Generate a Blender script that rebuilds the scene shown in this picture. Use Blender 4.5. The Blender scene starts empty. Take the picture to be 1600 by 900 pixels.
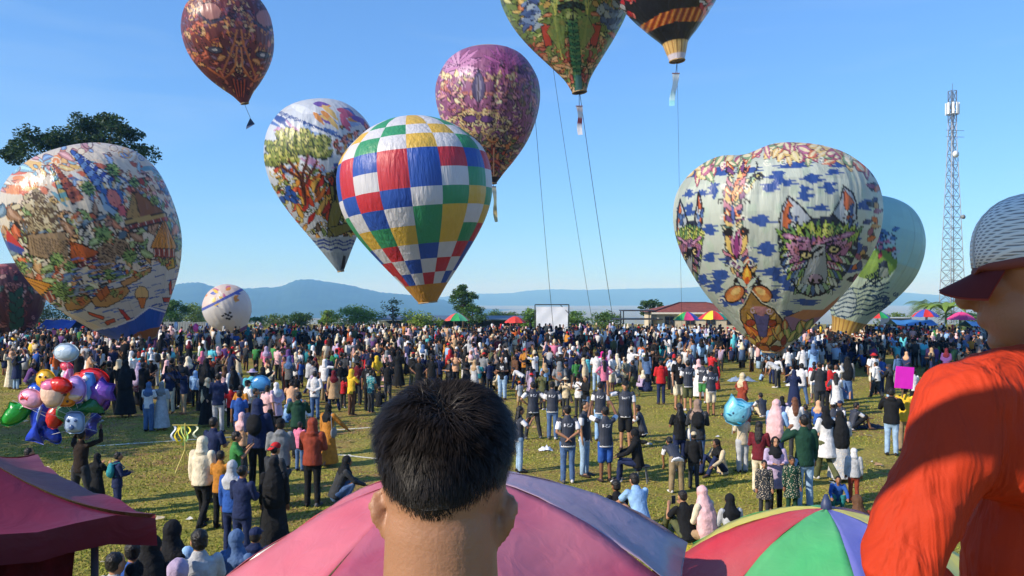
import bpy, bmesh, math, random
import numpy as np
from mathutils import Vector, Matrix, Euler

random.seed(11)
RNG = np.random.default_rng(11)
sc = bpy.context.scene
COL = sc.collection
R = math.radians

# ------------------------------------------------------------------ camera
F, CZ, HY, CX = 1232.0, 4.2, 463.0, 800.0      # focal length (photo pixels), eye height, horizon row, centre column
cd = bpy.data.cameras.new("camera")
cam = bpy.data.objects.new("camera", cd)
COL.objects.link(cam)
cam.location = (0, 0, CZ)
cam.rotation_euler = (R(90), 0, 0)
cd.sensor_width = 36.0
cd.lens = 36.0 * F / 1600.0
cd.shift_y = (HY - 450.0) / 1600.0
cd.clip_start = 0.05
cd.clip_end = 40000
sc.camera = cam

# ------------------------------------------------------------------ sky, sun, exposure
SUN_AZ = math.atan2(-0.88, -0.47)             # from +Y towards +X: the sun stands left of and behind the camera
SUN_EL = R(31)
SUND = Vector((math.sin(SUN_AZ) * math.cos(SUN_EL), math.cos(SUN_AZ) * math.cos(SUN_EL), math.sin(SUN_EL)))
world = bpy.data.worlds.new("World")
sc.world = world
world.use_nodes = True
wn, wl = world.node_tree.nodes, world.node_tree.links
wn.clear()
wo = wn.new("ShaderNodeOutputWorld")
bg = wn.new("ShaderNodeBackground")
sky = wn.new("ShaderNodeTexSky")
sky.sky_type = 'NISHITA'
sky.sun_disc = False
sky.sun_elevation = SUN_EL
sky.sun_rotation = SUN_AZ
sky.altitude = 300
sky.air_density = 1.15
sky.dust_density = 0.15
sky.ozone_density = 3.0
bg.inputs[1].default_value = 0.138
# thin high cirrus
tc = wn.new("ShaderNodeTexCoord")
mp = wn.new("ShaderNodeMapping")
mp.inputs[3].default_value = (1.2, 1.2, 9.0)
mp.inputs[2].default_value = (0.06, -0.05, 0.3)
nz = wn.new("ShaderNodeTexNoise")
nz.inputs["Scale"].default_value = 2.4
nz.inputs["Detail"].default_value = 6
nz.inputs["Distortion"].default_value = 0.4
rp = wn.new("ShaderNodeValToRGB")
rp.color_ramp.elements[0].position = 0.52
rp.color_ramp.elements[1].position = 0.95
rp.color_ramp.elements[1].color = (0.30, 0.30, 0.30, 1)
mx = wn.new("ShaderNodeMixRGB")
mx.inputs[2].default_value = (3.2, 4.4, 5.6, 1)
wl.new(tc.outputs["Generated"], mp.inputs[0]); wl.new(mp.outputs[0], nz.inputs[0]); wl.new(nz.outputs[0], rp.inputs[0])
tn = wn.new("ShaderNodeMixRGB"); tn.blend_type = 'MULTIPLY'; tn.inputs[0].default_value = 1; tn.inputs[2].default_value = (0.69, 1.18, 1.90, 1)   # the camera's cool, saturated rendering of the clear sky
gm = wn.new("ShaderNodeGamma"); gm.inputs[1].default_value = 0.7
wl.new(sky.outputs[0], gm.inputs[0]); wl.new(gm.outputs[0], tn.inputs[1])
wl.new(rp.outputs[0], mx.inputs[0]); wl.new(tn.outputs[0], mx.inputs[1]); wl.new(mx.outputs[0], bg.inputs[0])
wl.new(bg.outputs[0], wo.inputs[0])
sl = bpy.data.lights.new("sun", 'SUN')
sl.energy = 4.9
sl.angle = R(0.53)
sl.color = (1.0, 0.91, 0.78)
sun = bpy.data.objects.new("sun", sl)
COL.objects.link(sun)
sun.rotation_euler = SUND.to_track_quat('Z', 'Y').to_euler()
sun.location = SUND * 100
sc.view_settings.view_transform = 'Standard'
sc.view_settings.look = 'None'
sc.view_settings.exposure = 0.35
sc.view_settings.gamma = 1.0
sc.view_settings.use_curve_mapping = False
sc.render.engine = 'CYCLES'
sc.cycles.use_denoising = True
sc.cycles.max_bounces = 6
sc.cycles.diffuse_bounces = 3
sc.cycles.glossy_bounces = 2
sc.cycles.transparent_max_bounces = 8
sc.cycles.volume_bounces = 1
sc.cycles.use_adaptive_sampling = True
sc.cycles.adaptive_threshold = 0.02

# ------------------------------------------------------------------ helpers
def W(px, py, d):
    """photo column/row at depth d -> world point"""
    return Vector(((px - CX) / F * d, d, CZ + (HY - py) / F * d))

def groundz(x, y):
    if y < 2.2: return 2.5
    if y < 3.2: return 2.5 - 2.0 * (y - 2.2)
    if y < 9.0: return 0.5 * (9.0 - y) / 5.8
    return 0.0

def G(px, py):
    d = F * CZ / (py - HY)
    return Vector(((px - CX) / F * d, d, 0.0))

def lin(c):
    """sRGB 0-255 -> linear"""
    o = []
    for v in c[:3]:
        v = v / 255.0
        o.append(v / 12.92 if v <= 0.04045 else ((v + 0.055) / 1.055) ** 2.4)
    return tuple(o)

def sm(o):
    me = o.data
    me.polygons.foreach_set("use_smooth", np.ones(len(me.polygons), dtype=bool))

def mesh(name, v, f):
    me = bpy.data.meshes.new(name)
    me.from_pydata([tuple(p) for p in v], [], [tuple(q) for q in f])
    me.update()
    return me

def npmesh(name, V, Fq):
    """numpy verts (n,3), faces (m,k) with constant k"""
    me = bpy.data.meshes.new(name)
    V = np.ascontiguousarray(V, dtype=np.float32); Fq = np.ascontiguousarray(Fq, dtype=np.int32)
    k = Fq.shape[1]
    me.vertices.add(len(V)); me.vertices.foreach_set("co", V.ravel())
    me.loops.add(Fq.size); me.loops.foreach_set("vertex_index", Fq.ravel())
    me.polygons.add(len(Fq))
    me.polygons.foreach_set("loop_start", np.arange(0, Fq.size, k, dtype=np.int32))
    me.polygons.foreach_set("loop_total", np.full(len(Fq), k, dtype=np.int32))
    me.update(calc_edges=True); me.validate()
    return me

def vcol(me, C, name="print"):
    a = me.color_attributes.new(name, 'FLOAT_COLOR', 'POINT')
    C4 = np.ones((len(me.vertices), 4), dtype=np.float32); C4[:, :3] = C
    a.data.foreach_set("color", C4.ravel())

def ob(name, me, mat=None, parent=None, smooth=False, loc=None, rot=None, color=None):
    o = bpy.data.objects.new(name, me)
    COL.objects.link(o)
    if me is not None and mat is not None and hasattr(me, "materials") and len(me.materials) == 0:
        me.materials.append(mat)
    if parent is not None: o.parent = parent
    if loc is not None: o.location = loc
    if rot is not None: o.rotation_euler = rot
    if color is not None: o.color = (*color[:3], 1)
    if smooth: sm(o)
    return o

def tag(o, label=None, cat=None, group=None, kind=None):
    if label: o["label"] = label
    if cat: o["category"] = cat
    if group: o["group"] = group
    if kind: o["kind"] = kind
    return o

def thing(name, loc, label, cat, group=None, rz=0):
    o = bpy.data.objects.new(name, None)
    COL.objects.link(o); o.location = loc; o.rotation_euler = (0, 0, rz); o.empty_display_size = 0.2
    return tag(o, label, cat, group)

class MB:
    """collects verts and faces of one mesh"""
    def __init__(s): s.v = []; s.f = []
    def add(s, v, f):
        n = len(s.v); s.v += [tuple(p) for p in v]; s.f += [tuple(i + n for i in q) for q in f]; return s
    def box(s, c, h, M=None):
        P = [Vector((x * h[0], y * h[1], z * h[2])) for x in (-1, 1) for y in (-1, 1) for z in (-1, 1)]
        if M is not None: P = [M @ p for p in P]
        P = [p + Vector(c) for p in P]
        return s.add(P, [(0, 1, 3, 2), (4, 6, 7, 5), (0, 4, 5, 1), (2, 3, 7, 6), (0, 2, 6, 4), (1, 5, 7, 3)])
    def bar(s, a, b, w, h=None):
        a, b = Vector(a), Vector(b); h = h or w; t = (b - a)
        if t.length < 1e-6: return s
        q = t.to_track_quat('Z', 'Y').to_matrix()
        return s.box((a + b) / 2, (w / 2, h / 2, t.length / 2), q)
    def tube(s, pts, rad, seg=8, side=None, caps=True, roundcap=False):
        v, f = tube(pts, rad, seg, side, caps, roundcap); return s.add(v, f)
    def ell(s, c, r, nu=10, nv=7, M=None):
        v = []; f = []
        for j in range(nv + 1):
            th = math.pi * j / nv
            for i in range(nu):
                ph = 2 * math.pi * i / nu
                p = Vector((r[0] * math.sin(th) * math.cos(ph), r[1] * math.sin(th) * math.sin(ph), r[2] * math.cos(th)))
                if M is not None: p = M @ p
                v.append(p + Vector(c))
        for j in range(nv):
            for i in range(nu):
                f.append((j * nu + i, (j + 1) * nu + i, (j + 1) * nu + (i + 1) % nu, j * nu + (i + 1) % nu))
        return s.add(v, f)
    def build(s, name, mat=None, parent=None, smooth=False, loc=None, color=None):
        me = mesh(name, s.v, s.f)
        return ob(name, me, mat, parent, smooth, loc, None, color)

def tube(pts, rad, seg=8, side=None, caps=True, roundcap=False):
    """loft along pts; rad is a number, or per point a number or (r_side, r_other)"""
    pts = [Vector(p) for p in pts]
    n = len(pts)
    rad = rad if isinstance(rad, (list,)) else [rad] * n
    rad = [(r, r) if not isinstance(r, tuple) else r for r in rad]
    T = []
    for i in range(n):
        t = pts[min(i + 1, n - 1)] - pts[max(i - 1, 0)]
        T.append(t.normalized() if t.length > 1e-9 else Vector((0, 0, 1)))
    if roundcap:
        P2, R2, T2 = [], [], []
        for k in ((0.98, 0.8, 0.45) if roundcap in (True, 'start') else ()):
            m = max(rad[0]) if min(rad[0]) > 0.5 * max(rad[0]) else min(rad[0])
            P2.append(pts[0] - T[0] * m * k); R2.append(tuple(r * math.sqrt(max(0.03, 1 - k * k)) for r in rad[0])); T2.append(T[0])
        P2 += pts; R2 += rad; T2 += T
        for k in ((0.45, 0.8, 0.98) if roundcap in (True, 'end') else ()):
            m = max(rad[-1]) if min(rad[-1]) > 0.5 * max(rad[-1]) else min(rad[-1])
            P2.append(pts[-1] + T[-1] * m * k); R2.append(tuple(r * math.sqrt(max(0.03, 1 - k * k)) for r in rad[-1])); T2.append(T[-1])
        pts, rad, T = P2, R2, T2; n = len(pts)
    v, f = [], []
    ref = Vector(side) if side is not None else None
    for i in range(n):
        t = T[i]
        a = ref if ref is not None else (Vector((1, 0, 0)) if abs(t.x) < 0.9 else Vector((0, 1, 0)))
        a = a - t * a.dot(t)
        if a.length < 1e-4: a = Vector((0, 1, 0)) - t * t.y
        a.normalize(); b = t.cross(a)
        if ref is None: ref = a.copy() if side is None else ref
        for k in range(seg):
            ph = 2 * math.pi * k / seg
            v.append(pts[i] + a * rad[i][0] * math.cos(ph) + b * rad[i][1] * math.sin(ph))
    for i in range(n - 1):
        for k in range(seg):
            f.append((i * seg + k, i * seg + (k + 1) % seg, (i + 1) * seg + (k + 1) % seg, (i + 1) * seg + k))
    if caps:
        f.append(tuple(range(seg - 1, -1, -1))); f.append(tuple((n - 1) * seg + k for k in range(seg)))
    return v, f

# ------------------------------------------------------------------ materials
MATS = {}
def node_mat(name):
    m = bpy.data.materials.new(name); m.use_nodes = True
    nt = m.node_tree; b = nt.nodes["Principled BSDF"]
    return m, nt, b

def mat(name, col, rough=0.7, metal=0.0, noise=0.12, scale=6.0, bump=0.0, spec=0.5, bscale=None):
    """plain procedural material: base colour broken up by noise"""
    if name in MATS: return MATS[name]
    m, nt, b = node_mat(name)
    c = lin(col)
    co = nt.nodes.new("ShaderNodeTexCoord")
    n = nt.nodes.new("ShaderNodeTexNoise"); n.inputs["Scale"].default_value = scale; n.inputs["Detail"].default_value = 5
    nt.links.new(co.outputs["Object"], n.inputs["Vector"])
    r = nt.nodes.new("ShaderNodeValToRGB")
    r.color_ramp.elements[0].position = 0.3; r.color_ramp.elements[1].position = 0.7
    r.color_ramp.elements[0].color = (*[v * (1 - noise) for v in c], 1)
    r.color_ramp.elements[1].color = (*[min(1, v * (1 + noise)) for v in c], 1)
    nt.links.new(n.outputs[0], r.inputs[0]); nt.links.new(r.outputs[0], b.inputs["Base Color"])
    b.inputs["Roughness"].default_value = rough; b.inputs["Metallic"].default_value = metal
    b.inputs["Specular IOR Level"].default_value = spec
    if bump:
        bn = nt.nodes.new("ShaderNodeBump"); bn.inputs["Strength"].default_value = bump; bn.inputs["Distance"].default_value = 0.02
        n2 = nt.nodes.new("ShaderNodeTexNoise"); n2.inputs["Scale"].default_value = bscale or scale * 3; n2.inputs["Detail"].default_value = 4
        nt.links.new(co.outputs["Object"], n2.inputs["Vector"]); nt.links.new(n2.outputs[0], bn.inputs["Height"])
        nt.links.new(bn.outputs[0], b.inputs["Normal"])
    MATS[name] = m
    return m

def obj_color_mat(name, rough, noise=0.25, scale=9.0, bump=0.25, bscale=22.0, sss=0.0, spec=0.4, sheen=0.0):
    """colour from the object's own colour, broken up by noise and small folds"""
    m, nt, b = node_mat(name)
    oi = nt.nodes.new("ShaderNodeObjectInfo")
    co = nt.nodes.new("ShaderNodeTexCoord")
    n = nt.nodes.new("ShaderNodeTexNoise"); n.inputs["Scale"].default_value = scale; n.inputs["Detail"].default_value = 4
    nt.links.new(co.outputs["Object"], n.inputs["Vector"])
    mr = nt.nodes.new("ShaderNodeMapRange"); mr.inputs[1].default_value = 0.3; mr.inputs[2].default_value = 0.7
    mr.inputs[3].default_value = 1 - noise; mr.inputs[4].default_value = 1 + noise * 0.6
    nt.links.new(n.outputs[0], mr.inputs[0])
    mu = nt.nodes.new("ShaderNodeVectorMath"); mu.operation = 'SCALE'
    nt.links.new(oi.outputs["Color"], mu.inputs[0]); nt.links.new(mr.outputs[0], mu.inputs["Scale"])
    nt.links.new(mu.outputs[0], b.inputs["Base Color"])
    b.inputs["Roughness"].default_value = rough; b.inputs["Specular IOR Level"].default_value = spec
    if sheen: b.inputs["Sheen Weight"].default_value = sheen
    if bump:
        bn = nt.nodes.new("ShaderNodeBump"); bn.inputs["Strength"].default_value = bump; bn.inputs["Distance"].default_value = 0.03
        n2 = nt.nodes.new("ShaderNodeTexNoise"); n2.inputs["Scale"].default_value = bscale; n2.inputs["Detail"].default_value = 3
        n2.inputs["Distortion"].default_value = 0.6
        nt.links.new(co.outputs["Object"], n2.inputs["Vector"]); nt.links.new(n2.outputs[0], bn.inputs["Height"])
        nt.links.new(bn.outputs[0], b.inputs["Normal"])
    MATS[name] = m
    return m

M_CLOTH = obj_color_mat("cloth", 0.85, sheen=0.0, bump=0.5, spec=0.2)
M_SKIN = obj_color_mat("skin", 0.5, noise=0.12, bump=0.05, spec=0.4)
M_HAIR = obj_color_mat("hair", 0.45, noise=0.35, scale=30, bump=0.5, bscale=60, spec=0.4)
M_PANEL = obj_color_mat("canopy_fabric", 0.55, noise=0.10, scale=5, bump=0.12, bscale=9, spec=0.35)

def print_mat(name, rough=0.36, transl=0.12, gores=24, attr="print"):
    """printed paper or foil envelope: colour attribute, vertical creases, a little light through the sheet"""
    m, nt, b = node_mat(name)
    at = nt.nodes.new("ShaderNodeAttribute"); at.attribute_name = attr
    nt.links.new(at.outputs["Color"], b.inputs["Base Color"])
    b.inputs["Roughness"].default_value = rough; b.inputs["Specular IOR Level"].default_value = 0.5
    co = nt.nodes.new("ShaderNodeTexCoord")
    mp = nt.nodes.new("ShaderNodeMapping"); mp.inputs[3].default_value = (3.0, 3.0, 0.35)
    nt.links.new(co.outputs["Object"], mp.inputs[0])
    n = nt.nodes.new("ShaderNodeTexNoise"); n.inputs["Scale"].default_value = 1.1; n.inputs["Detail"].default_value = 5
    nt.links.new(mp.outputs[0], n.inputs["Vector"])
    bn = nt.nodes.new("ShaderNodeBump"); bn.inputs["Strength"].default_value = 0.55; bn.inputs["Distance"].default_value = 0.16
    nt.links.new(n.outputs[0], bn.inputs["Height"]); nt.links.new(bn.outputs[0], b.inputs["Normal"])
    tr = nt.nodes.new("ShaderNodeBsdfTranslucent"); nt.links.new(at.outputs["Color"], tr.inputs[0])
    ms = nt.nodes.new("ShaderNodeMixShader"); ms.inputs[0].default_value = transl
    out = nt.nodes["Material Output"]
    nt.links.new(b.outputs[0], ms.inputs[1]); nt.links.new(tr.outputs[0], ms.inputs[2]); nt.links.new(ms.outputs[0], out.inputs[0])
    return m
# ------------------------------------------------------------------ ground
def ground_material():
    m, nt, b = node_mat("grass_ground")
    L = nt.links.new
    co = nt.nodes.new("ShaderNodeTexCoord")
    def noise(s, d=6, dist=0.0):
        n = nt.nodes.new("ShaderNodeTexNoise"); n.inputs["Scale"].default_value = s; n.inputs["Detail"].default_value = d
        n.inputs["Distortion"].default_value = dist; L(co.outputs["Object"], n.inputs["Vector"]); return n
    def ramp(src, p0, c0, p1, c1):
        r = nt.nodes.new("ShaderNodeValToRGB"); e = r.color_ramp.elements
        e[0].position = p0; e[0].color = (*c0, 1); e[1].position = p1; e[1].color = (*c1, 1); L(src, r.inputs[0]); return r
    def mix(fac, a, b_):
        x = nt.nodes.new("ShaderNodeMixRGB"); L(fac, x.inputs[0]); L(a, x.inputs[1]); L(b_, x.inputs[2]); return x
    n1 = noise(0.8, 10, 0.9); n2 = noise(14, 6); n3 = noise(0.12, 5, 0.8); n4 = noise(2.2, 6, 0.6)
    green = ramp(n2.outputs[0], 0.3, lin((62, 84, 22)), 0.7, lin((132, 140, 52)))
    dry = ramp(n2.outputs[0], 0.3, lin((128, 106, 58)), 0.7, lin((188, 166, 92)))
    dirt = ramp(n2.outputs[0], 0.3, lin((100, 76, 50)), 0.7, lin((158, 124, 84)))
    f1 = ramp(n1.outputs[0], 0.28, (.15, .15, .15), 0.72, (.8, .8, .8))
    f2 = ramp(n4.outputs[0], 0.40, (0.1, 0.1, 0.1), 0.62, (1, 1, 1))
    f3 = ramp(n3.outputs[0], 0.42, (0, 0, 0), 0.58, (0.95, 0.95, 0.95))
    mul = nt.nodes.new("ShaderNodeMixRGB"); mul.blend_type = 'MULTIPLY'; mul.inputs[0].default_value = 1
    L(f2.outputs[0], mul.inputs[1]); L(f3.outputs[0], mul.inputs[2])
    a = mix(f1.outputs[0], green.outputs[0], dry.outputs[0])
    c = mix(mul.outputs[0], a.outputs[0], dirt.outputs[0])
    L(c.outputs[0], b.inputs["Base Color"])
    b.inputs["Roughness"].default_value = 0.95; b.inputs["Specular IOR Level"].default_value = 0.1
    bn = nt.nodes.new("ShaderNodeBump"); bn.inputs["Strength"].default_value = 0.9; bn.inputs["Distance"].default_value = 0.05
    n5 = noise(9, 8); L(n5.outputs[0], bn.inputs["Height"]); L(bn.outputs[0], b.inputs["Normal"])
    return m
M_GROUND = ground_material()

def sstep(t): t = np.clip(t, 0, 1); return t * t * (3 - 2 * t)
xs = np.unique(np.concatenate([np.linspace(-9000, 9000, 37), np.linspace(-400, 400, 41), np.linspace(-60, 60, 61)]))
ys = np.unique(np.concatenate([np.linspace(-300, 0, 7), [2.0, 2.2, 2.5, 2.8, 3.2, 4, 5, 6, 7, 8, 9], np.linspace(10, 120, 56), np.linspace(130, 700, 40), np.linspace(800, 12000, 40)]))
Xg, Yg = np.meshgrid(xs, ys)
Zg = np.array([[groundz(x, y) for x in xs] for y in ys])
Zg = Zg - 75 * sstep((Yg - 112) / 420.0)
nx, ny = len(xs), len(ys)
ii = np.arange(nx * ny).reshape(ny, nx)
Fg = np.stack([ii[:-1, :-1].ravel(), ii[:-1, 1:].ravel(), ii[1:, 1:].ravel(), ii[1:, :-1].ravel()], 1)
g = ob("ground", npmesh("ground", np.stack([Xg.ravel(), Yg.ravel(), Zg.ravel()], 1), Fg), M_GROUND)
tag(g, kind="structure")

# painted pitch lines, a 4 mm sheet above the grass
M_LINE = mat("pitch_paint", (205, 200, 180), 0.9, noise=0.35, scale=20)
def strip(name, a, b_, w, m=M_LINE, z=0.004):
    a, b_ = Vector(a), Vector(b_); t = (b_ - a).normalized(); s = Vector((-t.y, t.x, 0)) * w / 2
    n = max(2, int((b_ - a).length / 0.6)); v = []; f = []
    for i in range(n + 1):
        p = a.lerp(b_, i / n); k = 1 + 0.25 * math.sin(i * 1.7)
        v += [(p + s * k) + Vector((0, 0, z)), (p - s * k) + Vector((0, 0, z))]
        if i: f.append((2 * i - 2, 2 * i - 1, 2 * i + 1, 2 * i))
    return tag(ob(name, mesh(name, v, f), m), kind="structure")
strip("pitch_line", G(150, 697), G(640, 664), 0.12)
strip("pitch_line", G(505, 708), G(640, 722), 0.11)
strip("pitch_line", G(840, 563), G(1010, 563), 0.16)

# short grass: real blades on the near and middle field (one mass)
def grass():
    n = 230000
    d = 10.6 * (46 / 10.6) ** RNG.random(n) ** 0.85
    x = (RNG.random(n) * 2 - 1) * 0.68 * d
    # clumps: keep blades where a cheap sum of sines is high
    k = np.sin(x * 1.9 + 0.6 * d) + np.sin(d * 2.3 - x * .7) + np.sin(x * .45) * np.sin(d * .38) * 1.5 + RNG.normal(0, 1.1, n)
    keep = k > -0.7
    x, d = x[keep], d[keep]; n = len(x)
    h = RNG.uniform(0.018, 0.06, n) * (0.75 + 0.25 * np.sin(x * .8) * np.sin(d * .6))
    w = RNG.uniform(0.004, 0.010, n) * (1 + d / 22)
    a = RNG.random(n) * 6.283; lx, ly = RNG.normal(0, .03, n), RNG.normal(0, .03, n)
    V = np.zeros((n, 3, 3))
    V[:, 0] = np.stack([x - np.cos(a) * w, d - np.sin(a) * w, np.zeros(n) - .002], 1)
    V[:, 1] = np.stack([x + np.cos(a) * w, d + np.sin(a) * w, np.zeros(n) - .002], 1)
    V[:, 2] = np.stack([x + lx, d + ly, h], 1)
    m, nt, b = node_mat("grass_blade")
    ge = nt.nodes.new("ShaderNodeNewGeometry"); r = nt.nodes.new("ShaderNodeValToRGB")
    e = r.color_ramp.elements
    e[0].color = (*lin((78, 96, 26)), 1); e[1].color = (*lin((186, 170, 92)), 1)
    e2 = r.color_ramp.elements.new(0.55); e2.color = (*lin((138, 144, 50)), 1)
    nt.links.new(ge.outputs["Random Per Island"], r.inputs[0]); nt.links.new(r.outputs[0], b.inputs["Base Color"])
    b.inputs["Roughness"].default_value = 0.8; b.inputs["Specular IOR Level"].default_value = 0.15
    o = ob("grass", npmesh("grass", V.reshape(-1, 3), np.arange(n * 3).reshape(-1, 3)), m)
    tag(o, "short green and straw coloured grass of the open field", "grass", kind="stuff")
grass()

# ------------------------------------------------------------------ hills beyond the valley
def hills(name, dist, prof, depth, m, seed, rough):
    rng = np.random.default_rng(seed)
    px = np.linspace(prof[0][0], prof[-1][0], 420)
    top = np.interp(px, [p[0] for p in prof], [p[1] for p in prof])
    X = (px - CX) / F * dist
    ztop = CZ + (HY - top) / F * dist
    rows = 26; V = []
    ph = rng.random((12, 3)) * 6.28
    for j in range(rows):
        t = j / (rows - 1)                       # 0 foot in front, 0.6 ridge, 1 foot behind
        if t <= .6: k = (t / .6) ** 0.8
        else: k = 1 - ((t - .6) / .4) ** 1.5
        y = dist - depth * .6 + depth * t
        zz = -74 + (ztop + 74) * k
        spur = sum(np.sin(X / (depth * (.05 + .045 * q)) + ph[q, 0] + t * ph[q, 1]) * (1.0 / (1 + .5 * q)) for q in range(8))
        zz = zz + spur * rough * (1 - abs(k - .5) * 2) + rng.normal(0, rough * .22, len(X)) * k
        V.append(np.stack([X * (y / dist), np.full_like(X, y) + spur * depth * .01, zz], 1))
    V = np.concatenate(V); i = np.arange(len(X) * rows).reshape(rows, -1)
    Fq = np.stack([i[:-1, :-1].ravel(), i[:-1, 1:].ravel(), i[1:, 1:].ravel(), i[1:, :-1].ravel()], 1)
    o = ob(name, npmesh(name, V, Fq), m, smooth=True); tag(o, kind="structure"); return o
M_FOREST = mat("far_forest", (40, 60, 44), 0.95, noise=0.4, scale=0.012, bump=1.0, bscale=0.05, spec=0.1)
hills("hill_near", 4000, [(-260, 470), (-120, 455), (60, 452), (200, 450), (260, 447), (280, 443), (296, 441), (317, 442), (332, 447), (365, 452), (400, 450), (440, 448), (455, 441), (472, 436), (490, 437), (505, 439), (540, 444), (590, 456), (640, 461), (690, 468), (760, 484), (860, 500), (1000, 506)], 1900, M_FOREST, 3, 6.0)
hills("hill_far", 8200, [(560, 476), (700, 463), (750, 459), (797, 458), (824, 454), (866, 452), (918, 453), (981, 451), (1060, 450), (1120, 447), (1250, 449), (1400, 456), (1480, 462), (1560, 459), (1700, 456), (1900, 460), (2100, 470)], 2600, M_FOREST, 5, 7.0)

# the air between: one closed box of thin haze round camera, field, valley and hills
hz = MB().box((0, 5400, 45), (11000, 6600, 122)).build("haze")
mh = bpy.data.materials.new("haze_air"); mh.use_nodes = True
hn = mh.node_tree.nodes; hn.clear()
ho = hn.new("ShaderNodeOutputMaterial"); hv = hn.new("ShaderNodeVolumePrincipled")
hv.inputs["Color"].default_value = (0.22, 0.52, 1.0, 1); hv.inputs["Density"].default_value = 2.6e-4; hv.inputs["Absorption Color"].default_value = (1, 1, 1, 1); hv.inputs["Anisotropy"].default_value = 0.0
mh.node_tree.links.new(hv.outputs[0], ho.inputs["Volume"])
hz.data.materials.append(mh)
tag(hz, "pale blue morning haze over the valley", "haze", kind="stuff")

# ------------------------------------------------------------------ trees
def leaf_material():
    m, nt, b = node_mat("leaf")
    oi = nt.nodes.new("ShaderNodeObjectInfo"); ge = nt.nodes.new("ShaderNodeNewGeometry")
    mr = nt.nodes.new("ShaderNodeMapRange"); mr.inputs[3].default_value = 0.55; mr.inputs[4].default_value = 1.35
    nt.links.new(ge.outputs["Random Per Island"], mr.inputs[0])
    mu = nt.nodes.new("ShaderNodeVectorMath"); mu.operation = 'SCALE'
    nt.links.new(oi.outputs["Color"], mu.inputs[0]); nt.links.new(mr.outputs[0], mu.inputs["Scale"])
    nt.links.new(mu.outputs[0], b.inputs["Base Color"]); b.inputs["Roughness"].default_value = 0.6
    b.inputs["Specular IOR Level"].default_value = 0.3
    tr = nt.nodes.new("ShaderNodeBsdfTranslucent"); nt.links.new(mu.outputs[0], tr.inputs[0])
    ms = nt.nodes.new("ShaderNodeMixShader"); ms.inputs[0].default_value = 0.25; out = nt.nodes["Material Output"]
    nt.links.new(b.outputs[0], ms.inputs[1]); nt.links.new(tr.outputs[0], ms.inputs[2]); nt.links.new(ms.outputs[0], out.inputs[0])
    return m
M_LEAF = leaf_material()
M_BARK = mat("bark", (86, 70, 54), 0.95, noise=0.3, scale=4, bump=0.6)

def leaves(centres, radii, n, size, rng):
    """n four-sided leaves spread through clumps"""
    c = np.asarray(centres); r = np.asarray(radii)
    k = rng.integers(0, len(c), n)
    p = rng.normal(0, 1, (n, 3)); p /= np.linalg.norm(p, axis=1)[:, None]
    p *= (rng.random(n) ** 0.45)[:, None]
    P = c[k] + p * r[k]
    a = rng.normal(0, 1, (n, 3)); a[:, 2] *= .5; a /= np.linalg.norm(a, axis=1)[:, None]
    b = rng.normal(0, 1, (n, 3)); b -= a * (a * b).sum(1)[:, None]; b /= np.linalg.norm(b, axis=1)[:, None]
    s = (size * rng.uniform(.6, 1.4, n))[:, None]
    V = np.stack([P - a * s, P - b * s * .45, P + a * s, P + b * s * .45], 1).reshape(-1, 3)
    return V, np.arange(4 * n).reshape(-1, 4)

def tree(name, label, base, H, cr, trunk_r, nleaf, lsize, col, seed, crown_lo=0.35, nclump=30, flat=1.0, group=None, lean=0.0, gap=0.25):
    rng = np.random.default_rng(seed)
    if name in ('field_edge_tree', 'round_tree'): nclump = int(nclump * 1.6)
    t = thing(name, base, label, "tree", group)
    cz0, cz1 = H * crown_lo, H
    cen, rad = [], []
    tm = MB()
    top = Vector((lean * H, 0, H * .8))
    tp = [Vector((0, 0, -.1)), Vector((lean * H * .2, .02 * H, H * .25)), Vector((lean * H * .55, -.02 * H, H * .55)), top]
    tm.tube(tp, [trunk_r * 1.25, trunk_r, trunk_r * .6, trunk_r * .22], 8)
    for i in range(nclump):
        u = rng.random() ** .7; th = rng.random() * 6.283
        zz = rng.random()
        wid = math.sqrt(max(0.05, 1 - (2 * zz - 1) ** 2)) if flat == 1.0 else math.sqrt(max(.05, 1 - (1.7 * abs(zz - .45)) ** 2))
        x = cr * u * wid * math.cos(th) + lean * H * .7; y = cr * u * wid * math.sin(th)
        z = cz0 + (cz1 - cz0) * (0.1 + .85 * zz)
        c = (x, y, z); s = cr * (rng.uniform(.26, .46) if nclump < 90 else rng.uniform(.13, .27))
        cen.append(c); rad.append((s, s, s * rng.uniform(.50, .85)))
        if i % 2 == 0:
            k = rng.uniform(.35, .8); st = tp[1].lerp(tp[3], k)
            tm.tube([st, st.lerp(Vector(c), .5) + Vector((0, 0, -.03 * H)), Vector(c)], [trunk_r * .35, trunk_r * .22, trunk_r * .06], 5)
    tm.build("trunk", M_BARK, t, True)
    V, Fq = leaves(cen, rad, nleaf, lsize, rng)
    o = ob("crown", npmesh("crown", V, Fq), M_LEAF, t, color=lin(col)); tag(o, kind="stuff")
    return t

def at(px, d, z=0): return ((px - CX) / F * d, d, z)
def topz(py, d): return CZ + (HY - py) / F * d
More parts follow.
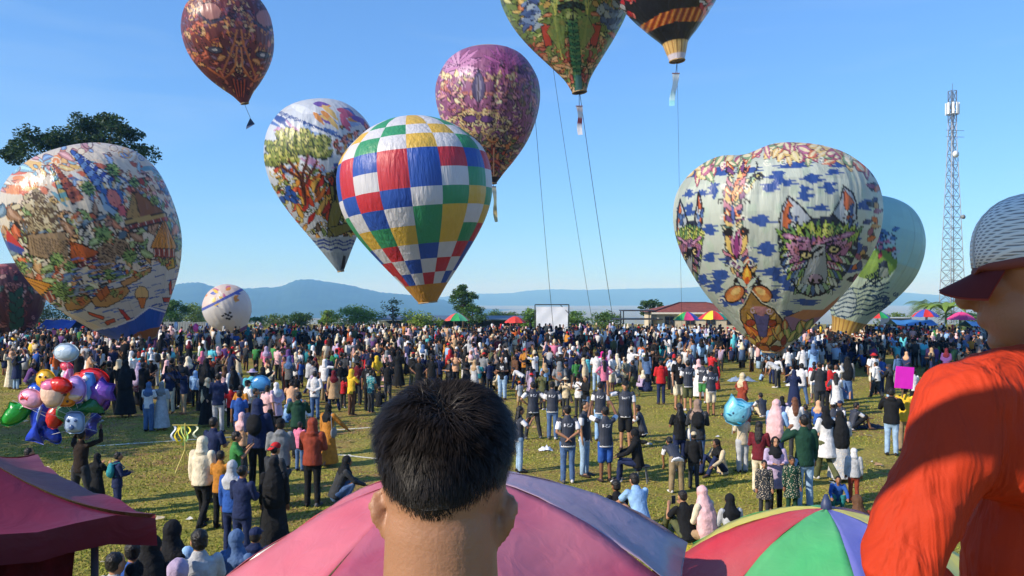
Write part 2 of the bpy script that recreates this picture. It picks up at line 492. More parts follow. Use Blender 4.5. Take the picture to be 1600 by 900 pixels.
# the big tree behind the landscape balloon
tree("shade_tree", "tall dark spreading tree behind the landscape printed balloon", at(126, 84), topz(172, 84), 7.6, .55, 44000, .185, (48, 72, 28), 21, .36, 96, .6)
EDGE = "trees along the far edge of the field"
for nm, lab, px, d, py, cr, n, col, seed, lo in (
    ("round_tree", "tall round topped tree beside the checkered balloon's mouth", 724, 104, 446, 1.9, 5200, (66, 96, 36), 8, .30),
    ("round_tree", "low bushy tree under the round topped tree", 738, 102, 477, 1.7, 3000, (74, 108, 40), 10, .05),
    ("field_edge_tree", "layered tree between the landscape balloon and white globe balloon", 266, 95, 471, 2.0, 4600, (70, 108, 46), 31, .10),
    ("field_edge_tree", "pale wide tree left of the white globe balloon", 304, 108, 477, 2.8, 3600, (112, 136, 70), 32, .10),
    ("field_edge_tree", "dark bushy tree right of the short palm", 470, 104, 491, 2.2, 2600, (60, 92, 38), 33, .03),
    ("field_edge_tree", "light green young tree right of the dark bushy tree", 512, 105, 486, 1.5, 2600, (122, 150, 56), 34, .05),
    ("field_edge_tree", "wide light green tree below the cloud printed balloon", 558, 103, 482, 3.2, 5200, (106, 138, 54), 35, .05),
    ("thin_tree", "thin nearly bare tree under the checkered balloon", 614, 100, 467, 1.5, 600, (76, 96, 44), 36, .30),
    ("field_edge_tree", "yellow green bush below the checkered balloon's mouth", 655, 98, 489, 3.0, 3400, (130, 150, 50), 37, .02),
    ("field_edge_tree", "grey green tree left of the red parasol", 772, 112, 486, 2.0, 2800, (84, 112, 60), 38, .05),
    ("field_edge_tree", "bright green bush between the red parasol and white screen", 828, 96, 483, 1.5, 2800, (98, 134, 52), 39, .03),
    ("field_edge_tree", "green bush right of the white screen", 899, 98, 486, 1.7, 2600, (90, 124, 54), 40, .03),
    ("field_edge_tree", "low green bush left of the open shelter", 945, 101, 490, 2.2, 2600, (82, 114, 50), 41, .02),
    ("field_edge_tree", "dark round tree behind the open shelter", 1017, 108, 467, 1.6, 3400, (58, 88, 40), 42, .25),
    ("field_edge_tree", "low dark shrub right of the tower base", 1535, 92, 495, 2.8, 2600, (70, 98, 46), 43, .02),
    ("field_edge_tree", "small pale bush by the pale green balloon", 1398, 90, 492, 2.0, 1800, (100, 124, 60), 44, .02),
    ("field_edge_tree", "dark bush beneath the landscape printed balloon", 60, 86, 482, 4.2, 4200, (48, 70, 32), 45, .03),
    ("field_edge_tree", "low olive shrub between the palm and dark bushy tree", 432, 106, 496, 2.4, 2200, (90, 112, 52), 51, .02),
    ("field_edge_tree", "low shrub behind the long shed's right end", 800, 114, 492, 2.4, 2200, (78, 106, 56), 52, .02)):
    tree(nm, lab, at(px, d), max(1.6, topz(py, d)), cr, .14, n, .13, col, seed, lo, 22, .6 if cr > 2.1 else 1.0, EDGE)
tree("added_shadow_tree", "leafy tree added outside the view to shade the near grass", (-22.8, 20.0, 0), 10.0, 5.2, .3, 9000, .17, (60, 88, 34), 46, .42, 30, .6)  # unseen tree, added only to cast shade on the left grass

def frond(mb, base, az, L, rise, droop, wid, nseg=9, leaf=0.5):
    pts = []
    for i in range(nseg + 1):
        t = i / nseg
        pts.append(Vector(base) + Vector((math.cos(az) * L * t * (1 - .15 * t), math.sin(az) * L * t * (1 - .15 * t), rise * L * t - droop * L * t * t)))
    mb.tube(pts, [.035 * (1 - .8 * i / nseg) for i in range(nseg + 1)], 4)
    sd = Vector((-math.sin(az), math.cos(az), 0))
    for i in range(1, nseg + 1):
        for s in (-1, 1):
            for q in (0, .5):
                p = pts[i - 1].lerp(pts[i], q); t = (i - 1 + q) / nseg
                l = leaf * (1 - .7 * abs(t - .4)); tip = p + sd * s * l * .8 + Vector((math.cos(az) * l * .5, math.sin(az) * l * .5, -l * .45))
                w = (pts[i] - pts[i - 1]).normalized() * wid
                mb.add([p - w, p + w, tip], [(0, 1, 2)])
def palm(name, label, base, H, n, L, col, seed):
    rng = random.Random(seed); t = thing(name, base, label, "tree")
    MB().tube([(0, 0, -.1), (.1, 0, H * .5), (.25, 0, H)], [.17, .13, .11], 7).build("trunk", M_BARK, t, True)
    for i in range(n):
        mb = MB(); frond(mb, (.25, 0, H), i * 6.283 / n + rng.uniform(-.2, .2), L * rng.uniform(.85, 1.1), rng.uniform(.25, .8), rng.uniform(.6, 1.0), .05, 9, L * .32)
        tag(mb.build("frond", M_LEAF, t, color=lin(col)), kind="stuff")
palm("coconut_palm", "short coconut palm right of the white globe balloon", at(397, 92), 1.5, 13, 1.9, (74, 110, 44), 4)
palm("coconut_palm", "wide ragged palm with drooping fronds beside the tower", at(1446, 86), 3.2, 12, 3.1, (96, 118, 56), 5)
def banana(base, H, n, col, seed, label):
    rng = random.Random(seed); t = thing("banana_plant", base, label, "plant")
    MB().tube([(0, 0, -.1), (0, 0, H * .55)], [.16, .10], 7).build("stem", mat("banana_stem", (120, 132, 70), .8), t, True)
    for i in range(n):
        az = i * 2.4 + rng.uniform(-.3, .3); L = H * rng.uniform(.5, .75); mb = MB(); v = []; f = []
        for k in range(8):
            q = k / 7; p = Vector((math.cos(az) * L * q, math.sin(az) * L * q, H * .5 + L * (1.1 * q - 1.1 * q * q)))
            w = .32 * math.sin(math.pi * min(1, .08 + q * .9)) * (1 + .2 * rng.random()); sd = Vector((-math.sin(az), math.cos(az), -.25))
            v += [p + sd * w, p, p - Vector((-math.sin(az), math.cos(az), .25)) * w]
            if k: f += [(3 * k - 3, 3 * k - 2, 3 * k + 1, 3 * k), (3 * k - 2, 3 * k - 1, 3 * k + 2, 3 * k + 1)]
        mb.add(v, f).build("leaf", M_LEAF, t, True, color=lin(col))
banana(at(1478, 80), 5.2, 12, (120, 146, 60), 3, "yellow green banana plant at the foot of the tower")
banana(at(1500, 82), 3.6, 8, (104, 132, 56), 6, "lower banana plant behind the pink parasol")

# ------------------------------------------------------------------ buildings, shelters, screen, fences
M_TILE = mat("roof_tile", (124, 62, 48), .85, noise=.3, scale=2.0, bump=.6, bscale=7)
M_PLASTER = mat("plaster", (196, 184, 160), .9, noise=.12, scale=1.5)
M_DARKMETAL = mat("dark_metal", (58, 60, 66), .6, .3)
M_GLASS = mat("dark_glass", (40, 48, 58), .15, spec=.6)
M_WOOD = mat("weathered_wood", (112, 92, 70), .9, noise=.3)
M_STEEL = mat("grey_steel", (132, 136, 142), .5, .6, noise=.15)
M_WHITE = mat("white_sheet", (222, 226, 236), .8, noise=.03, scale=.6)

def hip_building():
    d = 96; c = Vector(at(1082, d)); t = thing("hall", c, "single storey hall with red brown hipped tile roof behind the parasols", "building")
    w, dp, hw, hr = 5.2, 4.0, 2.3, 3.4
    MB().box((0, 0, hw / 2), (w, dp, hw / 2)).build("wall", M_PLASTER, t)
    e = .6; W2, D2 = w + e, dp + e; rl = 1.6
    A = [(-W2, -D2, hw + .02), (W2, -D2, hw + .02), (W2, D2, hw + .02), (-W2, D2, hw + .02), (-rl, 0, hr), (rl, 0, hr)]
    rf = MB().add(A, [(0, 1, 5, 4), (1, 2, 5), (2, 3, 4, 5), (3, 0, 4), (3, 2, 1, 0)]).build("roof", M_TILE, t)
    for a, b_ in ((A[4], A[5]), (A[0], A[4]), (A[1], A[5])):
        MB().tube([Vector(a) + Vector((0, 0, .04)), Vector(b_) + Vector((0, 0, .04))], .09, 6).build("ridge_tile", mat("ridge", (92, 48, 40), .85), rf)
    MB().box((0, -D2 - .02, hw - .06), (W2, .03, .1)).build("fascia", mat("fascia", (210, 204, 190), .7), t)
    for x in (-3.6, -1.2, 1.2, 3.6):
        wd = MB().box((x, -dp - .03, 1.35), (.55, .03, .5)).build("window", M_WOOD, t)
        for q in (-.27, .27): MB().box((x + q, -dp - .075, 1.35), (.22, .012, .42)).build("pane", M_GLASS, wd)
hip_building()

def shelter(px0, px1, top, d, label, h=.12):
    a, b_ = W(px0, top, d), W(px1, top, d); t = thing("open_shelter", ((a.x + b_.x) / 2, d, 0), label, "shelter")
    hw = (b_.x - a.x) / 2; z = a.z
    for k, (zz, off, ww) in enumerate(((z, 0, hw), (z - 1.0, -.35, hw + .9))):
        r = MB().box((0, off, zz), (ww, 1.6, h / 2)).build("roof", M_DARKMETAL, t)
    for sx in (-1, 1):
        for sy in (-1.2, 1.2): MB().bar((sx * (hw - .15), sy, 0), (sx * (hw - .15), sy, z), .12).build("post", M_DARKMETAL, t)
shelter(970, 1019, 485, 93, "dark open shelter with stepped flat roof left of the tiled hall")

def screen():
    d = 84; a, b_ = W(836, 476, d), W(889, 476, d); z = a.z; c = (a.x + b_.x) / 2; hw = (b_.x - a.x) / 2
    t = thing("projection_screen", (c, d, 0), "large white sheet screen stretched on a dark scaffold frame", "screen")
    v = []; f = []; n = 10
    for i in range(n + 1):
        for j in range(n + 1):
            v.append((-hw + .12 + 2 * (hw - .12) * i / n, .04 * math.sin(i * 1.3) * math.sin(j * .9), .5 + (z - .75) * j / n))
    for i in range(n):
        for j in range(n): f.append((i * (n + 1) + j, (i + 1) * (n + 1) + j, (i + 1) * (n + 1) + j + 1, i * (n + 1) + j + 1))
    ob("sheet", mesh("sheet", v, f), M_WHITE, t, True)
    for s in (-1, 1): MB().bar((s * hw, .12, 0), (s * hw, .12, z), .11).build("post", M_DARKMETAL, t)
    MB().bar((-hw, .12, z), (hw, .12, z), .11).build("beam", M_DARKMETAL, t)
    MB().bar((hw - .9, .02, z - .05), (hw, .02, z - .95), .07).build("brace", M_DARKMETAL, t)
screen()

def long_roof():
    d = 106; a, b_ = W(590, 497, d), W(832, 497, d)
    t = thing("market_shed", ((a.x + b_.x) / 2, d, 0), "long low shed with blue grey sheet roof under the checkered balloon", "shed"); hw = (b_.x - a.x) / 2
    rf = MB().add([(-hw, -2, a.z - .1), (hw, -2, a.z - .1), (hw, 1.5, a.z + .3), (-hw, 1.5, a.z + .3), (-hw, -2, a.z - .2), (hw, -2, a.z - .2), (hw, 1.5, a.z + .2), (-hw, 1.5, a.z + .2)],
             [(0, 1, 2, 3), (7, 6, 5, 4), (0, 4, 5, 1), (1, 5, 6, 2), (2, 6, 7, 3), (3, 7, 4, 0)]).build("roof", mat("sheet_roof", (92, 104, 120), .5, .3), t)
    for i in range(9): MB().bar((-hw + .2 + i * (2 * hw - .4) / 8, -1.8, 0), (-hw + .2 + i * (2 * hw - .4) / 8, -1.8, a.z - .15), .12).build("post", M_WOOD, t)
    MB().box((0, 1.4, a.z / 2 - .15), (hw, .05, a.z / 2 - .2)).build("back_wall", mat("shed_wall", (104, 112, 104), .9), t)
long_roof()

def sheet_fence():
    d = 92; a, b_ = W(238, 503, d), W(385, 503, d)
    t = thing("sheet_fence", ((a.x + b_.x) / 2, d, 0), "grey corrugated sheet fence behind the white globe balloon", "fence"); hw = (b_.x - a.x) / 2; n = 15; w = 2 * hw / n
    me = None
    for i in range(n):
        if me is None:
            v = []; f = []
            for k in range(9):
                x = -w / 2 + w * k / 8 * .985; y = .03 * (k % 2)
                v += [(x, y, 0), (x, y, a.z)]
                if k: f.append((2 * k - 2, 2 * k, 2 * k + 1, 2 * k - 1))
            me = mesh("panel", v, f)
        ob("panel", me, mat("corrugated", (126, 132, 134), .6, .2, noise=.25, scale=.8), t, loc=(-hw + w * (i + .5), 0, random.uniform(-.06, .04)))
    for i in range(6): MB().bar((-hw + i * 2 * hw / 5, .08, 0), (-hw + i * 2 * hw / 5, .08, a.z), .09).build("post", M_WOOD, t)
sheet_fence()

def stall(px0, px1, top, d, label, col, seed, h=.5):
    a, b_ = W(px0, top, d), W(px1, top, d); hw = (b_.x - a.x) / 2
    t = thing("market_stall", ((a.x + b_.x) / 2, d, 0), label, "stall"); rng = random.Random(seed)
    v = []; f = []; n = 8
    for i in range(n + 1):
        for j in range(5):
            q = i / n; sag = -.10 * math.sin(math.pi * q * 2) ** 2
            v.append((-hw + 2 * hw * q, -1.2 + 2.4 * j / 4, a.z - abs(j - 2) * h / 2 + sag + rng.uniform(-.03, .03)))
    for i in range(n):
        for j in range(4): f.append((i * 5 + j, (i + 1) * 5 + j, (i + 1) * 5 + j + 1, i * 5 + j + 1))
    ob("tarpaulin", mesh("tarpaulin", v, f), mat("tarp_%d" % seed, col, .5, noise=.12, scale=1.2), t, True)
    for sx in (-1, 1):
        for sy in (-1, 1): MB().bar((sx * (hw - .08), sy * 1.1, 0), (sx * (hw - .08), sy * 1.1, a.z - h - .02), .07).build("post", M_WOOD, t)
    MB().box((0, -.9, .8), (hw - .2, .3, .05)).build("counter", M_WOOD, t)
    MB().box((0, -1.12, .4), (hw - .25, .02, .36)).build("counter_front", mat("stall_cloth_%d" % seed, rng.choice([(170, 160, 140), (140, 60, 60), (60, 80, 110)]), .8), t)
    for k in range(5):   # goods hanging from the front edge
        x = -hw + .3 + k * (2 * hw - .6) / 4
        MB().box((x, -1.16, a.z - h - .38), (.16, .03, .24)).build("hanging_goods", mat("goods_%d" % (k + seed), rng.choice([(230, 120, 170), (235, 225, 220), (240, 190, 60), (200, 60, 60), (220, 170, 190)]), .8), t)
stall(1392, 1455, 499, 76, "stall with bright blue tarpaulin roof below the red and blue parasol", (60, 120, 176), 2)
stall(1508, 1566, 501, 74, "stall with pale blue tarpaulin at the far edge of the crowd", (120, 160, 196), 5)
stall(72, 122, 499, 66, "deep blue tarpaulin stall under the landscape printed balloon", (40, 82, 176), 7, .7)

def van():
    d = 80; a = W(1380, 497, d); b_ = W(1428, 497, d); L = (b_.x - a.x); t = thing("parked_van", ((a.x + b_.x) / 2, d, 0), "dark parked minibus with pale roof behind the red and green parasol", "van")
    P = [(-L / 2, .45), (-L / 2, 1.25), (-L / 2 + .25, 2.0), (L / 2 - .75, 2.0), (L / 2 - .15, 1.3), (L / 2, 1.1), (L / 2, .45)]
    v = [(x, y, z) for y in (-.85, .85) for x, z in P]; n = len(P)
    f = [tuple(range(n)), tuple(range(2 * n - 1, n - 1, -1))] + [(i, n + i, n + (i + 1) % n, (i + 1) % n) for i in range(n)]
    MB().add(v, f).build("body", mat("van_paint", (60, 66, 70), .35, .2), t)
    MB().box((-.25, 0, 2.04), (L / 2 - .55, .8, .04)).build("roof_panel", mat("van_roof", (190, 194, 190), .4), t)
    for x in (-L * .3, -L * .05, L * .2): MB().box((x, -.86, 1.6), (L * .10, .012, .26)).build("window", M_GLASS, t)
    for x in (-L * .3, L * .3):
        for s in (-.8, .8):
            w = MB().tube([(x, s - .1, .33), (x, s + .1, .33)], .33, 14).build("wheel", mat("tyre", (26, 26, 28), .9), t)
            MB().tube([(x, s - .115, .33), (x, s + .115, .33)], .18, 10).build("rim", M_STEEL, w)
van()

# ------------------------------------------------------------------ lattice tower
def tower():
    d = 125.0; base = W(1488, 463, d); topz = W(0, 142, d).z
    t = thing("telecom_tower", (base.x, d, 0), "tall grey lattice telecom tower with white antennas near its top", "tower", rz=R(8))
    hb, ht = 1.4, .42; z0 = 0.0; n = 22
    def hw(z): return ht + (hb - ht) * max(0, 1 - z / (topz * .82)) if z < topz * .82 else ht
    cs = [(-1, -1), (1, -1), (1, 1), (-1, 1)]
    zs = [topz * i / n for i in range(n + 1)]
    for c in cs:
        mb = MB()
        for i in range(n): mb.bar((c[0] * hw(zs[i]), c[1] * hw(zs[i]), zs[i]), (c[0] * hw(zs[i + 1]), c[1] * hw(zs[i + 1]), zs[i + 1]), .10)
        mb.build("leg", M_STEEL, t)
    for i in range(n):
        mb = MB(); a, b_ = zs[i], zs[i + 1]
        for k in range(4):
            c, e = cs[k], cs[(k + 1) % 4]
            mb.bar((c[0] * hw(b_), c[1] * hw(b_), b_), (e[0] * hw(b_), e[1] * hw(b_), b_), .055)
            mb.bar((c[0] * hw(a), c[1] * hw(a), a), (e[0] * hw(b_), e[1] * hw(b_), b_), .045)
            mb.bar((e[0] * hw(a), e[1] * hw(a), a), (c[0] * hw(b_), c[1] * hw(b_), b_), .045)
        tag(mb.build("brace_section", M_STEEL, t), kind="stuff")
    lad = MB()
    for s in (-.2, .2): lad.bar((s, 0, 0), (s, 0, topz * .97), .06)
    for i in range(60): lad.bar((-.2, 0, i * topz * .97 / 60), (.2, 0, i * topz * .97 / 60), .04)
    lad.build("ladder", M_STEEL, t)
    ma = mat("antenna_white", (226, 228, 226), .5)
    za = W(0, 170, d).z
    rg = MB()
    for k in range(16):
        a0, a1 = k * 6.283 / 16, (k + 1) * 6.283 / 16
        for zz in (za - .9, za + .7): rg.bar((.8 * math.cos(a0), .8 * math.sin(a0), zz), (.8 * math.cos(a1), .8 * math.sin(a1), zz), .05)
    rg.build("antenna_ring", M_STEEL, t)
    for k in range(9):
        a = k * 6.283 / 9
        MB().box((.95 * math.cos(a), .95 * math.sin(a), za), (.07, .15, .9), Matrix.Rotation(a, 3, 'Z')).build("antenna", ma, t)
    for px, py, off, r in ((1485, 243, -1.0, .55), (1497, 340, -1.1, .36)):
        z = W(0, py, d).z; x = (px - 1488) / F * d
        MB().bar((x, off, z), (x * .6, -.5, z), .06).build("dish_arm", M_STEEL, t)
        MB().tube([(x, off - .4, z), (x, off - .25, z), (x, off, z)], [.02, r, r * .8], 14).build("dish", ma if r > .5 else mat("dish_grey", (120, 122, 124), .6), t, True)
    for z in (W(0, 205, d).z, W(0, 215, d).z): MB().bar((-1.6, -.6, z), (1.6, -.6, z), .06).build("side_arm", M_STEEL, t)
    MB().bar((0, 0, topz), (0, 0, topz + 1.2), .05).build("lightning_rod", M_STEEL, t)
tower()

# ------------------------------------------------------------------ parasols
M_POLE = mat("parasol_pole", (150, 152, 150), .4, .5)
def parasol(base, apex_z, rad, drop, cols, label, group=None, rz=0.0, tilt=(0, 0), seg=6, sag=.10, valance=0.0, name="parasol", curve=1.7, m=None, wear=None):
    """one object: pole, finial, ribs and each canopy panel a mesh of its own"""
    t = thing(name, base, label, "umbrella", group); n = len(cols)
    h = apex_z - base[2]
    T = Matrix.Translation((0, 0, h)) @ Matrix.Rotation(tilt[0], 4, 'X') @ Matrix.Rotation(tilt[1], 4, 'Y')
    MB().tube([(0, 0, -.2), (0, 0, h * .5), T @ Vector((0, 0, -.02))], .022 if rad < 2 else .03, 8).build("pole", M_POLE, t, True)
    MB().tube([T @ Vector((0, 0, -.03)), T @ Vector((0, 0, .03)), T @ Vector((0, 0, .09))], [.04, .035, .012], 8).build("finial", mat("finial", (50, 60, 90), .5), t, True)
    for k in range(n):
        a0 = rz + 2 * math.pi * k / n; v = []; f = []
        for i in range(seg + 1):
            s = i / seg
            for j in range(seg + 1):
                u = j / seg; a = a0 + 2 * math.pi / n * u
                e = 4 * u * (1 - u)
                flat = math.cos(math.pi / n) / math.cos((u - .5) * 2 * math.pi / n)
                r = rad * s * flat * (1 - .045 * e * s)
                z = -drop * s ** curve - sag * drop * e * s * s * .5 - drop * .02 * math.sin(9 * u + 13 * s + k) * s + drop * .012 * math.sin(31 * u + k) * s * s
                v.append(T @ Vector((r * math.cos(a), r * math.sin(a), z)))
        for i in range(seg):
            for j in range(seg):
                q = i * (seg + 1) + j; f.append((q, q + seg + 1, q + seg + 2, q + 1))
        p = ob("panel", mesh("panel", v, f), m or M_PANEL, t, True, color=lin(cols[k]))
        if rad > 1.0 and base[1] < 10:
            md = p.modifiers.new("thick", 'SOLIDIFY'); md.thickness = .002; md.offset = -1
        MB().tube([Vector(v[seg * (seg + 1) + j]) + Vector((0, 0, -.003)) for j in range(seg + 1)], .0045 if rad < 2 else .008, 4).build("hem", m or M_PANEL, p, color=lin(tuple(int(q * .72) for q in cols[k])))
        if valance:
            vv = []; ff = []
            for j in range(seg + 1):
                q = Vector(v[seg * (seg + 1) + j]); vv += [q, q + Vector((0, 0, -valance))]
                if j: ff.append((2 * j - 2, 2 * j - 1, 2 * j + 1, 2 * j))
            ob("valance", mesh("valance", vv, ff), m or M_PANEL, p, True, color=lin(cols[k]))
        rb = MB().tube([T @ Vector((rad * s * math.cos(a0), rad * s * math.sin(a0), -drop * s ** curve - .012)) for s in (0, .25, .5, .75, 1.0)], .007 if rad < 2 else .01, 4).build("rib", M_POLE, t)
    return t
RD, GR, YL, BL, PK, WH = (198, 52, 48), (46, 150, 82), (226, 196, 54), (64, 84, 170), (226, 70, 130), (226, 226, 220)
def far_parasol(px, py, wpx, d, cols, label, rz=0.0, dropk=.38):
    r = wpx / 2 / F * d; a = W(px, py, d)
    parasol((a.x, d, 0), a.z, r, r * dropk * 1.5, cols, label, "parasols over the stalls behind the crowd", rz, sag=.15, seg=4)
far_parasol(714, 489, 40, 88, [(206, 80, 70), GR, (90, 180, 130), (214, 110, 90), (206, 80, 70), GR, (90, 180, 130), (214, 110, 90)], "red and green parasol left of the round topped tree", .3)
far_parasol(805, 494, 34, 86, [(205, 62, 50)] * 8, "plain red parasol left of the white screen")
far_parasol(1073, 487, 43, 82, [(190, 60, 110), BL, YL, GR, (190, 60, 110), BL, YL, GR], "pink, blue, yellow and green parasol in front of the tiled hall", -2.0)
far_parasol(1114, 485, 46, 80, [YL, RD, (60, 170, 130), GR, YL, RD, GR, RD], "red, green and yellow parasol beside the wolf balloon", -2.6)
far_parasol(1372, 486, 36, 78, [RD, GR, BL, GR, RD, GR, BL, GR], "red and green parasol right of the pale green balloon", -2.6)
far_parasol(1446, 483, 40, 77, [RD, BL, RD, BL, RD, BL, RD, BL], "red and blue parasol beneath the ragged palm", -2.2)
far_parasol(1502, 487, 42, 76, [PK, (214, 60, 120)] * 4, "bright pink parasol below the tower")
# ------------------------------------------------------------------ printed balloons
class Canvas:
    """paints per-vertex colours; coordinates are the print's own plane (units: photo pixels on the balloon's front)"""
    def __init__(s, X, Y, base):
        s.X, s.Y = X, Y
        s.C = np.tile(np.array(lin(base)), (len(X), 1))
    def near(s, x0, x1, y0, y1):
        return np.nonzero((s.X > x0) & (s.X < x1) & (s.Y > y0) & (s.Y < y1))[0]
    def fill(s, mask_idx, col, a=1.0):
        s.C[mask_idx] = s.C[mask_idx] * (1 - a) + np.array(lin(col)) * a
    def poly(s, P, col, edge=None, w=1.2, a=1.0):
        P = np.asarray(P, float); x0, y0 = P.min(0); x1, y1 = P.max(0)
        i = s.near(x0, x1, y0, y1)
        if len(i):
            x, y = s.X[i], s.Y[i]; inside = np.zeros(len(i), bool)
            for k in range(len(P)):
                xa, ya = P[k]; xb, yb = P[(k + 1) % len(P)]
                if ya == yb: continue
                c = ((ya > y) != (yb > y)) & (x < (xb - xa) * (y - ya) / (yb - ya) + xa); inside ^= c
            s.fill(i[inside], col, a)
        if edge is not None: s.line(list(map(tuple, P)) + [tuple(P[0])], w, edge)
    def line(s, P, w, col, a=1.0):
        P = np.asarray(P, float); x0, y0 = P.min(0) - w; x1, y1 = P.max(0) + w
        i = s.near(x0, x1, y0, y1)
        if not len(i): return
        x, y = s.X[i], s.Y[i]; dm = np.full(len(i), 1e9)
        for k in range(len(P) - 1):
            (xa, ya), (xb, yb) = P[k], P[k + 1]; dx, dy = xb - xa, yb - ya; q = dx * dx + dy * dy + 1e-9
            t = np.clip(((x - xa) * dx + (y - ya) * dy) / q, 0, 1)
            dm = np.minimum(dm, (x - xa - t * dx) ** 2 + (y - ya - t * dy) ** 2)
        s.fill(i[dm < (w / 2) ** 2], col, a)
    def ell(s, x, y, rx, ry, col, edge=None, w=1.2, rot=0.0, a=1.0):
        m = max(rx, ry) + w; i = s.near(x - m, x + m, y - m, y + m)
        if not len(i): return
        c, n = math.cos(rot), math.sin(rot); u = (s.X[i] - x) * c + (s.Y[i] - y) * n; v = -(s.X[i] - x) * n + (s.Y[i] - y) * c
        if edge is not None: s.fill(i[(u / (rx + w)) ** 2 + (v / (ry + w)) ** 2 < 1], edge)
        s.fill(i[(u / rx) ** 2 + (v / ry) ** 2 < 1], col, a)
    def leaf(s, x, y, ang, L, Wd, col, edge=(20, 22, 28), w=1.0, hi=None, bend=0.0):
        i = s.near(x - L - w, x + L + w, y - L - w, y + L + w)
        if not len(i): return
        c, n = math.cos(ang), math.sin(ang); u = ((s.X[i] - x) * c + (s.Y[i] - y) * n) / L; v = -(s.X[i] - x) * n + (s.Y[i] - y) * c
        v = v - bend * L * u * (1 - u) * 2
        pr = np.where((u > 0) & (u < 1), np.sin(np.pi * np.clip(u, 0, 1) ** .75), -1)
        if edge is not None: s.fill(i[(np.abs(v) < Wd * pr + w) & (u > -.03) & (u < 1.05)], edge)
        s.fill(i[np.abs(v) < Wd * pr], col)
        if hi is not None: s.fill(i[(np.abs(v) < Wd * pr * .4) & (u < .8)], hi)
    def curl(s, x, y, r, ang, col, w=1.6, turns=1.3, d=1):
        P = []
        for k in range(22):
            t = k / 21; a = ang + d * t * turns * 6.283; q = r * (1 - .8 * t)
            P.append((x + q * math.cos(a), y + q * math.sin(a)))
        s.line(P, w, col)
    def splotch(s, x, y, rx, ry, col, rng, a=1.0):
        """blue jagged cloud: a blob with horizontal spikes"""
        P = []; n = 17
        for k in range(n):
            t = 6.283 * k / n; q = rng.uniform(.55, 1.25)
            P.append((x + rx * q * math.cos(t) * (1.5 if k % 2 else .6), y + ry * rng.uniform(.7, 1.15) * math.sin(t)))
        s.poly(P, col, a=a)
    def tint(s, mask, col, a): s.C[mask] = s.C[mask] * (1 - a[mask, None]) + np.array(lin(col)) * a[mask, None]

def smooth_profile(pts, n):
    t = np.array([p[0] for p in pts]); r = np.array([p[1] for p in pts])
    th = np.linspace(0, 1, n)
    # denser rows near the crown, where the profile turns quickly
    tt = np.where(th < .12, th * th / .12 * .5 + th * .0, 0); tt = th ** 1.25
    # Catmull-Rom style smoothing through the key points, arc-length parameter
    s = np.concatenate([[0], np.cumsum(np.hypot(np.diff(t), np.diff(r)))]); s /= s[-1]
    q = np.linspace(0, 1, n)
    def cr(v):
        m = np.zeros_like(v); m[1:-1] = (v[2:] - v[:-2]) / (s[2:] - s[:-2]); m[0] = (v[1] - v[0]) / s[1]; m[-1] = (v[-1] - v[-2]) / (s[-1] - s[-2])
        k = np.clip(np.searchsorted(s, q, side='right') - 1, 0, len(s) - 2); h = s[k + 1] - s[k]; u = (q - s[k]) / h
        return (2 * u**3 - 3 * u**2 + 1) * v[k] + (u**3 - 2 * u**2 + u) * h * m[k] + (-2 * u**3 + 3 * u**2) * v[k + 1] + (u**3 - u**2) * h * m[k + 1]
    return cr(t), np.maximum(cr(r), 0)

def offaxis(xc, Rp, d):
    """true centre column and radius factor of a globe whose outline is seen off the lens axis"""
    a, b = math.atan((xc - Rp - CX) / F), math.atan((xc + Rp - CX) / F); m, h = (a + b) / 2, (b - a) / 2
    return CX + F * math.tan(m), math.sin(h) * d / math.cos(m) / (Rp * d / F), m

def balloon_geo(prof, Rp, top, bot, d, nphi, nt, gores, puff=.012, dent=None, seed=0):
    """top/bot: photo pixels of crown and mouth. Returns local verts (axis = local z, front = -y), print coords, matrix pieces"""
    k = d / F; _, s_off, _ = offaxis((top[0] + bot[0]) / 2, Rp, d)
    tx, ty = top; bx, by = bot
    Hp = math.hypot(bx - tx, by - ty); lean = math.atan2(bx - tx, by - ty)
    t, r = smooth_profile(prof, nt)
    phi = -math.pi + 2 * math.pi * np.arange(nphi) / nphi
    T, P = np.meshgrid(t, phi, indexing='ij'); Rr = np.repeat(r[:, None], nphi, 1) * Rp
    rng = np.random.default_rng(seed)
    g = np.abs(np.cos(P * gores / 2))
    amp = puff * np.clip(Rr / Rp, 0, 1)
    wr = sum(np.sin(P * gores * rng.uniform(.8, 2.2) + T * rng.uniform(4, 14) + rng.random() * 6) for _ in range(4)) * .0016
    # soft uneven swelling of the sheet
    lump = sum(np.sin(P * q + rng.random() * 6.28) * np.sin(T * 3.1 * q + rng.random() * 6.28) for q in (1, 2, 3)) * .008
    Rv = Rr * (1 + amp * (g - .6) + wr + lump * np.sin(np.pi * np.clip(T, 0, 1)))
    x = Rv * np.sin(P); y = -Rv * np.cos(P); z = -T * Hp
    if dent is not None: z = z + dent(x / Rp, y / Rp, T) * Rp
    # print plane: front projection, leant as the balloon leans
    ca, sa = math.cos(lean), math.sin(lean)
    PX = tx + x * ca + (-z) * sa; PY = ty - x * sa + (-z) * ca
    # seen from the field: the near side of the print looks larger than the far rim
    D = d / math.cos(offaxis((tx + bx) / 2, Rp, d)[2]); fz = D / (D + y * k)
    xm = (tx + bx) / 2; PX = xm + (PX - xm) * fz; PY = HY + (PY - HY) * fz
    V = np.stack([x * k * s_off, y * k * s_off, z * k], 2).reshape(-1, 3)
    i = np.arange(nt * nphi).reshape(nt, nphi); j = np.roll(i, -1, 1)
    Fq = np.stack([i[:-1].ravel(), i[1:].ravel(), j[1:].ravel(), j[:-1].ravel()], 1)
    return V, Fq, PX.ravel(), PY.ravel(), P.ravel(), T.ravel(), Hp * k, lean, k, Rp, bot

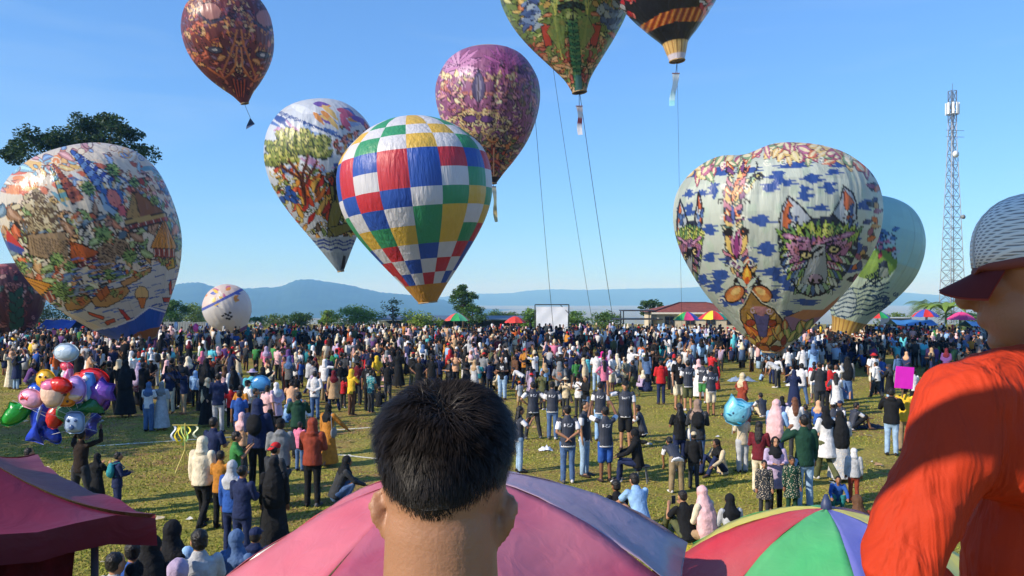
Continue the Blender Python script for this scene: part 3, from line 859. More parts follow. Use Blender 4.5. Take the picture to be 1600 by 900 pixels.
def place_balloon(name, label, d, top, lean, Rp, bot):
    xc = (top[0] + bot[0]) / 2; dx = offaxis(xc, Rp, d)[0] - xc
    o = thing(name, W(top[0] + dx, top[1], d), label, "balloon", "paper balloons over the field")
    p = o.location; o.rotation_euler = (0, -lean, -math.atan2(p.x, p.y))     # the printed front looks at the spectators
    return o

ROPE = mat("rope", (46, 52, 60), .9)
def rope_world(parent, pts, r=.018):
    """a rope given in world points, made a part of its balloon"""
    inv = parent_matrix(parent).inverted()
    o = MB().tube([inv @ Vector(p) for p in pts], r, 5).build("rope", ROPE, parent, True)
    return o
def parent_matrix(o): return Matrix.LocRotScale(o.location, o.rotation_euler, o.scale)

def hoop(parent, Hw, rad, h, col, z0=0.0, tube_r=.05):
    v = []; f = []; n = 24
    for i in range(n):
        a = 6.283 * i / n
        for q, zz in ((rad * 1.03, -Hw + h), (rad, -Hw - .02)): v.append((q * math.cos(a), q * math.sin(a), zz))
    for i in range(n): f.append((2 * i, 2 * i + 1, (2 * i + 3) % (2 * n), (2 * i + 2) % (2 * n)))
    o = ob("mouth_band", mesh("mouth_band", v, f), mat("band_%d_%d_%d" % col, col, .6), parent, True)
    mb = MB(); pts = [(rad * math.cos(6.283 * i / 20), rad * math.sin(6.283 * i / 20), -Hw - .03) for i in range(21)]
    mb.tube(pts, tube_r, 5); mb.build("mouth_hoop", mat("bamboo", (150, 124, 84), .7), parent, True)
    return o

# ornaments shared by the richly printed balloons
def ornate(cv, cx, x0, x1, y0, y1, pal, dark, n, rng, scale=1.0, mir=True, edge=(30, 20, 24)):
    for k in range(n):
        x, y = rng.uniform(x0, x1), rng.uniform(y0, y1); c = pal[rng.randrange(len(pal))]
        a = rng.uniform(0, 6.28); L = rng.uniform(7, 20) * scale; w = L * rng.uniform(.14, .28); kind = rng.random()
        bend = rng.uniform(-.5, .5)
        for m in ((1, -1) if mir else (1,)):
            X = x if m == 1 else 2 * cx - x; A = a if m == 1 else math.pi - a
            if kind < .6: cv.leaf(X, y, A, L, w, c, edge, .8 * scale, hi=tuple(min(255, q + 40) for q in c), bend=bend * m)
            elif kind < .85: cv.curl(X, y, L * .45, A, c if rng.random() < .6 else dark, 1.5 * scale, 1.2, m)
            else: cv.ell(X, y, L * .3, L * .2, c, edge, .8 * scale, A)

def finish(name, label, d, top, geo, cv, gmat, band, nband, lift=1.0):
    cv.C = cv.C ** (1 / lift)
    V, Fq, PX, PY, P, T, Hw, lean, k, Rp, bot = geo
    b = place_balloon(name, label, d, top, lean, Rp, bot)
    me = npmesh("envelope", V, Fq); vcol(me, np.clip(cv.C * 1.02, 0, .88))
    e = ob("envelope", me, gmat, b, True)
    rm = float(np.hypot(V[-1, 0], V[-1, 1]))
    hoop(b, Hw, rm, nband * k, band)
    return b, Hw, lean

def shade_gores(cv, P, T, gores, s=.10):
    """the pasted sheets differ slightly in tone, strip by strip and sheet by sheet"""
    gi = np.floor((P + math.pi) / (2 * math.pi) * gores).astype(int); ri = np.floor(T * 14).astype(int)
    rnd = np.random.default_rng(5).uniform(1 - s, 1 + s * .4, (gores + 1, 16))
    cv.C *= rnd[gi, np.clip(ri, 0, 15)][:, None]
    seam = np.abs(((P + math.pi) / (2 * math.pi) * gores) % 1 - .5) > .485
    cv.C[seam] *= .82

TEAR = [(0, 0), (.012, .36), (.05, .62), (.13, .86), (.226, .97), (.34, 1), (.46, .96), (.58, .85), (.70, .68), (.82, .47), (.92, .26), (1, .09)]

# ---- the wolf balloon
def wolf():
    rng = random.Random(4); d = 41.0; top, bot = (1217, 229), (1211, 549)
    prof = [(0, 0), (.012, .37), (.05, .64), (.13, .86), (.226, .97), (.35, 1), (.476, .95), (.6, .83), (.727, .656), (.85, .43), (.947, .23), (1, .085)]
    dent = lambda x, y, T: -.07 * np.exp(-((x + .28) / .2) ** 2) * np.exp(-(T / .12) ** 2) * np.clip(1 - y * .5, 0.3, 1) - .05 * (x < 0) * np.abs(x) * np.exp(-(T / .2) ** 2)
    geo = balloon_geo(prof, 163, top, bot, d, 490, 290, 26, .010, dent, 3)
    V, Fq, PX, PY, P, T, *_ = geo
    cv = Canvas(PX, PY, (196, 204, 192)); shade_gores(cv, P, T, 26, .16)
    # pale and greenish sheets
    n = np.sin(P * 26) * np.sin(T * 40); cv.C[n > .5] *= np.array([.93, 1.0, .95])
    BLU = (52, 82, 152)
    for x, y, rx, ry in ((1085, 265, 26, 6), (1128, 262, 22, 8), (1119, 290, 9, 14), (1078, 296, 9, 8), (1099, 296, 9, 6), (1079, 322, 8, 13), (1063, 320, 5, 10), (1068, 345, 6, 5), (1113, 356, 13, 9),
                         (1197, 343, 20, 9), (1210, 292, 18, 7), (1222, 277, 14, 12), (1240, 285, 12, 6), (1276, 281, 15, 8), (1264, 303, 13, 13), (1303, 296, 13, 10), (1290, 327, 18, 6), (1322, 259, 18, 8), (1310, 272, 12, 5),
                         (1356, 324, 12, 9), (1207, 388, 18, 12), (1215, 424, 22, 8), (1112, 400, 12, 9), (1130, 428, 20, 8), (1148, 405, 16, 8), (1180, 406, 14, 7), (1340, 372, 12, 14), (1345, 390, 10, 10), (1230, 436, 20, 7), (1250, 448, 26, 9), (1300, 446, 22, 8), (1170, 462, 16, 8),
                         (1215, 462, 14, 10), (1150, 470, 12, 10), (1268, 472, 26, 5), (1275, 489, 16, 5), (1238, 489, 12, 5), (1125, 448, 14, 12), (1138, 470, 12, 9), (1100, 436, 12, 10), (1330, 420, 18, 8), (1180, 262, 26, 5), (1250, 258, 34, 5)):
        cv.splotch(x, y, rx, ry, BLU, rng)
    # flower crown on the top
    top_cols = [(224, 190, 120), (196, 120, 150), (214, 120, 84), (220, 204, 140), (180, 96, 120), (130, 160, 120)]
    for k in range(130):
        x = rng.uniform(1085, 1356); y = 262 - 36 * math.sqrt(max(0, 1 - ((x - 1222) / 132) ** 2)) + rng.uniform(-6, 14)
        if y < 264: cv.leaf(x, y, rng.uniform(-.6, 3.8), rng.uniform(14, 30), rng.uniform(4, 7), top_cols[k % 6], (90, 60, 70), .8, hi=(235, 220, 180))
    for x in (1135, 1205, 1230, 1290, 1330): cv.curl(x, 252, 6, rng.uniform(0, 6), (232, 230, 214), 1.6)
    # ornament column, upper
    def pair(cx, x, y, ang, L, w, col, edge=(34, 26, 30), hi=None):
        cv.leaf(cx + x, y, ang, L, w, col, edge, 1.2, hi); cv.leaf(cx - x, y, math.pi - ang, L, w, col, edge, 1.2, hi)
    c1 = 1149
    for ang, L, w, col in ((-.75, 56, 8, (120, 60, 100)), (-.95, 50, 5, (214, 120, 90)), (-.62, 60, 6, (210, 200, 120)), (-.55, 46, 6, (150, 190, 150)), (-.30, 30, 8, (222, 150, 100)), (-.5, 38, 5, (226, 196, 140))):
        cv.leaf(c1, 300 + rng.uniform(-10, 8), ang, L, w, col, (40, 34, 60), 1.2, hi=tuple(min(255, q + 25) for q in col))
    cv.line([(1188, 250), (1190, 258), (1178, 280), (1158, 305), (1150, 330)], 2.5, (36, 40, 52)); cv.curl(1192, 272, 7, 0, (36, 40, 52), 3)
    pair(c1, 1, 292, math.pi * .5 + .9, 18, 8, (232, 170, 110)); pair(c1, 0, 300, math.pi * .5 + .3, 46, 6, (224, 120, 84), hi=(240, 190, 140))
    pair(c1, 2, 322, -.9, 20, 7, (230, 200, 170)); cv.leaf(c1, 350, -math.pi / 2, 34, 4, (88, 104, 170), (40, 40, 70), 1)
    cv.curl(1139, 318, 6, 0, (70, 60, 60), 1.6, 1.1, -1); cv.curl(1159, 318, 6, math.pi, (70, 60, 60), 1.6)
    for k in range(44):           # scrolls and leaves all along the column
        t = k / 43; y = 262 + t * 268; cx_ = np.interp(y, [262, 330, 400, 440, 540], [1156, 1149, 1158, 1172, 1198]); w_ = 10 + 8 * math.sin(t * 9) ** 2
        for s in (-1, 1):
            cv.leaf(cx_ + s * rng.uniform(1, w_ * .5), y, -math.pi / 2 + s * rng.uniform(.3, 1.3), rng.uniform(12, 22), rng.uniform(2.5, 4.5), [(206, 110, 60), (120, 70, 120), (222, 190, 120), (90, 120, 110), (196, 130, 150), (60, 70, 120)][k % 6], (36, 30, 36), 1.1, hi=(232, 214, 170) if k % 3 == 0 else None, bend=s * .3)
            if k % 4 == 0: cv.curl(cx_ + s * (w_ + 4), y, 5.5, 0, (226, 226, 214) if k % 8 else (36, 34, 44), 2.2, 1.1, s)
    # ornament column, middle fan
    c2 = 1156
    for s in (-1, 1):
        cv.line([(c2 + s * 2, 402), (c2 + s * 8, 380), (c2 + s * 15, 368), (c2 + s * 16, 358)], 5, (34, 30, 34)); cv.curl(c2 + s * 12, 361, 7, 0 if s > 0 else math.pi, (34, 30, 34), 4.5, 1.0, -s)
        cv.leaf(c2 + s * 3, 398, -math.pi / 2 + s * .42, 36, 6, (222, 190, 110), (40, 30, 40), 1); cv.leaf(c2 + s * 1, 400, -math.pi / 2 + s * .2, 36, 4, (196, 130, 170), (40, 30, 40), 1)
    cv.leaf(c2, 402, -math.pi / 2, 44, 4, (140, 60, 120), (40, 30, 40), 1)
    cv.curl(1150, 411, 8, 1, (226, 226, 214), 2.2, 1.1, -1); cv.curl(1178, 411, 8, 2, (226, 226, 214), 2.2)
    # ornament column, lower
    c3 = 1173
    for s in (-1, 1):
        cv.line([(c3, 412), (c3 + s * 6, 424), (c3 + s * 18, 436), (c3 + s * 20, 443)], 3.5, (32, 28, 30)); cv.curl(c3 + s * 17, 438, 5, 0, (32, 28, 30), 3, 1.1, s)
        cv.leaf(c3 + s * 1, 448, -math.pi / 2 + s * .75, 22, 4, (190, 204, 190), (32, 28, 34), 1.2)
        cv.ell(c3 + s * 22 + 2, 459, 16, 11, (190, 110, 60), (36, 28, 30), 2.4, s * .5); cv.ell(c3 + s * 24 + 2, 463, 12, 7, (216, 150, 80), None, 1, s * .5); cv.ell(c3 + s * 20 + 2, 455, 9, 5, (226, 190, 120), None, 1, s * .5)
        cv.curl(c3 + s * 42, 470, 6, 0, (226, 222, 206), 2.0, 1.0, s)
    cv.leaf(c3, 442, -math.pi / 2, 28, 7, (226, 150, 50), (32, 28, 30), 1.4, hi=(236, 200, 80)); cv.leaf(c3, 444, -math.pi / 2, 14, 4, (214, 90, 40), None)
    # big lower cartouche
    P0 = [(1180, 455), (1196, 474), (1216, 483), (1229, 499), (1232, 515), (1222, 530), (1210, 541), (1196, 536), (1176, 519), (1163, 500), (1162, 485), (1170, 476)]
    cv.poly(P0, (150, 104, 60), (226, 222, 200), 5); cv.poly(P0, (158, 120, 62), (30, 26, 28), 2.2)
    for s, cx in ((-1, 1195), (1, 1197)):
        cv.leaf(cx, 536, -math.pi / 2 + s * .45, 52, 8, (206, 160, 70), (32, 26, 28), 1.4, hi=(222, 196, 110)); cv.leaf(cx, 534, -math.pi / 2 + s * .78, 40, 7, (196, 96, 46), (32, 26, 28), 1.4, hi=(224, 140, 60))
        cv.leaf(cx, 538, -math.pi / 2 + s * 1.05, 30, 5, (170, 176, 110), (32, 26, 28), 1.2); cv.curl(cx + s * 12, 486, 6, 0, (206, 180, 200), 1.8, 1.1, s); cv.ell(cx + s * 16, 505, 7, 5, (150, 60, 36), (30, 24, 26), 1.4)
    cv.poly([(1183, 490), (1209, 492), (1205, 525), (1203, 538), (1192, 524)], (84, 80, 130), (40, 30, 36), 1.2); cv.poly([(1183, 478), (1207, 480), (1200, 494), (1190, 493)], (178, 124, 132))
    # lower band right
    cv.poly([(1232, 496), (1256, 487), (1290, 490), (1325, 462), (1292, 520), (1262, 520), (1246, 520)], (156, 120, 150), (50, 40, 60), 1.4)
    cv.poly([(1240, 494), (1262, 484), (1292, 484), (1318, 462), (1300, 492), (1262, 500)], (190, 130, 90))
    for k in range(16):
        cv.leaf(1232 + rng.uniform(-12, 50), 528 + rng.uniform(-14, 16), rng.uniform(-2.8, -.3), rng.uniform(14, 28), 5, [(150, 170, 90), (210, 160, 80), (190, 110, 70), (120, 140, 96)][k % 4], (32, 26, 28), 1.2, hi=(214, 200, 130))
    for k in range(18):
        cv.leaf(1200 + rng.uniform(-22, 30), 545 + rng.uniform(-8, 4), rng.uniform(-3.1, 0), 18, 4, [(206, 120, 60), (140, 60, 50), (214, 180, 100)][k % 3], (30, 24, 26), 1)
    # right edge ornament column seen from the side
    for k in range(34):
        t = k / 33; ang = 1.0 - 2.1 * t; x = 1216 + 160 * math.sin(1.25 + .1 * math.sin(9 * t)) - 118 * max(0, t - .45) ** 1.2; y = 262 + t * 240
        cv.leaf(x - 2, y, rng.uniform(0, 6.28), 14, 3.5, [(150, 80, 110), (206, 110, 50), (60, 70, 120), (190, 150, 90), (40, 34, 46)][k % 5], (30, 26, 34), 1)
    # ---- wolf faces: one in front, one coming round the far left side
    def face(fx):
        q = lambda L: [(fx(x), y) for x, y in L]
        K = (24, 24, 34)
        cv.poly(q([(1222, 372), (1230, 350), (1250, 345), (1275, 342), (1308, 338), (1335, 348), (1346, 366), (1344, 396), (1330, 425), (1308, 452), (1288, 463), (1262, 460), (1244, 440), (1226, 412)]), (40, 46, 70))
        for E, I in (([(1240, 306), (1230, 322), (1225, 342), (1226, 358), (1236, 368), (1262, 352), (1276, 343), (1258, 322)], [(1239, 312), (1231, 332), (1229, 352), (1236, 364), (1248, 368), (1241, 350), (1246, 338), (1240, 332), (1247, 324)]),
                     ([(1324, 294), (1319, 314), (1307, 337), (1330, 357), (1343, 345), (1343, 322), (1338, 306)], [(1325, 300), (1324, 322), (1330, 338), (1327, 352), (1338, 340), (1339, 318)])):
            cv.poly(q(E), (178, 186, 196), K, 2.6); cv.poly(q(I), (206, 110, 64), (120, 50, 30), 1.0)
            ex = sum(x for x, y in I) / len(I)
            for k in range(9):
                cv.leaf(fx(ex + rng.uniform(-2, 10)), rng.uniform(330, 362), rng.uniform(-2.2, -.9), 12, 2.4, [(90, 120, 170), (200, 210, 210), (60, 84, 140)][k % 3], K, .8)
        def fur(x, y, a, L, w, col, hi=None):
            sq = abs(fx(1300) - fx(1260)) / 40.0
            a2 = math.atan2(math.sin(a), math.cos(a) * sq); cv.leaf(fx(x), y, a2, L * math.hypot(math.sin(a), math.cos(a) * sq), w * (.45 + .55 * sq), col, K, 1.0, hi)
        GRN = [(170, 190, 80), (120, 160, 84), (206, 206, 110), (96, 136, 90)]; PUR = [(170, 110, 150), (196, 140, 170), (134, 90, 150), (190, 120, 130)]; PAL = [(196, 206, 196), (140, 160, 176), (150, 180, 140), (80, 110, 160)]
        for row in range(7):          # cheek fur, outer rows first
            for s in (-1, 1):
                for k in range(9):
                    t = k / 8; y = 362 + t * 82 - row * 1.5; half = 60 - row * 8 - 34 * t * t
                    cx = 1285 - 8 * t; a = (math.pi if s < 0 else 0) + s * (.25 + .75 * t) * 1.0
                    pal = PAL if (row + k) % 3 else GRN
                    if 2 <= row <= 4 and .25 < t < .7: pal = PUR
                    fur(cx + s * half * .72, y, a, 20, 4.0, pal[rng.randrange(4)], (222, 226, 216) if k % 2 else None)
        for row in range(5):          # crown fur
            for k in range(13):
                t = k / 12 * 2 - 1; x = 1286 + t * (50 - row * 4); y = 372 - row * 0 + abs(t) * 6 + row * 6 - 8
                pal = GRN if row < 3 else PUR
                fur(x, y + 6, -math.pi / 2 + t * .7, 26 - row * 2, 4.2, pal[rng.randrange(4)], (214, 214, 130) if row < 3 and k % 2 else None)
        for s in (-1, 1):             # purple brows
            for k in range(5): fur(1284 + s * (10 + k * 6), 378 - k * 1.5, (-.25 if s > 0 else math.pi + .25), 24, 4.0, PUR[k % 4], (206, 160, 190))
        cv.poly(q([(1276, 384), (1296, 382), (1298, 410), (1300, 430), (1294, 452), (1270, 458), (1256, 448), (1262, 430), (1270, 410)]), (158, 164, 168), K, 1.4)
        for k in range(8): cv.line(q([(1286 + (k - 4) * 2.4, 386), (1285 + (k - 4) * 2.2, 398 + rng.uniform(0, 8))]), 1.1, K)
        for x, y in ((1267, 399), (1309, 391)):
            cv.ell(fx(x), y, 10 * abs(fx(1300) - fx(1260)) / 40 + 1, 7, K); cv.ell(fx(x), y, 6.5 * abs(fx(1300) - fx(1260)) / 40 + .8, 4.4, (226, 206, 140)); cv.ell(fx(x) + .6, y, 2.4, 3.0, K)
            cv.line(q([(x - 12, y - 6), (x, y - 6.5), (x + 11, y - 1)]), 3.2, K)
        cv.ell(fx(1281), 438, 11 * abs(fx(1300) - fx(1260)) / 40 + 1, 10, K); cv.ell(fx(1281), 436, 9 * abs(fx(1300) - fx(1260)) / 40 + 1, 7, (176, 150, 170)); cv.ell(fx(1277), 439, 2.6, 3, K); cv.ell(fx(1287), 438, 2.6, 3, K)
        cv.line(q([(1280, 448), (1278, 456), (1262, 458)]), 1.8, K); cv.line(q([(1278, 456), (1296, 452)]), 1.8, K)
        for k in range(7): fur(1262 + k * 5, 446 + abs(k - 3) * -1.2, math.pi / 2 + (3 - k) * .22, 18, 3, PAL[k % 4])
        cv.line(q([(1246, 440), (1256, 457), (1274, 464), (1294, 458), (1308, 448)]), 2.4, K)
    face(lambda x: x)
    face(lambda x: 1078 + (x - 1284) * .36)
    m = print_mat("printed_paper_wolf", .42, .32)
    b, Hw, lean = finish("hot_air_balloon", "pale grey balloon printed with a feathered wolf head and blue patches", d, top, geo, cv, m, (176, 140, 90), 8)
    return b
wolf()

# ---- the landscape balloon on the far left
def landscape():
    rng = random.Random(9); d = 52.0; top, bot = (93, 232), (203, 536)
    prof = [(0, 0), (.012, .34), (.05, .60), (.12, .83), (.22, .96), (.34, 1), (.48, .985), (.60, .91), (.72, .76), (.83, .56), (.92, .37), (1, .20)]
    geo = balloon_geo(prof, 139, top, bot, d, 450, 265, 24, .008, None, 7)
    V, Fq, PX, PY, P, T, *_ = geo
    cv = Canvas(PX, PY, (226, 214, 196)); K = (44, 34, 34)
    # sky washes
    for k in range(26): cv.ell(rng.uniform(10, 130), rng.uniform(245, 320), rng.uniform(8, 26), rng.uniform(4, 10), [(232, 150, 96), (236, 196, 120), (240, 226, 206), (226, 120, 90), (238, 214, 190)][k % 5], None, rot=rng.uniform(-.8, .2))
    for k in range(16): cv.leaf(rng.uniform(60, 250), rng.uniform(236, 300), rng.uniform(-.2, .9), 34, 4, [(120, 170, 190), (226, 226, 220), (196, 110, 90), (90, 120, 170)][k % 4], None)
    ornate(cv, 0, -10, 290, 215, 300, [(236, 190, 130), (226, 130, 96), (150, 190, 206), (240, 224, 196), (206, 150, 150), (120, 150, 190)], (120, 84, 70), 150, rng, 1.3, False, (150, 110, 96))
    # ground greens everywhere in the middle
    ornate(cv, 0, -15, 292, 325, 490, [(112, 142, 84), (150, 170, 110), (196, 150, 96), (160, 120, 90), (200, 96, 56), (96, 120, 140), (222, 206, 170)], (60, 44, 40), 520, rng, 1.5, False, (56, 44, 40))
    ornate(cv, 0, 150, 275, 262, 345, [(196, 120, 84), (150, 100, 76), (120, 150, 96), (120, 160, 190), (214, 180, 140), (176, 70, 60)], (60, 44, 40), 110, rng, 1.2, False, (70, 50, 44))
    # temple towers
    def spire(x0, y0, x1, y1, w, c1, c2, n=8):
        for k in range(n):
            t0, t1 = k / n, (k + 1) / n; w0, w1 = w * (.15 + .85 * t0), w * (.15 + .85 * t1); nx, ny = -(y1 - y0), (x1 - x0); l = math.hypot(nx, ny); nx /= l; ny /= l
            p = lambda t: (x0 + (x1 - x0) * t, y0 + (y1 - y0) * t); a, b_ = p(t0), p(t1)
            cv.poly([(a[0] - nx * w0, a[1] - ny * w0), (a[0] + nx * w0, a[1] + ny * w0), (b_[0] + nx * w1, b_[1] + ny * w1), (b_[0] - nx * w1, b_[1] - ny * w1)], c1 if k % 2 else c2, K, .9)
            cv.line([a, b_], 1.2, c2)
    spire(70, 256, 106, 312, 12, (196, 110, 76), (150, 76, 60)); spire(66, 262, 86, 314, 7, (206, 180, 100), (110, 170, 180))
    spire(100, 232, 150, 280, 18, (120, 156, 206), (70, 100, 176), 9); spire(112, 236, 160, 276, 8, (210, 220, 230), (60, 80, 160), 9)
    # woman's face
    cv.ell(160, 298, 17, 22, (70, 110, 180), K, 1.2, -.5); cv.ell(163, 302, 10, 15, (224, 130, 120), (90, 40, 40), 1.2, -.45); cv.poly([(168, 312), (180, 312), (182, 330), (170, 330)], (214, 100, 110), K, 1)
    for k in range(9): cv.leaf(150 + k * 3.4, 288 - k * .4, -math.pi / 2 + (k - 4) * .22, 14, 2.6, [(120, 160, 200), (226, 200, 150), (224, 224, 220)][k % 3], K, .8)
    cv.line([(158, 298), (162, 299)], 1.5, K); cv.line([(166, 296), (170, 296)], 1.5, K); cv.line([(162, 310), (168, 309)], 1.6, (160, 30, 50))
    cv.poly([(138, 296), (146, 294), (150, 312), (166, 322), (162, 332), (146, 322)], (150, 180, 210), K, 1)
    # carved stone guardian
    for k in range(70):
        a = rng.uniform(0, 6.28); r = rng.uniform(0, 1); x, y = 46 + 26 * r * math.cos(a), 336 + 34 * r * math.sin(a)
        cv.ell(x, y, rng.uniform(3, 7), rng.uniform(2.5, 5), [(206, 190, 150), (180, 160, 124), (222, 208, 176)][k % 3], (96, 76, 56), 1.0, rng.uniform(0, 3))
    for k in range(26): cv.curl(rng.uniform(22, 76), rng.uniform(308, 392), rng.uniform(4, 8), rng.uniform(0, 6), (110, 88, 66), 1.6, 1.4)
    cv.poly([(28, 372), (84, 362), (88, 400), (78, 412), (30, 404)], (160, 134, 104), K, 1.4)
    for k in range(14): cv.line([(32 + k * 4, 376), (36 + k * 3.5, 402)], 1.2, (84, 64, 50))
    for x, y in ((150, 392), (172, 384), (142, 410)):
        for r in (14, 10, 6, 3): cv.ell(x, y, r, r * 1.05, (176, 148, 116) if r in (14, 6) else (140, 112, 86), K, .8)
    # tall roofed houses
    def house(P, roof, wall, lines=5, body=14, tilt=0.0):
        (ax, ay), (lx, ly), (rx, ry) = P
        b_ = [(lx + (rx - lx) * .08, ly - 1), (lx + (rx - lx) * .92, ry - 1), (rx - (rx - lx) * .08 + tilt * body, ry + body), (lx + (rx - lx) * .10 + tilt * body, ly + body)]
        cv.poly(b_, wall, K, 1.2)
        for k in range(9):
            t = (k + .5) / 9; x0 = b_[0][0] + (b_[1][0] - b_[0][0]) * t; y0 = b_[0][1] + (b_[1][1] - b_[0][1]) * t
            cv.line([(x0, y0 + 2), (x0 + tilt * body, y0 + body - 2)], 1.6, (90, 44, 60) if k % 2 else (214, 200, 190))
        cv.poly([(ax - 2, ay), (ax + 3, ay), (rx, ry), (rx - 2, ry + 3), (lx, ly + 3), (lx, ly)], roof, K, 1.6)
        for k in range(1, lines): cv.line([(ax, ay), (lx + (rx - lx) * k / lines, ly + (ry - ly) * k / lines)], 1.1, tuple(int(q * .62) for q in roof))
    house(((197, 288), (180, 336), (250, 318)), (176, 140, 80), (150, 66, 60), 6, 16); cv.poly([(197, 288), (203, 288), (250, 318), (206, 330)], (140, 92, 66), K, 1.2)
    cv.poly([(178, 336), (250, 318), (252, 325), (180, 345)], (190, 160, 96), K, 1.2)
    house(((247, 333), (222, 377), (268, 376)), (220, 146, 52), (170, 70, 46), 7, 18)
    house(((92, 378), (90, 416), (136, 392)), (206, 100, 48), (120, 56, 60), 4, 12)
    house(((8, 434), (40, 474), (66, 450)), (222, 150, 56), (176, 80, 44), 5, 18, .4); cv.poly([(8, 434), (62, 448), (42, 476), (26, 466)], (222, 150, 52), K, 1.4)
    for k in range(5): cv.line([(10, 436), (30 + k * 7, 470 - k * 4)], 1.2, (150, 84, 30))
    # palms
    def palmtree(x, y, s, c=(116, 150, 84)):
        cv.line([(x, y), (x + 2, y + s * 1.4)], 2.4, (120, 84, 60))
        for k in range(11): cv.leaf(x, y, k * 6.283 / 11 + .2, s * rng.uniform(.8, 1.1), s * .15, c if k % 2 else (150, 178, 104), (44, 64, 44), 1.0, bend=.25)
    for x, y, s in ((164, 254, 13), (122, 288, 14), (142, 362, 17), (186, 396, 15), (70, 408, 13), (90, 420, 12), (74, 456, 17), (84, 466, 14), (152, 428, 12), (18, 424, 12), (232, 300, 10), (198, 272, 10)): palmtree(x, y, s)
    # water at the lower right, islands and little boats
    water = [(120, 470), (150, 444), (200, 420), (236, 404), (262, 398), (268, 430), (262, 470), (250, 500), (236, 530), (200, 526), (140, 516), (96, 496), (70, 486)]
    cv.poly(water, (206, 206, 206))
    for k in range(120):
        x, y = rng.uniform(80, 275), rng.uniform(405, 520)
        cv.line([(x, y), (x + 8, y - 2.5 + rng.uniform(-1, 1)), (x + 16, y - 4)], 1.9, [(60, 90, 170), (90, 124, 196), (150, 160, 190)][k % 3])
    for P, c in (([(120, 470), (140, 456), (178, 446), (184, 454), (172, 468), (146, 482), (128, 482)], (196, 150, 90)), ([(80, 480), (92, 468), (116, 464), (122, 472), (108, 486), (86, 490)], (190, 140, 80)), ([(168, 440), (198, 424), (222, 412), (220, 420), (196, 436), (174, 448)], (200, 150, 96)), ([(240, 402), (262, 396), (264, 410), (252, 416)], (206, 170, 80))):
        cv.poly(P, c, K, 1.6)
        cx = sum(p[0] for p in P) / len(P); cy = sum(p[1] for p in P) / len(P)
        for k in range(12): cv.leaf(cx + rng.uniform(-18, 14), cy + rng.uniform(-6, 4), rng.uniform(-2.6, -.4), 9, 2.2, [(130, 150, 80), (200, 110, 60), (170, 170, 100)][k % 3], K, .8)
    cv.poly([(128, 462), (146, 446), (152, 458), (136, 474)], (200, 110, 50), K, 1.2); cv.line([(134, 448), (144, 472)], 1.6, (120, 50, 30))
    for P, c in (([(164, 484), (172, 486), (190, 506), (182, 508)], (200, 60, 44)), ([(116, 490), (142, 498), (140, 503), (118, 495)], (220, 90, 50)), ([(142, 506), (158, 500), (160, 506), (146, 511)], (200, 90, 56)), ([(252, 440), (256, 432), (258, 456), (253, 458)], (206, 60, 60)), ([(240, 463), (254, 462), (253, 470), (242, 470)], (196, 60, 60))):
        cv.poly(P, c, K, 1.2)
    cv.ell(204, 458, 11, 12, (226, 190, 130), K, 1.2); cv.poly([(196, 464), (212, 464), (207, 482), (202, 482)], (222, 130, 60), K, 1)
    # blue base and orange foot
    cv.poly([(128, 520), (160, 514), (190, 500), (216, 478), (262, 486), (262, 560), (128, 560)], (44, 92, 196)); cv.line([(128, 519), (160, 513), (190, 500), (216, 480), (250, 488)], 2.6, (224, 228, 236))
    cv.poly([(158, 546), (196, 522), (222, 514), (250, 510), (250, 566), (158, 566)], (168, 104, 60))
    cv.poly([(0, 366), (18, 388), (24, 396), (0, 384)], (200, 60, 60)); cv.poly([(0, 384), (24, 396), (20, 404), (0, 396)], (60, 80, 160))
    shade_gores(cv, geo[4], T, 24, .06)
    cv.C = np.clip(cv.C, 0, 1)
    b, Hw, lean = finish("hot_air_balloon", "huge landscape printed balloon with orange roofed houses, palms and blue foot", d, top, geo, cv, print_mat("printed_foil_landscape", .26, .32), (150, 92, 56), 10)
    return b
landscape()

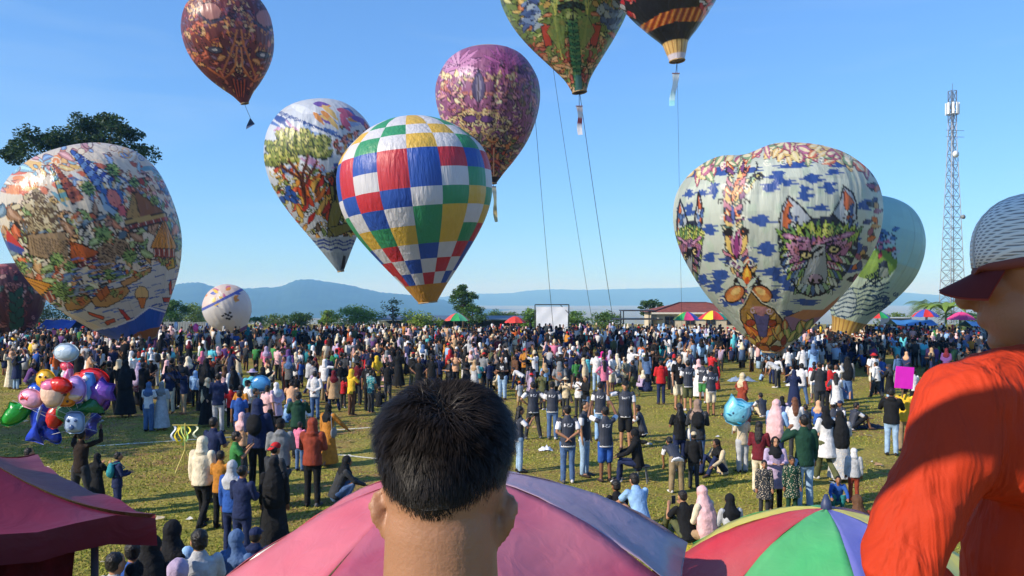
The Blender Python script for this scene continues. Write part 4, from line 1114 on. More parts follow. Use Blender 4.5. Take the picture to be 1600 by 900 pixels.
# ---- checkered balloon: every cloth cell is a panel of its own
def checkered():
    d = 45.0; top, bot = (637, 184), (667, 472); k = d / F
    prof = [(0, 0), (.012, .27), (.035, .43), (.08, .63), (.19, .90), (.28, .985), (.37, 1), (.47, .975), (.56, .89), (.65, .76), (.79, .51), (.91, .28), (1, .12)]
    Hp = math.hypot(bot[0] - top[0], bot[1] - top[1]); lean = math.atan2(bot[0] - top[0], bot[1] - top[1])
    b = place_balloon("hot_air_balloon", "checkered balloon of red, blue, white, green and yellow cloth panels", d, top, lean, 119, bot)
    t, r = smooth_profile(prof, 400); Rp = 119
    ng = 16
    rows = [0.0, .012, .055, .095, .155, .235, .335, .43, .52, .61, .70, .775, .845, .905]
    Wt, G_, Y, B, Rr = (210, 208, 212), (58, 146, 100), (216, 176, 74), (46, 84, 170), (196, 52, 62)
    # colours read off the photograph, row by row, from the left edge to the right edge of the visible half
    vis = [[Wt, Y, Wt, G_, Wt, Y, Wt, G_], [Y, Wt, G_, Wt, Y, Wt, G_, Wt], [Y, Wt, G_, Wt, Y, Wt, G_, Wt], [Wt, Y, Wt, G_, Wt, Y, Wt, G_], [Y, Wt, G_, Wt, Y, Wt, G_, Wt],
           [B, Rr, B, Rr, B, Rr, B, Rr], [B, Rr, Wt, Rr, B, Wt, G_, Wt], [Wt, B, Rr, B, Wt, G_, Y, G_], [G_, Wt, B, Wt, G_, Y, Wt, Y], [G_, Y, G_, Y, G_, Y, G_, Rr],
           [B, Wt, Rr, Wt, B, Wt, Rr, B], [Rr, Rr, Wt, B, Wt, Rr, Wt, B], [Wt, Rr, B, Wt, Rr, Wt, B, Wt]]
    off = -math.pi / 2 - R(5)
    n = 6
    rng = np.random.default_rng(2)
    for g in range(ng):
        p0 = off + g * 2 * math.pi / ng; p1 = p0 + 2 * math.pi / ng
        for q in range(len(rows) - 1):
            c = vis[q][g % 8]
            v = []; f = []
            for i in range(n + 1):
                tt = rows[q] + (rows[q + 1] - rows[q]) * i / n; rr = float(np.interp(tt, t, r)) * Rp * k
                for j in range(n + 1):
                    u = j / n; ph = p0 + (p1 - p0) * u
                    bul = 1 + .020 * (4 * u * (1 - u)) - .006 + .0022 * math.sin(37 * ph + 9 * tt) * math.sin(6 * ph)
                    v.append((rr * bul * math.sin(ph), -rr * bul * math.cos(ph), -tt * Hp * k))
            for i in range(n):
                for j in range(n): a = i * (n + 1) + j; f.append((a, a + n + 1, a + n + 2, a + 1))
            ob("panel", mesh("panel", v, f), M_FOIL, b, True, color=lin(c))
    # gold skirt with pleats, down to the mouth
    for g in range(ng):
        p0 = off + g * 2 * math.pi / ng; p1 = p0 + 2 * math.pi / ng; v = []; f = []
        for i in range(5):
            tt = .905 + .095 * i / 4; rr = float(np.interp(tt, t, r)) * Rp * k
            for j in range(7):
                ph = p0 + (p1 - p0) * j / 6; bul = 1 + .02 * abs(math.sin((j / 6) * 2 * math.pi)) * (i / 4)
                v.append((rr * bul * math.sin(ph), -rr * bul * math.cos(ph), -tt * Hp * k))
        for i in range(4):
            for j in range(6): a = i * 7 + j; f.append((a, a + 7, a + 8, a + 1))
        ob("skirt_panel", mesh("skirt_panel", v, f), M_FOIL, b, True, color=lin((196, 140, 60)))
    rm = .12 * Rp * k
    mb = MB(); mb.tube([(rm * math.cos(6.283 * i / 20), rm * math.sin(6.283 * i / 20), -Hp * k - .02) for i in range(21)], .05, 5); mb.build("mouth_hoop", mat("bamboo", (150, 124, 84), .7), b, True)
    return b
def foil_mat():
    m = obj_color_mat("balloon_cloth", .42, noise=.05, scale=2, bump=.0, spec=.5); nt = m.node_tree; b = nt.nodes["Principled BSDF"]
    co = nt.nodes.new("ShaderNodeTexCoord"); mp = nt.nodes.new("ShaderNodeMapping"); mp.inputs[3].default_value = (3.5, 3.5, .45)
    n = nt.nodes.new("ShaderNodeTexNoise"); n.inputs["Scale"].default_value = 1.5; n.inputs["Detail"].default_value = 5; n.inputs["Distortion"].default_value = .3
    bn = nt.nodes.new("ShaderNodeBump"); bn.inputs["Strength"].default_value = .6; bn.inputs["Distance"].default_value = .16
    L = nt.links.new; L(co.outputs["Object"], mp.inputs[0]); L(mp.outputs[0], n.inputs[0]); L(n.outputs[0], bn.inputs["Height"]); L(bn.outputs[0], b.inputs["Normal"])
    src = b.inputs["Base Color"].links[0].from_socket
    tr = nt.nodes.new("ShaderNodeBsdfTranslucent"); ms = nt.nodes.new("ShaderNodeMixShader"); ms.inputs[0].default_value = .2; out = nt.nodes["Material Output"]
    L(src, tr.inputs[0]); L(b.outputs[0], ms.inputs[1]); L(tr.outputs[0], ms.inputs[2]); L(ms.outputs[0], out.inputs[0])
    return m
M_FOIL = foil_mat()
checkered()

# ---- cloud and tree balloon
def cloud_tree():
    rng = random.Random(12); d = 56.0; top, bot = (488, 158), (530, 423)
    prof = [(0, 0), (.012, .34), (.05, .6), (.13, .83), (.22, .95), (.32, 1), (.43, .965), (.54, .85), (.65, .68), (.76, .48), (.87, .28), (1, .055)]
    geo = balloon_geo(prof, 90, top, bot, d, 360, 205, 22, .008, None, 9); V, Fq, PX, PY, P, T, *_ = geo
    cv = Canvas(PX, PY, (206, 212, 222)); K = (26, 26, 30)
    for k in range(46):
        x, y = rng.uniform(405, 590), rng.uniform(160, 270); L = rng.uniform(18, 50)
        cv.leaf(x, y, .35 + rng.uniform(-.25, .25), L, rng.uniform(2.5, 6), [(90, 124, 190), (226, 230, 236), (150, 176, 216), (60, 90, 160), (236, 236, 238), (200, 150, 190)][k % 6], None, bend=rng.uniform(-.5, .5))
    for k in range(22): cv.line([(415 + k * 7, 176 + k * 2 + rng.uniform(-8, 8)), (425 + k * 7, 172 + k * 2.6), (438 + k * 7, 182 + k * 2.4)], 1.3, (60, 88, 150))
    for k in range(16): cv.leaf(rng.uniform(480, 560), rng.uniform(160, 184), rng.uniform(0, .9), 26, 4, [(200, 100, 130), (224, 150, 80), (120, 90, 170), (226, 190, 120)][k % 4], None)
    # lower flames, roots and figures
    ornate(cv, 0, 425, 590, 262, 372, [(200, 76, 40), (224, 150, 60), (150, 150, 70), (110, 130, 60), (190, 170, 90), (90, 70, 50)], (40, 40, 30), 300, rng, .9, False, (28, 26, 24))
    for k in range(40): cv.leaf(rng.uniform(470, 535), rng.uniform(290, 350), -math.pi / 2 + rng.uniform(-.7, .7), rng.uniform(16, 34), 3.5, [(206, 72, 40), (226, 120, 50), (190, 50, 40), (232, 180, 80)][k % 4], (40, 26, 22), .9, bend=rng.uniform(-.4, .4))
    for k in range(10): cv.leaf(432 + rng.uniform(0, 30), 290 + rng.uniform(0, 30), rng.uniform(0, 3), 14, 3, (50, 90, 170), K, .8)
    # the spreading tree
    for x, y, rx, ry in ((456, 216, 26, 10), (436, 236, 22, 10), (476, 232, 30, 11), (492, 222, 18, 9), (424, 254, 18, 9), (498, 240, 16, 7), (446, 250, 18, 7)):
        cv.ell(x, y, rx, ry, (110, 120, 60), K, 1.4)
        for k in range(34): cv.leaf(x + rng.uniform(-rx, rx), y + rng.uniform(-ry, ry) * .8, rng.uniform(-2.4, -.7), 9, 2.4, [(214, 206, 120), (176, 176, 84), (140, 150, 70)][k % 3], (70, 76, 40), .7)
    for P_ in ([(470, 300), (466, 276), (448, 252)], [(470, 300), (470, 270), (478, 244)], [(472, 310), (466, 280), (436, 262)], [(474, 320), (472, 290), (492, 252)]): cv.line(P_, 4.5, (120, 60, 40)); cv.line(P_, 1.6, K)
    # dark haired figure on the right
    cv.poly([(512, 290), (530, 286), (540, 300), (532, 330), (520, 366), (508, 372), (510, 340), (516, 312)], (132, 126, 60), K, 1.6); cv.poly([(510, 356), (548, 344), (552, 356), (520, 370)], (132, 126, 60), K, 1.4)
    cv.ell(528, 278, 9, 10, (190, 150, 110), K, 1.4)
    for k in range(22): cv.line([(520 + k * 1.6, 262 + k * .4), (512 + k * 2.2 + 4 * math.sin(k), 288), (516 + k * 2 + 5 * math.sin(k * 1.3), 316 - k)], 1.9, K)
    ornate(cv, 0, 520, 582, 196, 240, [(190, 90, 70), (214, 150, 80), (120, 90, 60), (206, 120, 110)], K, 46, rng, .8, False)
    # pale foot with wave lines
    cv.poly([(480, 372), (600, 366), (600, 440), (480, 440)], (176, 188, 196))
    for y in (376, 381, 388): cv.line([(485 + 6 * k, y + 2.2 * math.sin(k * 1.7)) for k in range(16)], 2.4, (60, 80, 150))
    for k in range(30): cv.line([(500 + k * 2.2, 394), (520 + k * .5, 425)], .7, (120, 134, 150))
    cv.poly([(534, 398), (538, 400), (536, 420), (530, 420)], (40, 44, 52))
    shade_gores(cv, geo[4], T, 22, .08)
    finish("hot_air_balloon", "balloon printed with clouds, a spreading tree and a dark haired figure", d, top, geo, cv, print_mat("printed_paper_tree", .38, .32), (70, 74, 80), 5)
cloud_tree()

# ---- purple carved-mask balloon
def purple():
    rng = random.Random(22); d = 60.0; top, bot = (758, 76), (770, 286)
    geo = balloon_geo([(0, 0), (.012, .34), (.05, .6), (.12, .80), (.25, .97), (.36, 1), (.48, .95), (.6, .84), (.72, .67), (.84, .43), (.93, .22), (1, .07)], 82, top, bot, d, 320, 185, 22, .008, None, 11)
    V, Fq, PX, PY, P, T, *_ = geo; cv = Canvas(PX, PY, (136, 76, 116)); cx = 747; K = (44, 26, 40)
    for k in range(150):
        a = rng.uniform(0, 6.28); sx = 715 if k % 2 else 790; x, y = sx + rng.uniform(-4, 4), 104 + rng.uniform(-4, 4)
        cv.leaf(x, y, a, rng.uniform(20, 42), 2.6, [(168, 84, 150), (190, 120, 170), (130, 60, 120), (206, 150, 190)][k % 4], (84, 40, 80), .6)
    ornate(cv, cx, 678, 748, 115, 240, [(190, 110, 160), (214, 180, 120), (226, 200, 150), (140, 70, 110), (170, 90, 80), (200, 130, 130)], K, 210, rng, .8, True, (70, 40, 52))
    ornate(cv, 0, 780, 850, 100, 230, [(120, 64, 110), (96, 52, 96), (150, 90, 130), (160, 84, 90), (110, 90, 70)], K, 150, rng, .9, False, (50, 30, 46))
    ornate(cv, cx, 700, 748, 176, 232, [(206, 170, 110), (220, 190, 130), (180, 140, 90), (90, 60, 96)], K, 110, rng, .7, True, (60, 40, 36))
    cv.leaf(cx, 160, -math.pi / 2, 52, 10, (80, 70, 110), K, 1.2, hi=(150, 140, 170)); cv.line([(cx, 108), (cx, 168)], 1.6, K)
    for s in (-1, 1):
        cv.leaf(cx + s * 3, 186, 0 if s > 0 else math.pi, 22, 5, (96, 56, 120), K, 1.4); cv.line([(cx + s * 2, 176), (cx + s * 16, 172), (cx + s * 30, 180)], 2.4, (216, 184, 120)); cv.line([(cx + s * 4, 206), (cx + s * 16, 212), (cx + s * 28, 196)], 2.2, (190, 150, 90))
    ornate(cv, 770, 735, 772, 215, 285, [(190, 70, 50), (214, 120, 60), (90, 110, 60), (70, 60, 60), (200, 150, 90)], (30, 24, 24), 130, rng, .8, True, (40, 26, 24))
    cv.line([(771, 232), (771, 280)], 2.6, (222, 120, 60)); cv.line([(771, 232), (771, 280)], 1.0, (240, 220, 190))
    cv.C[T < .035] = np.array(lin((206, 170, 96))); cv.poly([(750, 276), (790, 276), (790, 290), (750, 290)], (44, 34, 34))
    shade_gores(cv, geo[4], T, 22, .07)
    b, Hw, lean = finish("hot_air_balloon", "purple and gold balloon printed with a carved mask, partly behind the checkered one", d, top, geo, cv, print_mat("printed_paper_mask", .36, .32), (60, 48, 44), 5, 1.22)
    return b, d
pb, pd = purple()

# ---- red ornate balloon, upper left
def red():
    rng = random.Random(32); d = 62.0; top, bot = (342, -12), (379, 158)
    geo = balloon_geo([(0, 0), (.012, .34), (.05, .62), (.13, .85), (.26, .98), (.36, 1), (.48, .965), (.6, .86), (.72, .68), (.83, .45), (.92, .23), (1, .085)], 73, top, bot, d, 300, 170, 20, .008, None, 13)
    V, Fq, PX, PY, P, T, *_ = geo; cv = Canvas(PX, PY, (104, 44, 44)); K = (34, 20, 24); cx = 370
    ornate(cv, cx, 284, 372, -15, 145, [(190, 80, 50), (214, 130, 60), (150, 56, 60), (120, 60, 80), (90, 60, 80), (206, 150, 90)], K, 270, rng, .8, True, (40, 22, 26))
    for s in (-1, 1):
        cv.line([(cx + s * 3, 42), (cx + s * 8, 66), (cx + s * 18, 92), (cx + s * 26, 112)], 3.4, (206, 110, 56)); cv.line([(cx + s * 3, 70), (cx + s * 6, 100), (cx + s * 14, 112)], 3, (222, 130, 70)); cv.line([(cx + s * 22, 24), (cx + s * 44, 38), (cx + s * 62, 24)], 4, (60, 50, 70))
        cv.ell(cx + s * 38, 78, 10, 5, (60, 60, 80), K, 1.2); cv.ell(cx + s * 38, 78, 4, 2.4, (206, 196, 190)); cv.line([(cx + s * 48, 108), (cx + s * 24, 122), (cx + s * 8, 108)], 3, (206, 100, 50))
        cv.ell(cx + s * 44, 18, 16, 13, (176, 110, 100), K, 1.2)
    for k in range(9): cv.line([(cx - 12 + 3 * k, 122), (cx - 4 + 1.6 * k, 148)], 1.6, (206, 80, 50) if k % 2 else (60, 30, 34))
    shade_gores(cv, geo[4], T, 20, .08)
    b, Hw, lean = finish("hot_air_balloon", "dark red and copper ornate balloon high on the left", d, top, geo, cv, print_mat("printed_paper_red", .34, .32), (190, 150, 80), 4, 1.22)
    return b
rb = red()

# ---- green batik balloon at the top
def green():
    rng = random.Random(42); d = 52.0; top, bot = (872, -135), (906, 144)
    geo = balloon_geo([(0, 0), (.012, .33), (.05, .6), (.13, .84), (.24, .97), (.34, 1), (.44, .985), (.52, .93), (.62, .80), (.72, .62), (.83, .39), (.93, .19), (1, .105)], 106, top, bot, d, 350, 200, 24, .010, None, 15)
    V, Fq, PX, PY, P, T, *_ = geo; cv = Canvas(PX, PY, (110, 130, 60)); K = (30, 34, 26); cx = 892
    ornate(cv, cx, 780, 895, -135, 60, [(120, 150, 60), (150, 160, 80), (90, 120, 60), (206, 160, 80), (190, 100, 60), (200, 190, 110)], K, 300, rng, 1.1, True)
    ornate(cv, 905, 820, 906, 62, 140, [(190, 80, 50), (206, 130, 80), (160, 60, 46), (196, 150, 100), (96, 110, 60)], K, 170, rng, .9, True)
    for k in range(26):
        for m in (-1, 1): cv.leaf(cx + m * rng.uniform(44, 68), rng.uniform(0, 40), rng.uniform(-.4, 1.2) if m > 0 else math.pi - rng.uniform(-.4, 1.2), 18, 4, [(70, 96, 160), (110, 136, 190), (170, 186, 210), (50, 70, 130)][k % 4], (30, 40, 70), .8, bend=.4)
    for m in (-1, 1):
        cv.poly([(cx + m * 32, 38), (cx + m * 48, 40), (cx + m * 40, 74), (cx + m * 30, 70)], (190, 60, 44), K, 1.2)
        cv.line([(cx + m * 18, -30), (cx + m * 26, 30), (cx + m * 14, 92)], 2.2, (206, 200, 90)); cv.line([(cx + m * 30, -30), (cx + m * 24, 40), (cx + m * 20, 80)], 1.6, (206, 200, 90))
        cv.poly([(cx + m * 8, 30), (cx + m * 26, 24), (cx + m * 38, 50), (cx + m * 20, 78), (cx + m * 10, 76)], (126, 146, 70), K, .8, .8)
    for k in range(20): cv.ell(cx - 18 + 36 * (k / 19), 12 - 5 * math.sin(k / 19 * 3.14), 3.4, 4, (34, 60, 60), (20, 24, 24), 1.0)
    cv.line([(893, -120), (895, 40), (904, 142)], 2.6, (30, 34, 30))
    for y in range(34, 140, 5):
        x = 894 + (y - 34) * .1; w = 11 if y < 100 else 8
        for m in (-1, 1): cv.leaf(x, y + 4, -math.pi / 2 + m * .9, w, 3.2, (44, 110, 70) if (y // 5) % 2 else (90, 140, 80), (20, 30, 24), .9)
    cv.poly([(899, 118), (909, 118), (910, 146), (900, 146)], (60, 110, 110))
    shade_gores(cv, geo[4], T, 24, .08)
    b, Hw, lean = finish("hot_air_balloon", "green and orange batik patterned balloon cut by the top edge", d, top, geo, cv, print_mat("printed_paper_batik", .36, .32), (120, 110, 110), 5, 1.22)
    return b, d
gb, gd = green()

# ---- black balloon with orange striped ring
def black():
    rng = random.Random(52); d = 46.0; top, bot = (1030, -180), (1059, 96)
    geo = balloon_geo([(0, 0), (.012, .33), (.05, .6), (.13, .84), (.24, .97), (.34, 1), (.44, .985), (.52, .93), (.62, .80), (.72, .62), (.83, .37), (.90, .20), (.94, .165), (1, .115)], 104, top, bot, d, 290, 210, 22, .010, None, 17)
    V, Fq, PX, PY, P, T, *_ = geo; cv = Canvas(PX, PY, (34, 34, 38))
    up_, lo_ = np.interp(PX, [985, 1005, 1035, 1056, 1105, 1125], [48, 36, 20, 15, 14, 10]), np.interp(PX, [985, 1005, 1035, 1056, 1105, 1125], [64, 54, 40, 35, 38, 36])
    ring = (PY > up_) & (PY < lo_)
    cv.C[ring] = np.array(lin((206, 104, 46)))
    st = (np.sin(PX * .62 + PY * .25) > .35) & ring; cv.C[st] = np.array(lin((140, 56, 34)))
    st = (np.sin(PX * .62 + PY * .25) < -.75) & ring; cv.C[st] = np.array(lin((226, 160, 80)))
    cv.C[T > .905] = np.array(lin((206, 168, 104))); pl = (np.sin(P * 16) > .5) & (T > .905) & (T < .97); cv.C[pl] = np.array(lin((170, 130, 76))); cv.C[T > .972] = np.array(lin((200, 190, 200)))
    for x0 in (974, 1098):
        for k in range(12): cv.leaf(x0 + rng.uniform(-8, 14), rng.uniform(-14, 18), rng.uniform(0, 1.6), 14, 3, [(196, 50, 60), (206, 206, 210), (226, 120, 110)][k % 3], (20, 20, 24), .8)
    shade_gores(cv, geo[4], T, 22, .12)
    b, Hw, lean = finish("hot_air_balloon", "black balloon with an orange striped ring and cream mouth", d, top, geo, cv, print_mat("printed_paper_black", .30, .06), (206, 196, 204), 5)
    return b, d
bb, bd = black()

# ---- pale green balloon behind the wolf balloon
def pale():
    rng = random.Random(62); d = 60.0; top, bot = (1386, 307), (1327, 522)
    geo = balloon_geo([(0, 0), (.012, .3), (.05, .56), (.13, .79), (.24, .95), (.35, 1), (.48, .96), (.6, .84), (.72, .66), (.83, .46), (.92, .32), (1, .26)], 84, top, bot, d, 280, 165, 22, .008, None, 19)
    V, Fq, PX, PY, P, T, *_ = geo; cv = Canvas(PX, PY, (176, 212, 206)); K = (30, 44, 60)
    cv.C[T > .45] = np.array(lin((190, 206, 184)))
    cv.ell(1378, 412, 30, 24, (126, 160, 74)); cv.ell(1364, 420, 22, 16, (140, 170, 84))
    for k in range(26): cv.leaf(1380 + rng.uniform(-12, 22), 370 + rng.uniform(-18, 26), rng.uniform(0, 6.28), 12, 3, [(80, 120, 170), (60, 84, 150), (206, 120, 150), (190, 206, 220), (190, 60, 80)][k % 5], K, .7)
    for k in range(9): cv.line([(1386 + rng.uniform(-6, 6), 418 + rng.uniform(-8, 8)), (1374 + rng.uniform(-16, 16), 432 + rng.uniform(-6, 10)), (1364 + rng.uniform(-20, 24), 446 + rng.uniform(-4, 8))], 1.7, K)
    cv.ell(1388, 414, 5, 6, (60, 70, 90), K, 1); cv.poly([(1382, 418), (1394, 418), (1396, 434), (1380, 434)], (150, 160, 150), K, 1)
    cv.ell(1326, 472, 19, 26, (190, 204, 204), (90, 110, 120), 1.2)
    for y in range(452, 500, 7): cv.line([(1286 + 5 * k, y + 2.0 * math.sin(k * 1.1 + y) + (k - 10) * -.6) for k in range(23)], 2.2, (44, 74, 104))
    for k in range(18): cv.curl(rng.uniform(1370, 1412), 474 + rng.uniform(-14, 14), 4, rng.uniform(0, 6), (50, 80, 120), 1.6)
    # gold skirt
    gs = T > .90; cv.C[gs] = np.array(lin((196, 160, 84))); cv.C[gs & (np.sin(P * 22) > .5)] = np.array(lin((160, 120, 60)))
    shade_gores(cv, geo[4], T, 22, .08)
    finish("hot_air_balloon", "pale green balloon with blue wave lines standing behind the wolf balloon", d, top, geo, cv, print_mat("printed_paper_pale", .42, .32), (180, 146, 80), 4)
pale()

# ---- half filled dark red balloon behind the landscape balloon
def darkred():
    rng = random.Random(72); d = 64.0; top, bot = (2, 412), (22, 544)
    geo = balloon_geo(TEAR, 62, top, bot, d, 260, 150, 20, .012, None, 21); V, Fq, PX, PY, P, T, *_ = geo; cv = Canvas(PX, PY, (96, 52, 56))
    ornate(cv, 22, -60, 24, 400, 530, [(150, 76, 70), (176, 110, 100), (60, 90, 76), (110, 50, 56), (196, 150, 140)], (40, 28, 30), 150, rng, .9, True, (50, 30, 34))
    for k in range(8): cv.leaf(22, 520 - k * 8, -math.pi / 2 + (.6 if k % 2 else -.6), 20, 6, (44, 92, 72), (24, 30, 30), 1)
    shade_gores(cv, geo[4], T, 20, .1)
    finish("hot_air_balloon", "dim dark red balloon half hidden behind the landscape balloon", d, top, geo, cv, print_mat("printed_paper_darkred", .45, .32), (110, 70, 60), 5)
darkred()

# ---- small white globe balloon
def globe():
    rng = random.Random(82); d = 66.0; top, bot = (336, 448), (374, 519)
    geo = balloon_geo([(0, 0), (.02, .30), (.08, .56), (.2, .83), (.34, .97), (.46, 1), (.58, .965), (.70, .86), (.81, .68), (.90, .46), (.96, .31), (1, .24)], 39, top, bot, d, 200, 130, 18, .004, None, 23); V, Fq, PX, PY, P, T, *_ = geo
    cv = Canvas(PX, PY, (214, 212, 212)); K = (40, 44, 70)
    cap = T < .30; cv.C[cap] = np.array(lin((84, 104, 190))); cv.C[T < .255] = np.array(lin((226, 206, 196)))
    for k in range(22): cv.leaf(rng.uniform(316, 368), rng.uniform(446, 478), rng.uniform(0, 6.28), 10, 2.6, [(226, 150, 70), (236, 200, 90), (200, 110, 150), (240, 236, 230), (90, 110, 190)][k % 5], None)
    cv.C[(T > .255) & (T < .30)] = np.array(lin((76, 96, 184)))
    for x, y in ((346, 494), (350, 491), (354, 493), (357, 489), (359, 495), (352, 498), (356, 499)): cv.ell(x, y, 2.2, 1.7, (30, 30, 34))
    cv.C[T > .93] = np.array(lin((120, 80, 130)))
    finish("hot_air_balloon", "small white globe balloon low over the crowd with a coloured cap", d, top, geo, cv, print_mat("printed_paper_globe", .45, .32), (120, 84, 120), 2)
globe()

# ---- hanging banners and tethers
def banner(px, py0, py1, wpx, d, label, cols, dx=0.0, twist=.5, rope_to=None):
    a = W(px, py0, d); L = (py1 - py0) / F * d; w = wpx / 2 / F * d
    o = thing("banner", a, label, "banner", "banners hanging under the balloons"); v = []; f = []; n = 14
    for i in range(n + 1):
        t = i / n; an = twist * math.sin(t * 4.0); cxx = dx / F * d * t + .05 * math.sin(t * 6)
        for s in (-1, 1): v.append((cxx + s * w * math.cos(an) * (1 - .25 * t), s * w * math.sin(an) + .08 * math.sin(t * 5), -L * t))
        if i: f.append((2 * i - 2, 2 * i - 1, 2 * i + 1, 2 * i))
    me = mesh("cloth", v, f); C = np.zeros((len(v), 3))
    for i in range(n + 1): C[2 * i:2 * i + 2] = lin(cols[min(len(cols) - 1, int(i / (n + 1) * len(cols)))])
    vcol(me, C); ob("cloth", me, M_BANNER, o, True)
    MB().tube([(-w * 1.1, 0, .02), (w * 1.1, 0, .02)], .03, 5).build("top_rod", mat("rod", (120, 60, 50), .6), o)
    if rope_to:
        r = W(*rope_to, d) - a
        MB().tube([(0, 0, .02), r], .02, 4).build("string", ROPE, o)
M_BANNER = print_mat("banner_cloth", .6, .25)
banner(771, 292, 347, 8, pd, "narrow pale streamer hanging from the purple balloon", [(220, 210, 180), (206, 196, 150), (180, 160, 110), (206, 190, 140)], 5, .9, (770, 285))
banner(905, 166, 211, 10, gd, "white streamer hanging from the green batik balloon", [(222, 206, 206), (226, 226, 230), (190, 80, 70), (224, 224, 230), (206, 206, 214)], 2, .6, (905, 145))
banner(1056, 115, 166, 11, bd, "white and turquoise flag hanging from the black balloon", [(232, 240, 244), (226, 240, 244), (190, 226, 232), (140, 210, 222)], -6, .5, (1058, 97))
def kite_flag():
    d = 62.0; a = W(391, 184, d); k = d / F; o = thing("pennant", a, "small dark blue pennant below the red ornate balloon", "flag")
    v = [(0, 0, 0), (6 * k, .2, -9 * k), (-5 * k, -.2, -19 * k), (-6 * k, 0, -13 * k), (0, .25, -8 * k)]
    ob("cloth", mesh("cloth", v, [(0, 1, 4), (1, 2, 4), (2, 3, 4), (3, 0, 4)]), mat("pennant_blue", (58, 74, 104), .7), o)
    r = W(380, 158, d) - a; MB().tube([(0, 0, 0), r], .018, 4).build("string", ROPE, o)
kite_flag()
def tether(b, a, e, r):
    """slightly bowed line from the balloon down to a holder's hands"""
    rope_world(b, [a.lerp(e, t) + Vector((0, 0, -1.6 * t * (1 - t))) for t in [i / 14 for i in range(15)]], r)
up1 = Vector((0, 0, 1))
tether(gb, W(906, 146, gd), G(963, 552) + up1, .020)
tether(bb, W(1058, 98, bd), G(1066, 560) + up1, .010)
tether(pb, W(836, 180, pd), G(866, 548) + up1, .018)
tether(gb, W(864, 105, gd), G(930, 550) + up1, .015)
# ------------------------------------------------------------------ people: templates
TMPS = bpy.data.scenes.new("template_bench")          # templates are evaluated here, apart from the big scene
def bench(o):
    TMPS.collection.objects.link(o); vl = TMPS.view_layers[0]; vl.update()
    out = bpy.data.meshes.new_from_object(o.evaluated_get(vl.depsgraph)); bpy.data.objects.remove(o); return out
def blob(parts, voxel, ratio, noise=0.0, smooth=4, nscale=.12, seg=12):
    """union of lofts and ellipsoids as one continuous skin"""
    mb = MB()
    for p in parts:
        if p[0] == 't': mb.tube(p[1], p[2], seg, p[3] if len(p) > 3 else None, True, p[4] if len(p) > 4 else True)
        else: mb.ell(p[1], p[2], seg + 2, seg - 2, p[3] if len(p) > 3 else None)
    me = mesh("tmp", mb.v, mb.f); o = bpy.data.objects.new("tmp", me)
    r = o.modifiers.new("r", 'REMESH'); r.mode = 'VOXEL'; r.voxel_size = voxel; r.use_smooth_shade = True
    s = o.modifiers.new("s", 'SMOOTH'); s.factor = .5; s.iterations = smooth
    if noise:
        t = bpy.data.textures.get("folds_%g" % nscale) or bpy.data.textures.new("folds_%g" % nscale, 'CLOUDS'); t.noise_scale = nscale; t.noise_depth = 2
        dm = o.modifiers.new("d", 'DISPLACE'); dm.texture = t; dm.strength = noise; dm.mid_level = .5; dm.texture_coords = 'LOCAL'
    if ratio < 1:
        dc = o.modifiers.new("dec", 'DECIMATE'); dc.ratio = ratio
    out = bench(o); bpy.data.meshes.remove(me)
    out.polygons.foreach_set("use_smooth", np.ones(len(out.polygons), dtype=bool))
    return out

V3 = Vector
def limb(a, dirs, lens):
    P = [V3(a)]
    for dv, l in zip(dirs, lens): P.append(P[-1] + V3(dv).normalized() * l)
    return P

ARMS = {
 'down': (((.16, .02, -1), (.04, .16, -1)),) * 2,
 'front': (((.20, .22, -1), (-.45, .85, .12)),) * 2,
 'phone': (((.30, .55, -.75), (-.42, .55, .72)),) * 2,
 'up': (((.45, .60, .20), (-.30, .35, .9)),) * 2,
 'back': (((.26, -.20, -1), (-.75, -.22, -.42)),) * 2,
 'hips': (((.75, -.12, -.75), (-.72, .16, -.55)),) * 2,
 'wave': (((.16, .02, -1), (.05, .15, -1)), ((.7, .3, -.1), (.05, .2, 1))),
 'ear': (((.75, .15, -.55), (-.55, .2, .75)), ((.16, .02, -1), (.02, .2, -1))),
 'reach': (((.16, .02, -1), (.05, .15, -1)), ((.55, .45, -.75), (.35, .55, -.6))),
 'knees': (((.25, .6, -.75), (-.05, .85, -.35)),) * 2,
 'fwd': (((.12, .8, -.6), (-.1, .9, -.1)),) * 2,
 'crossed': (((.20, .2, -1), (-.9, .45, .05)),) * 2,
}
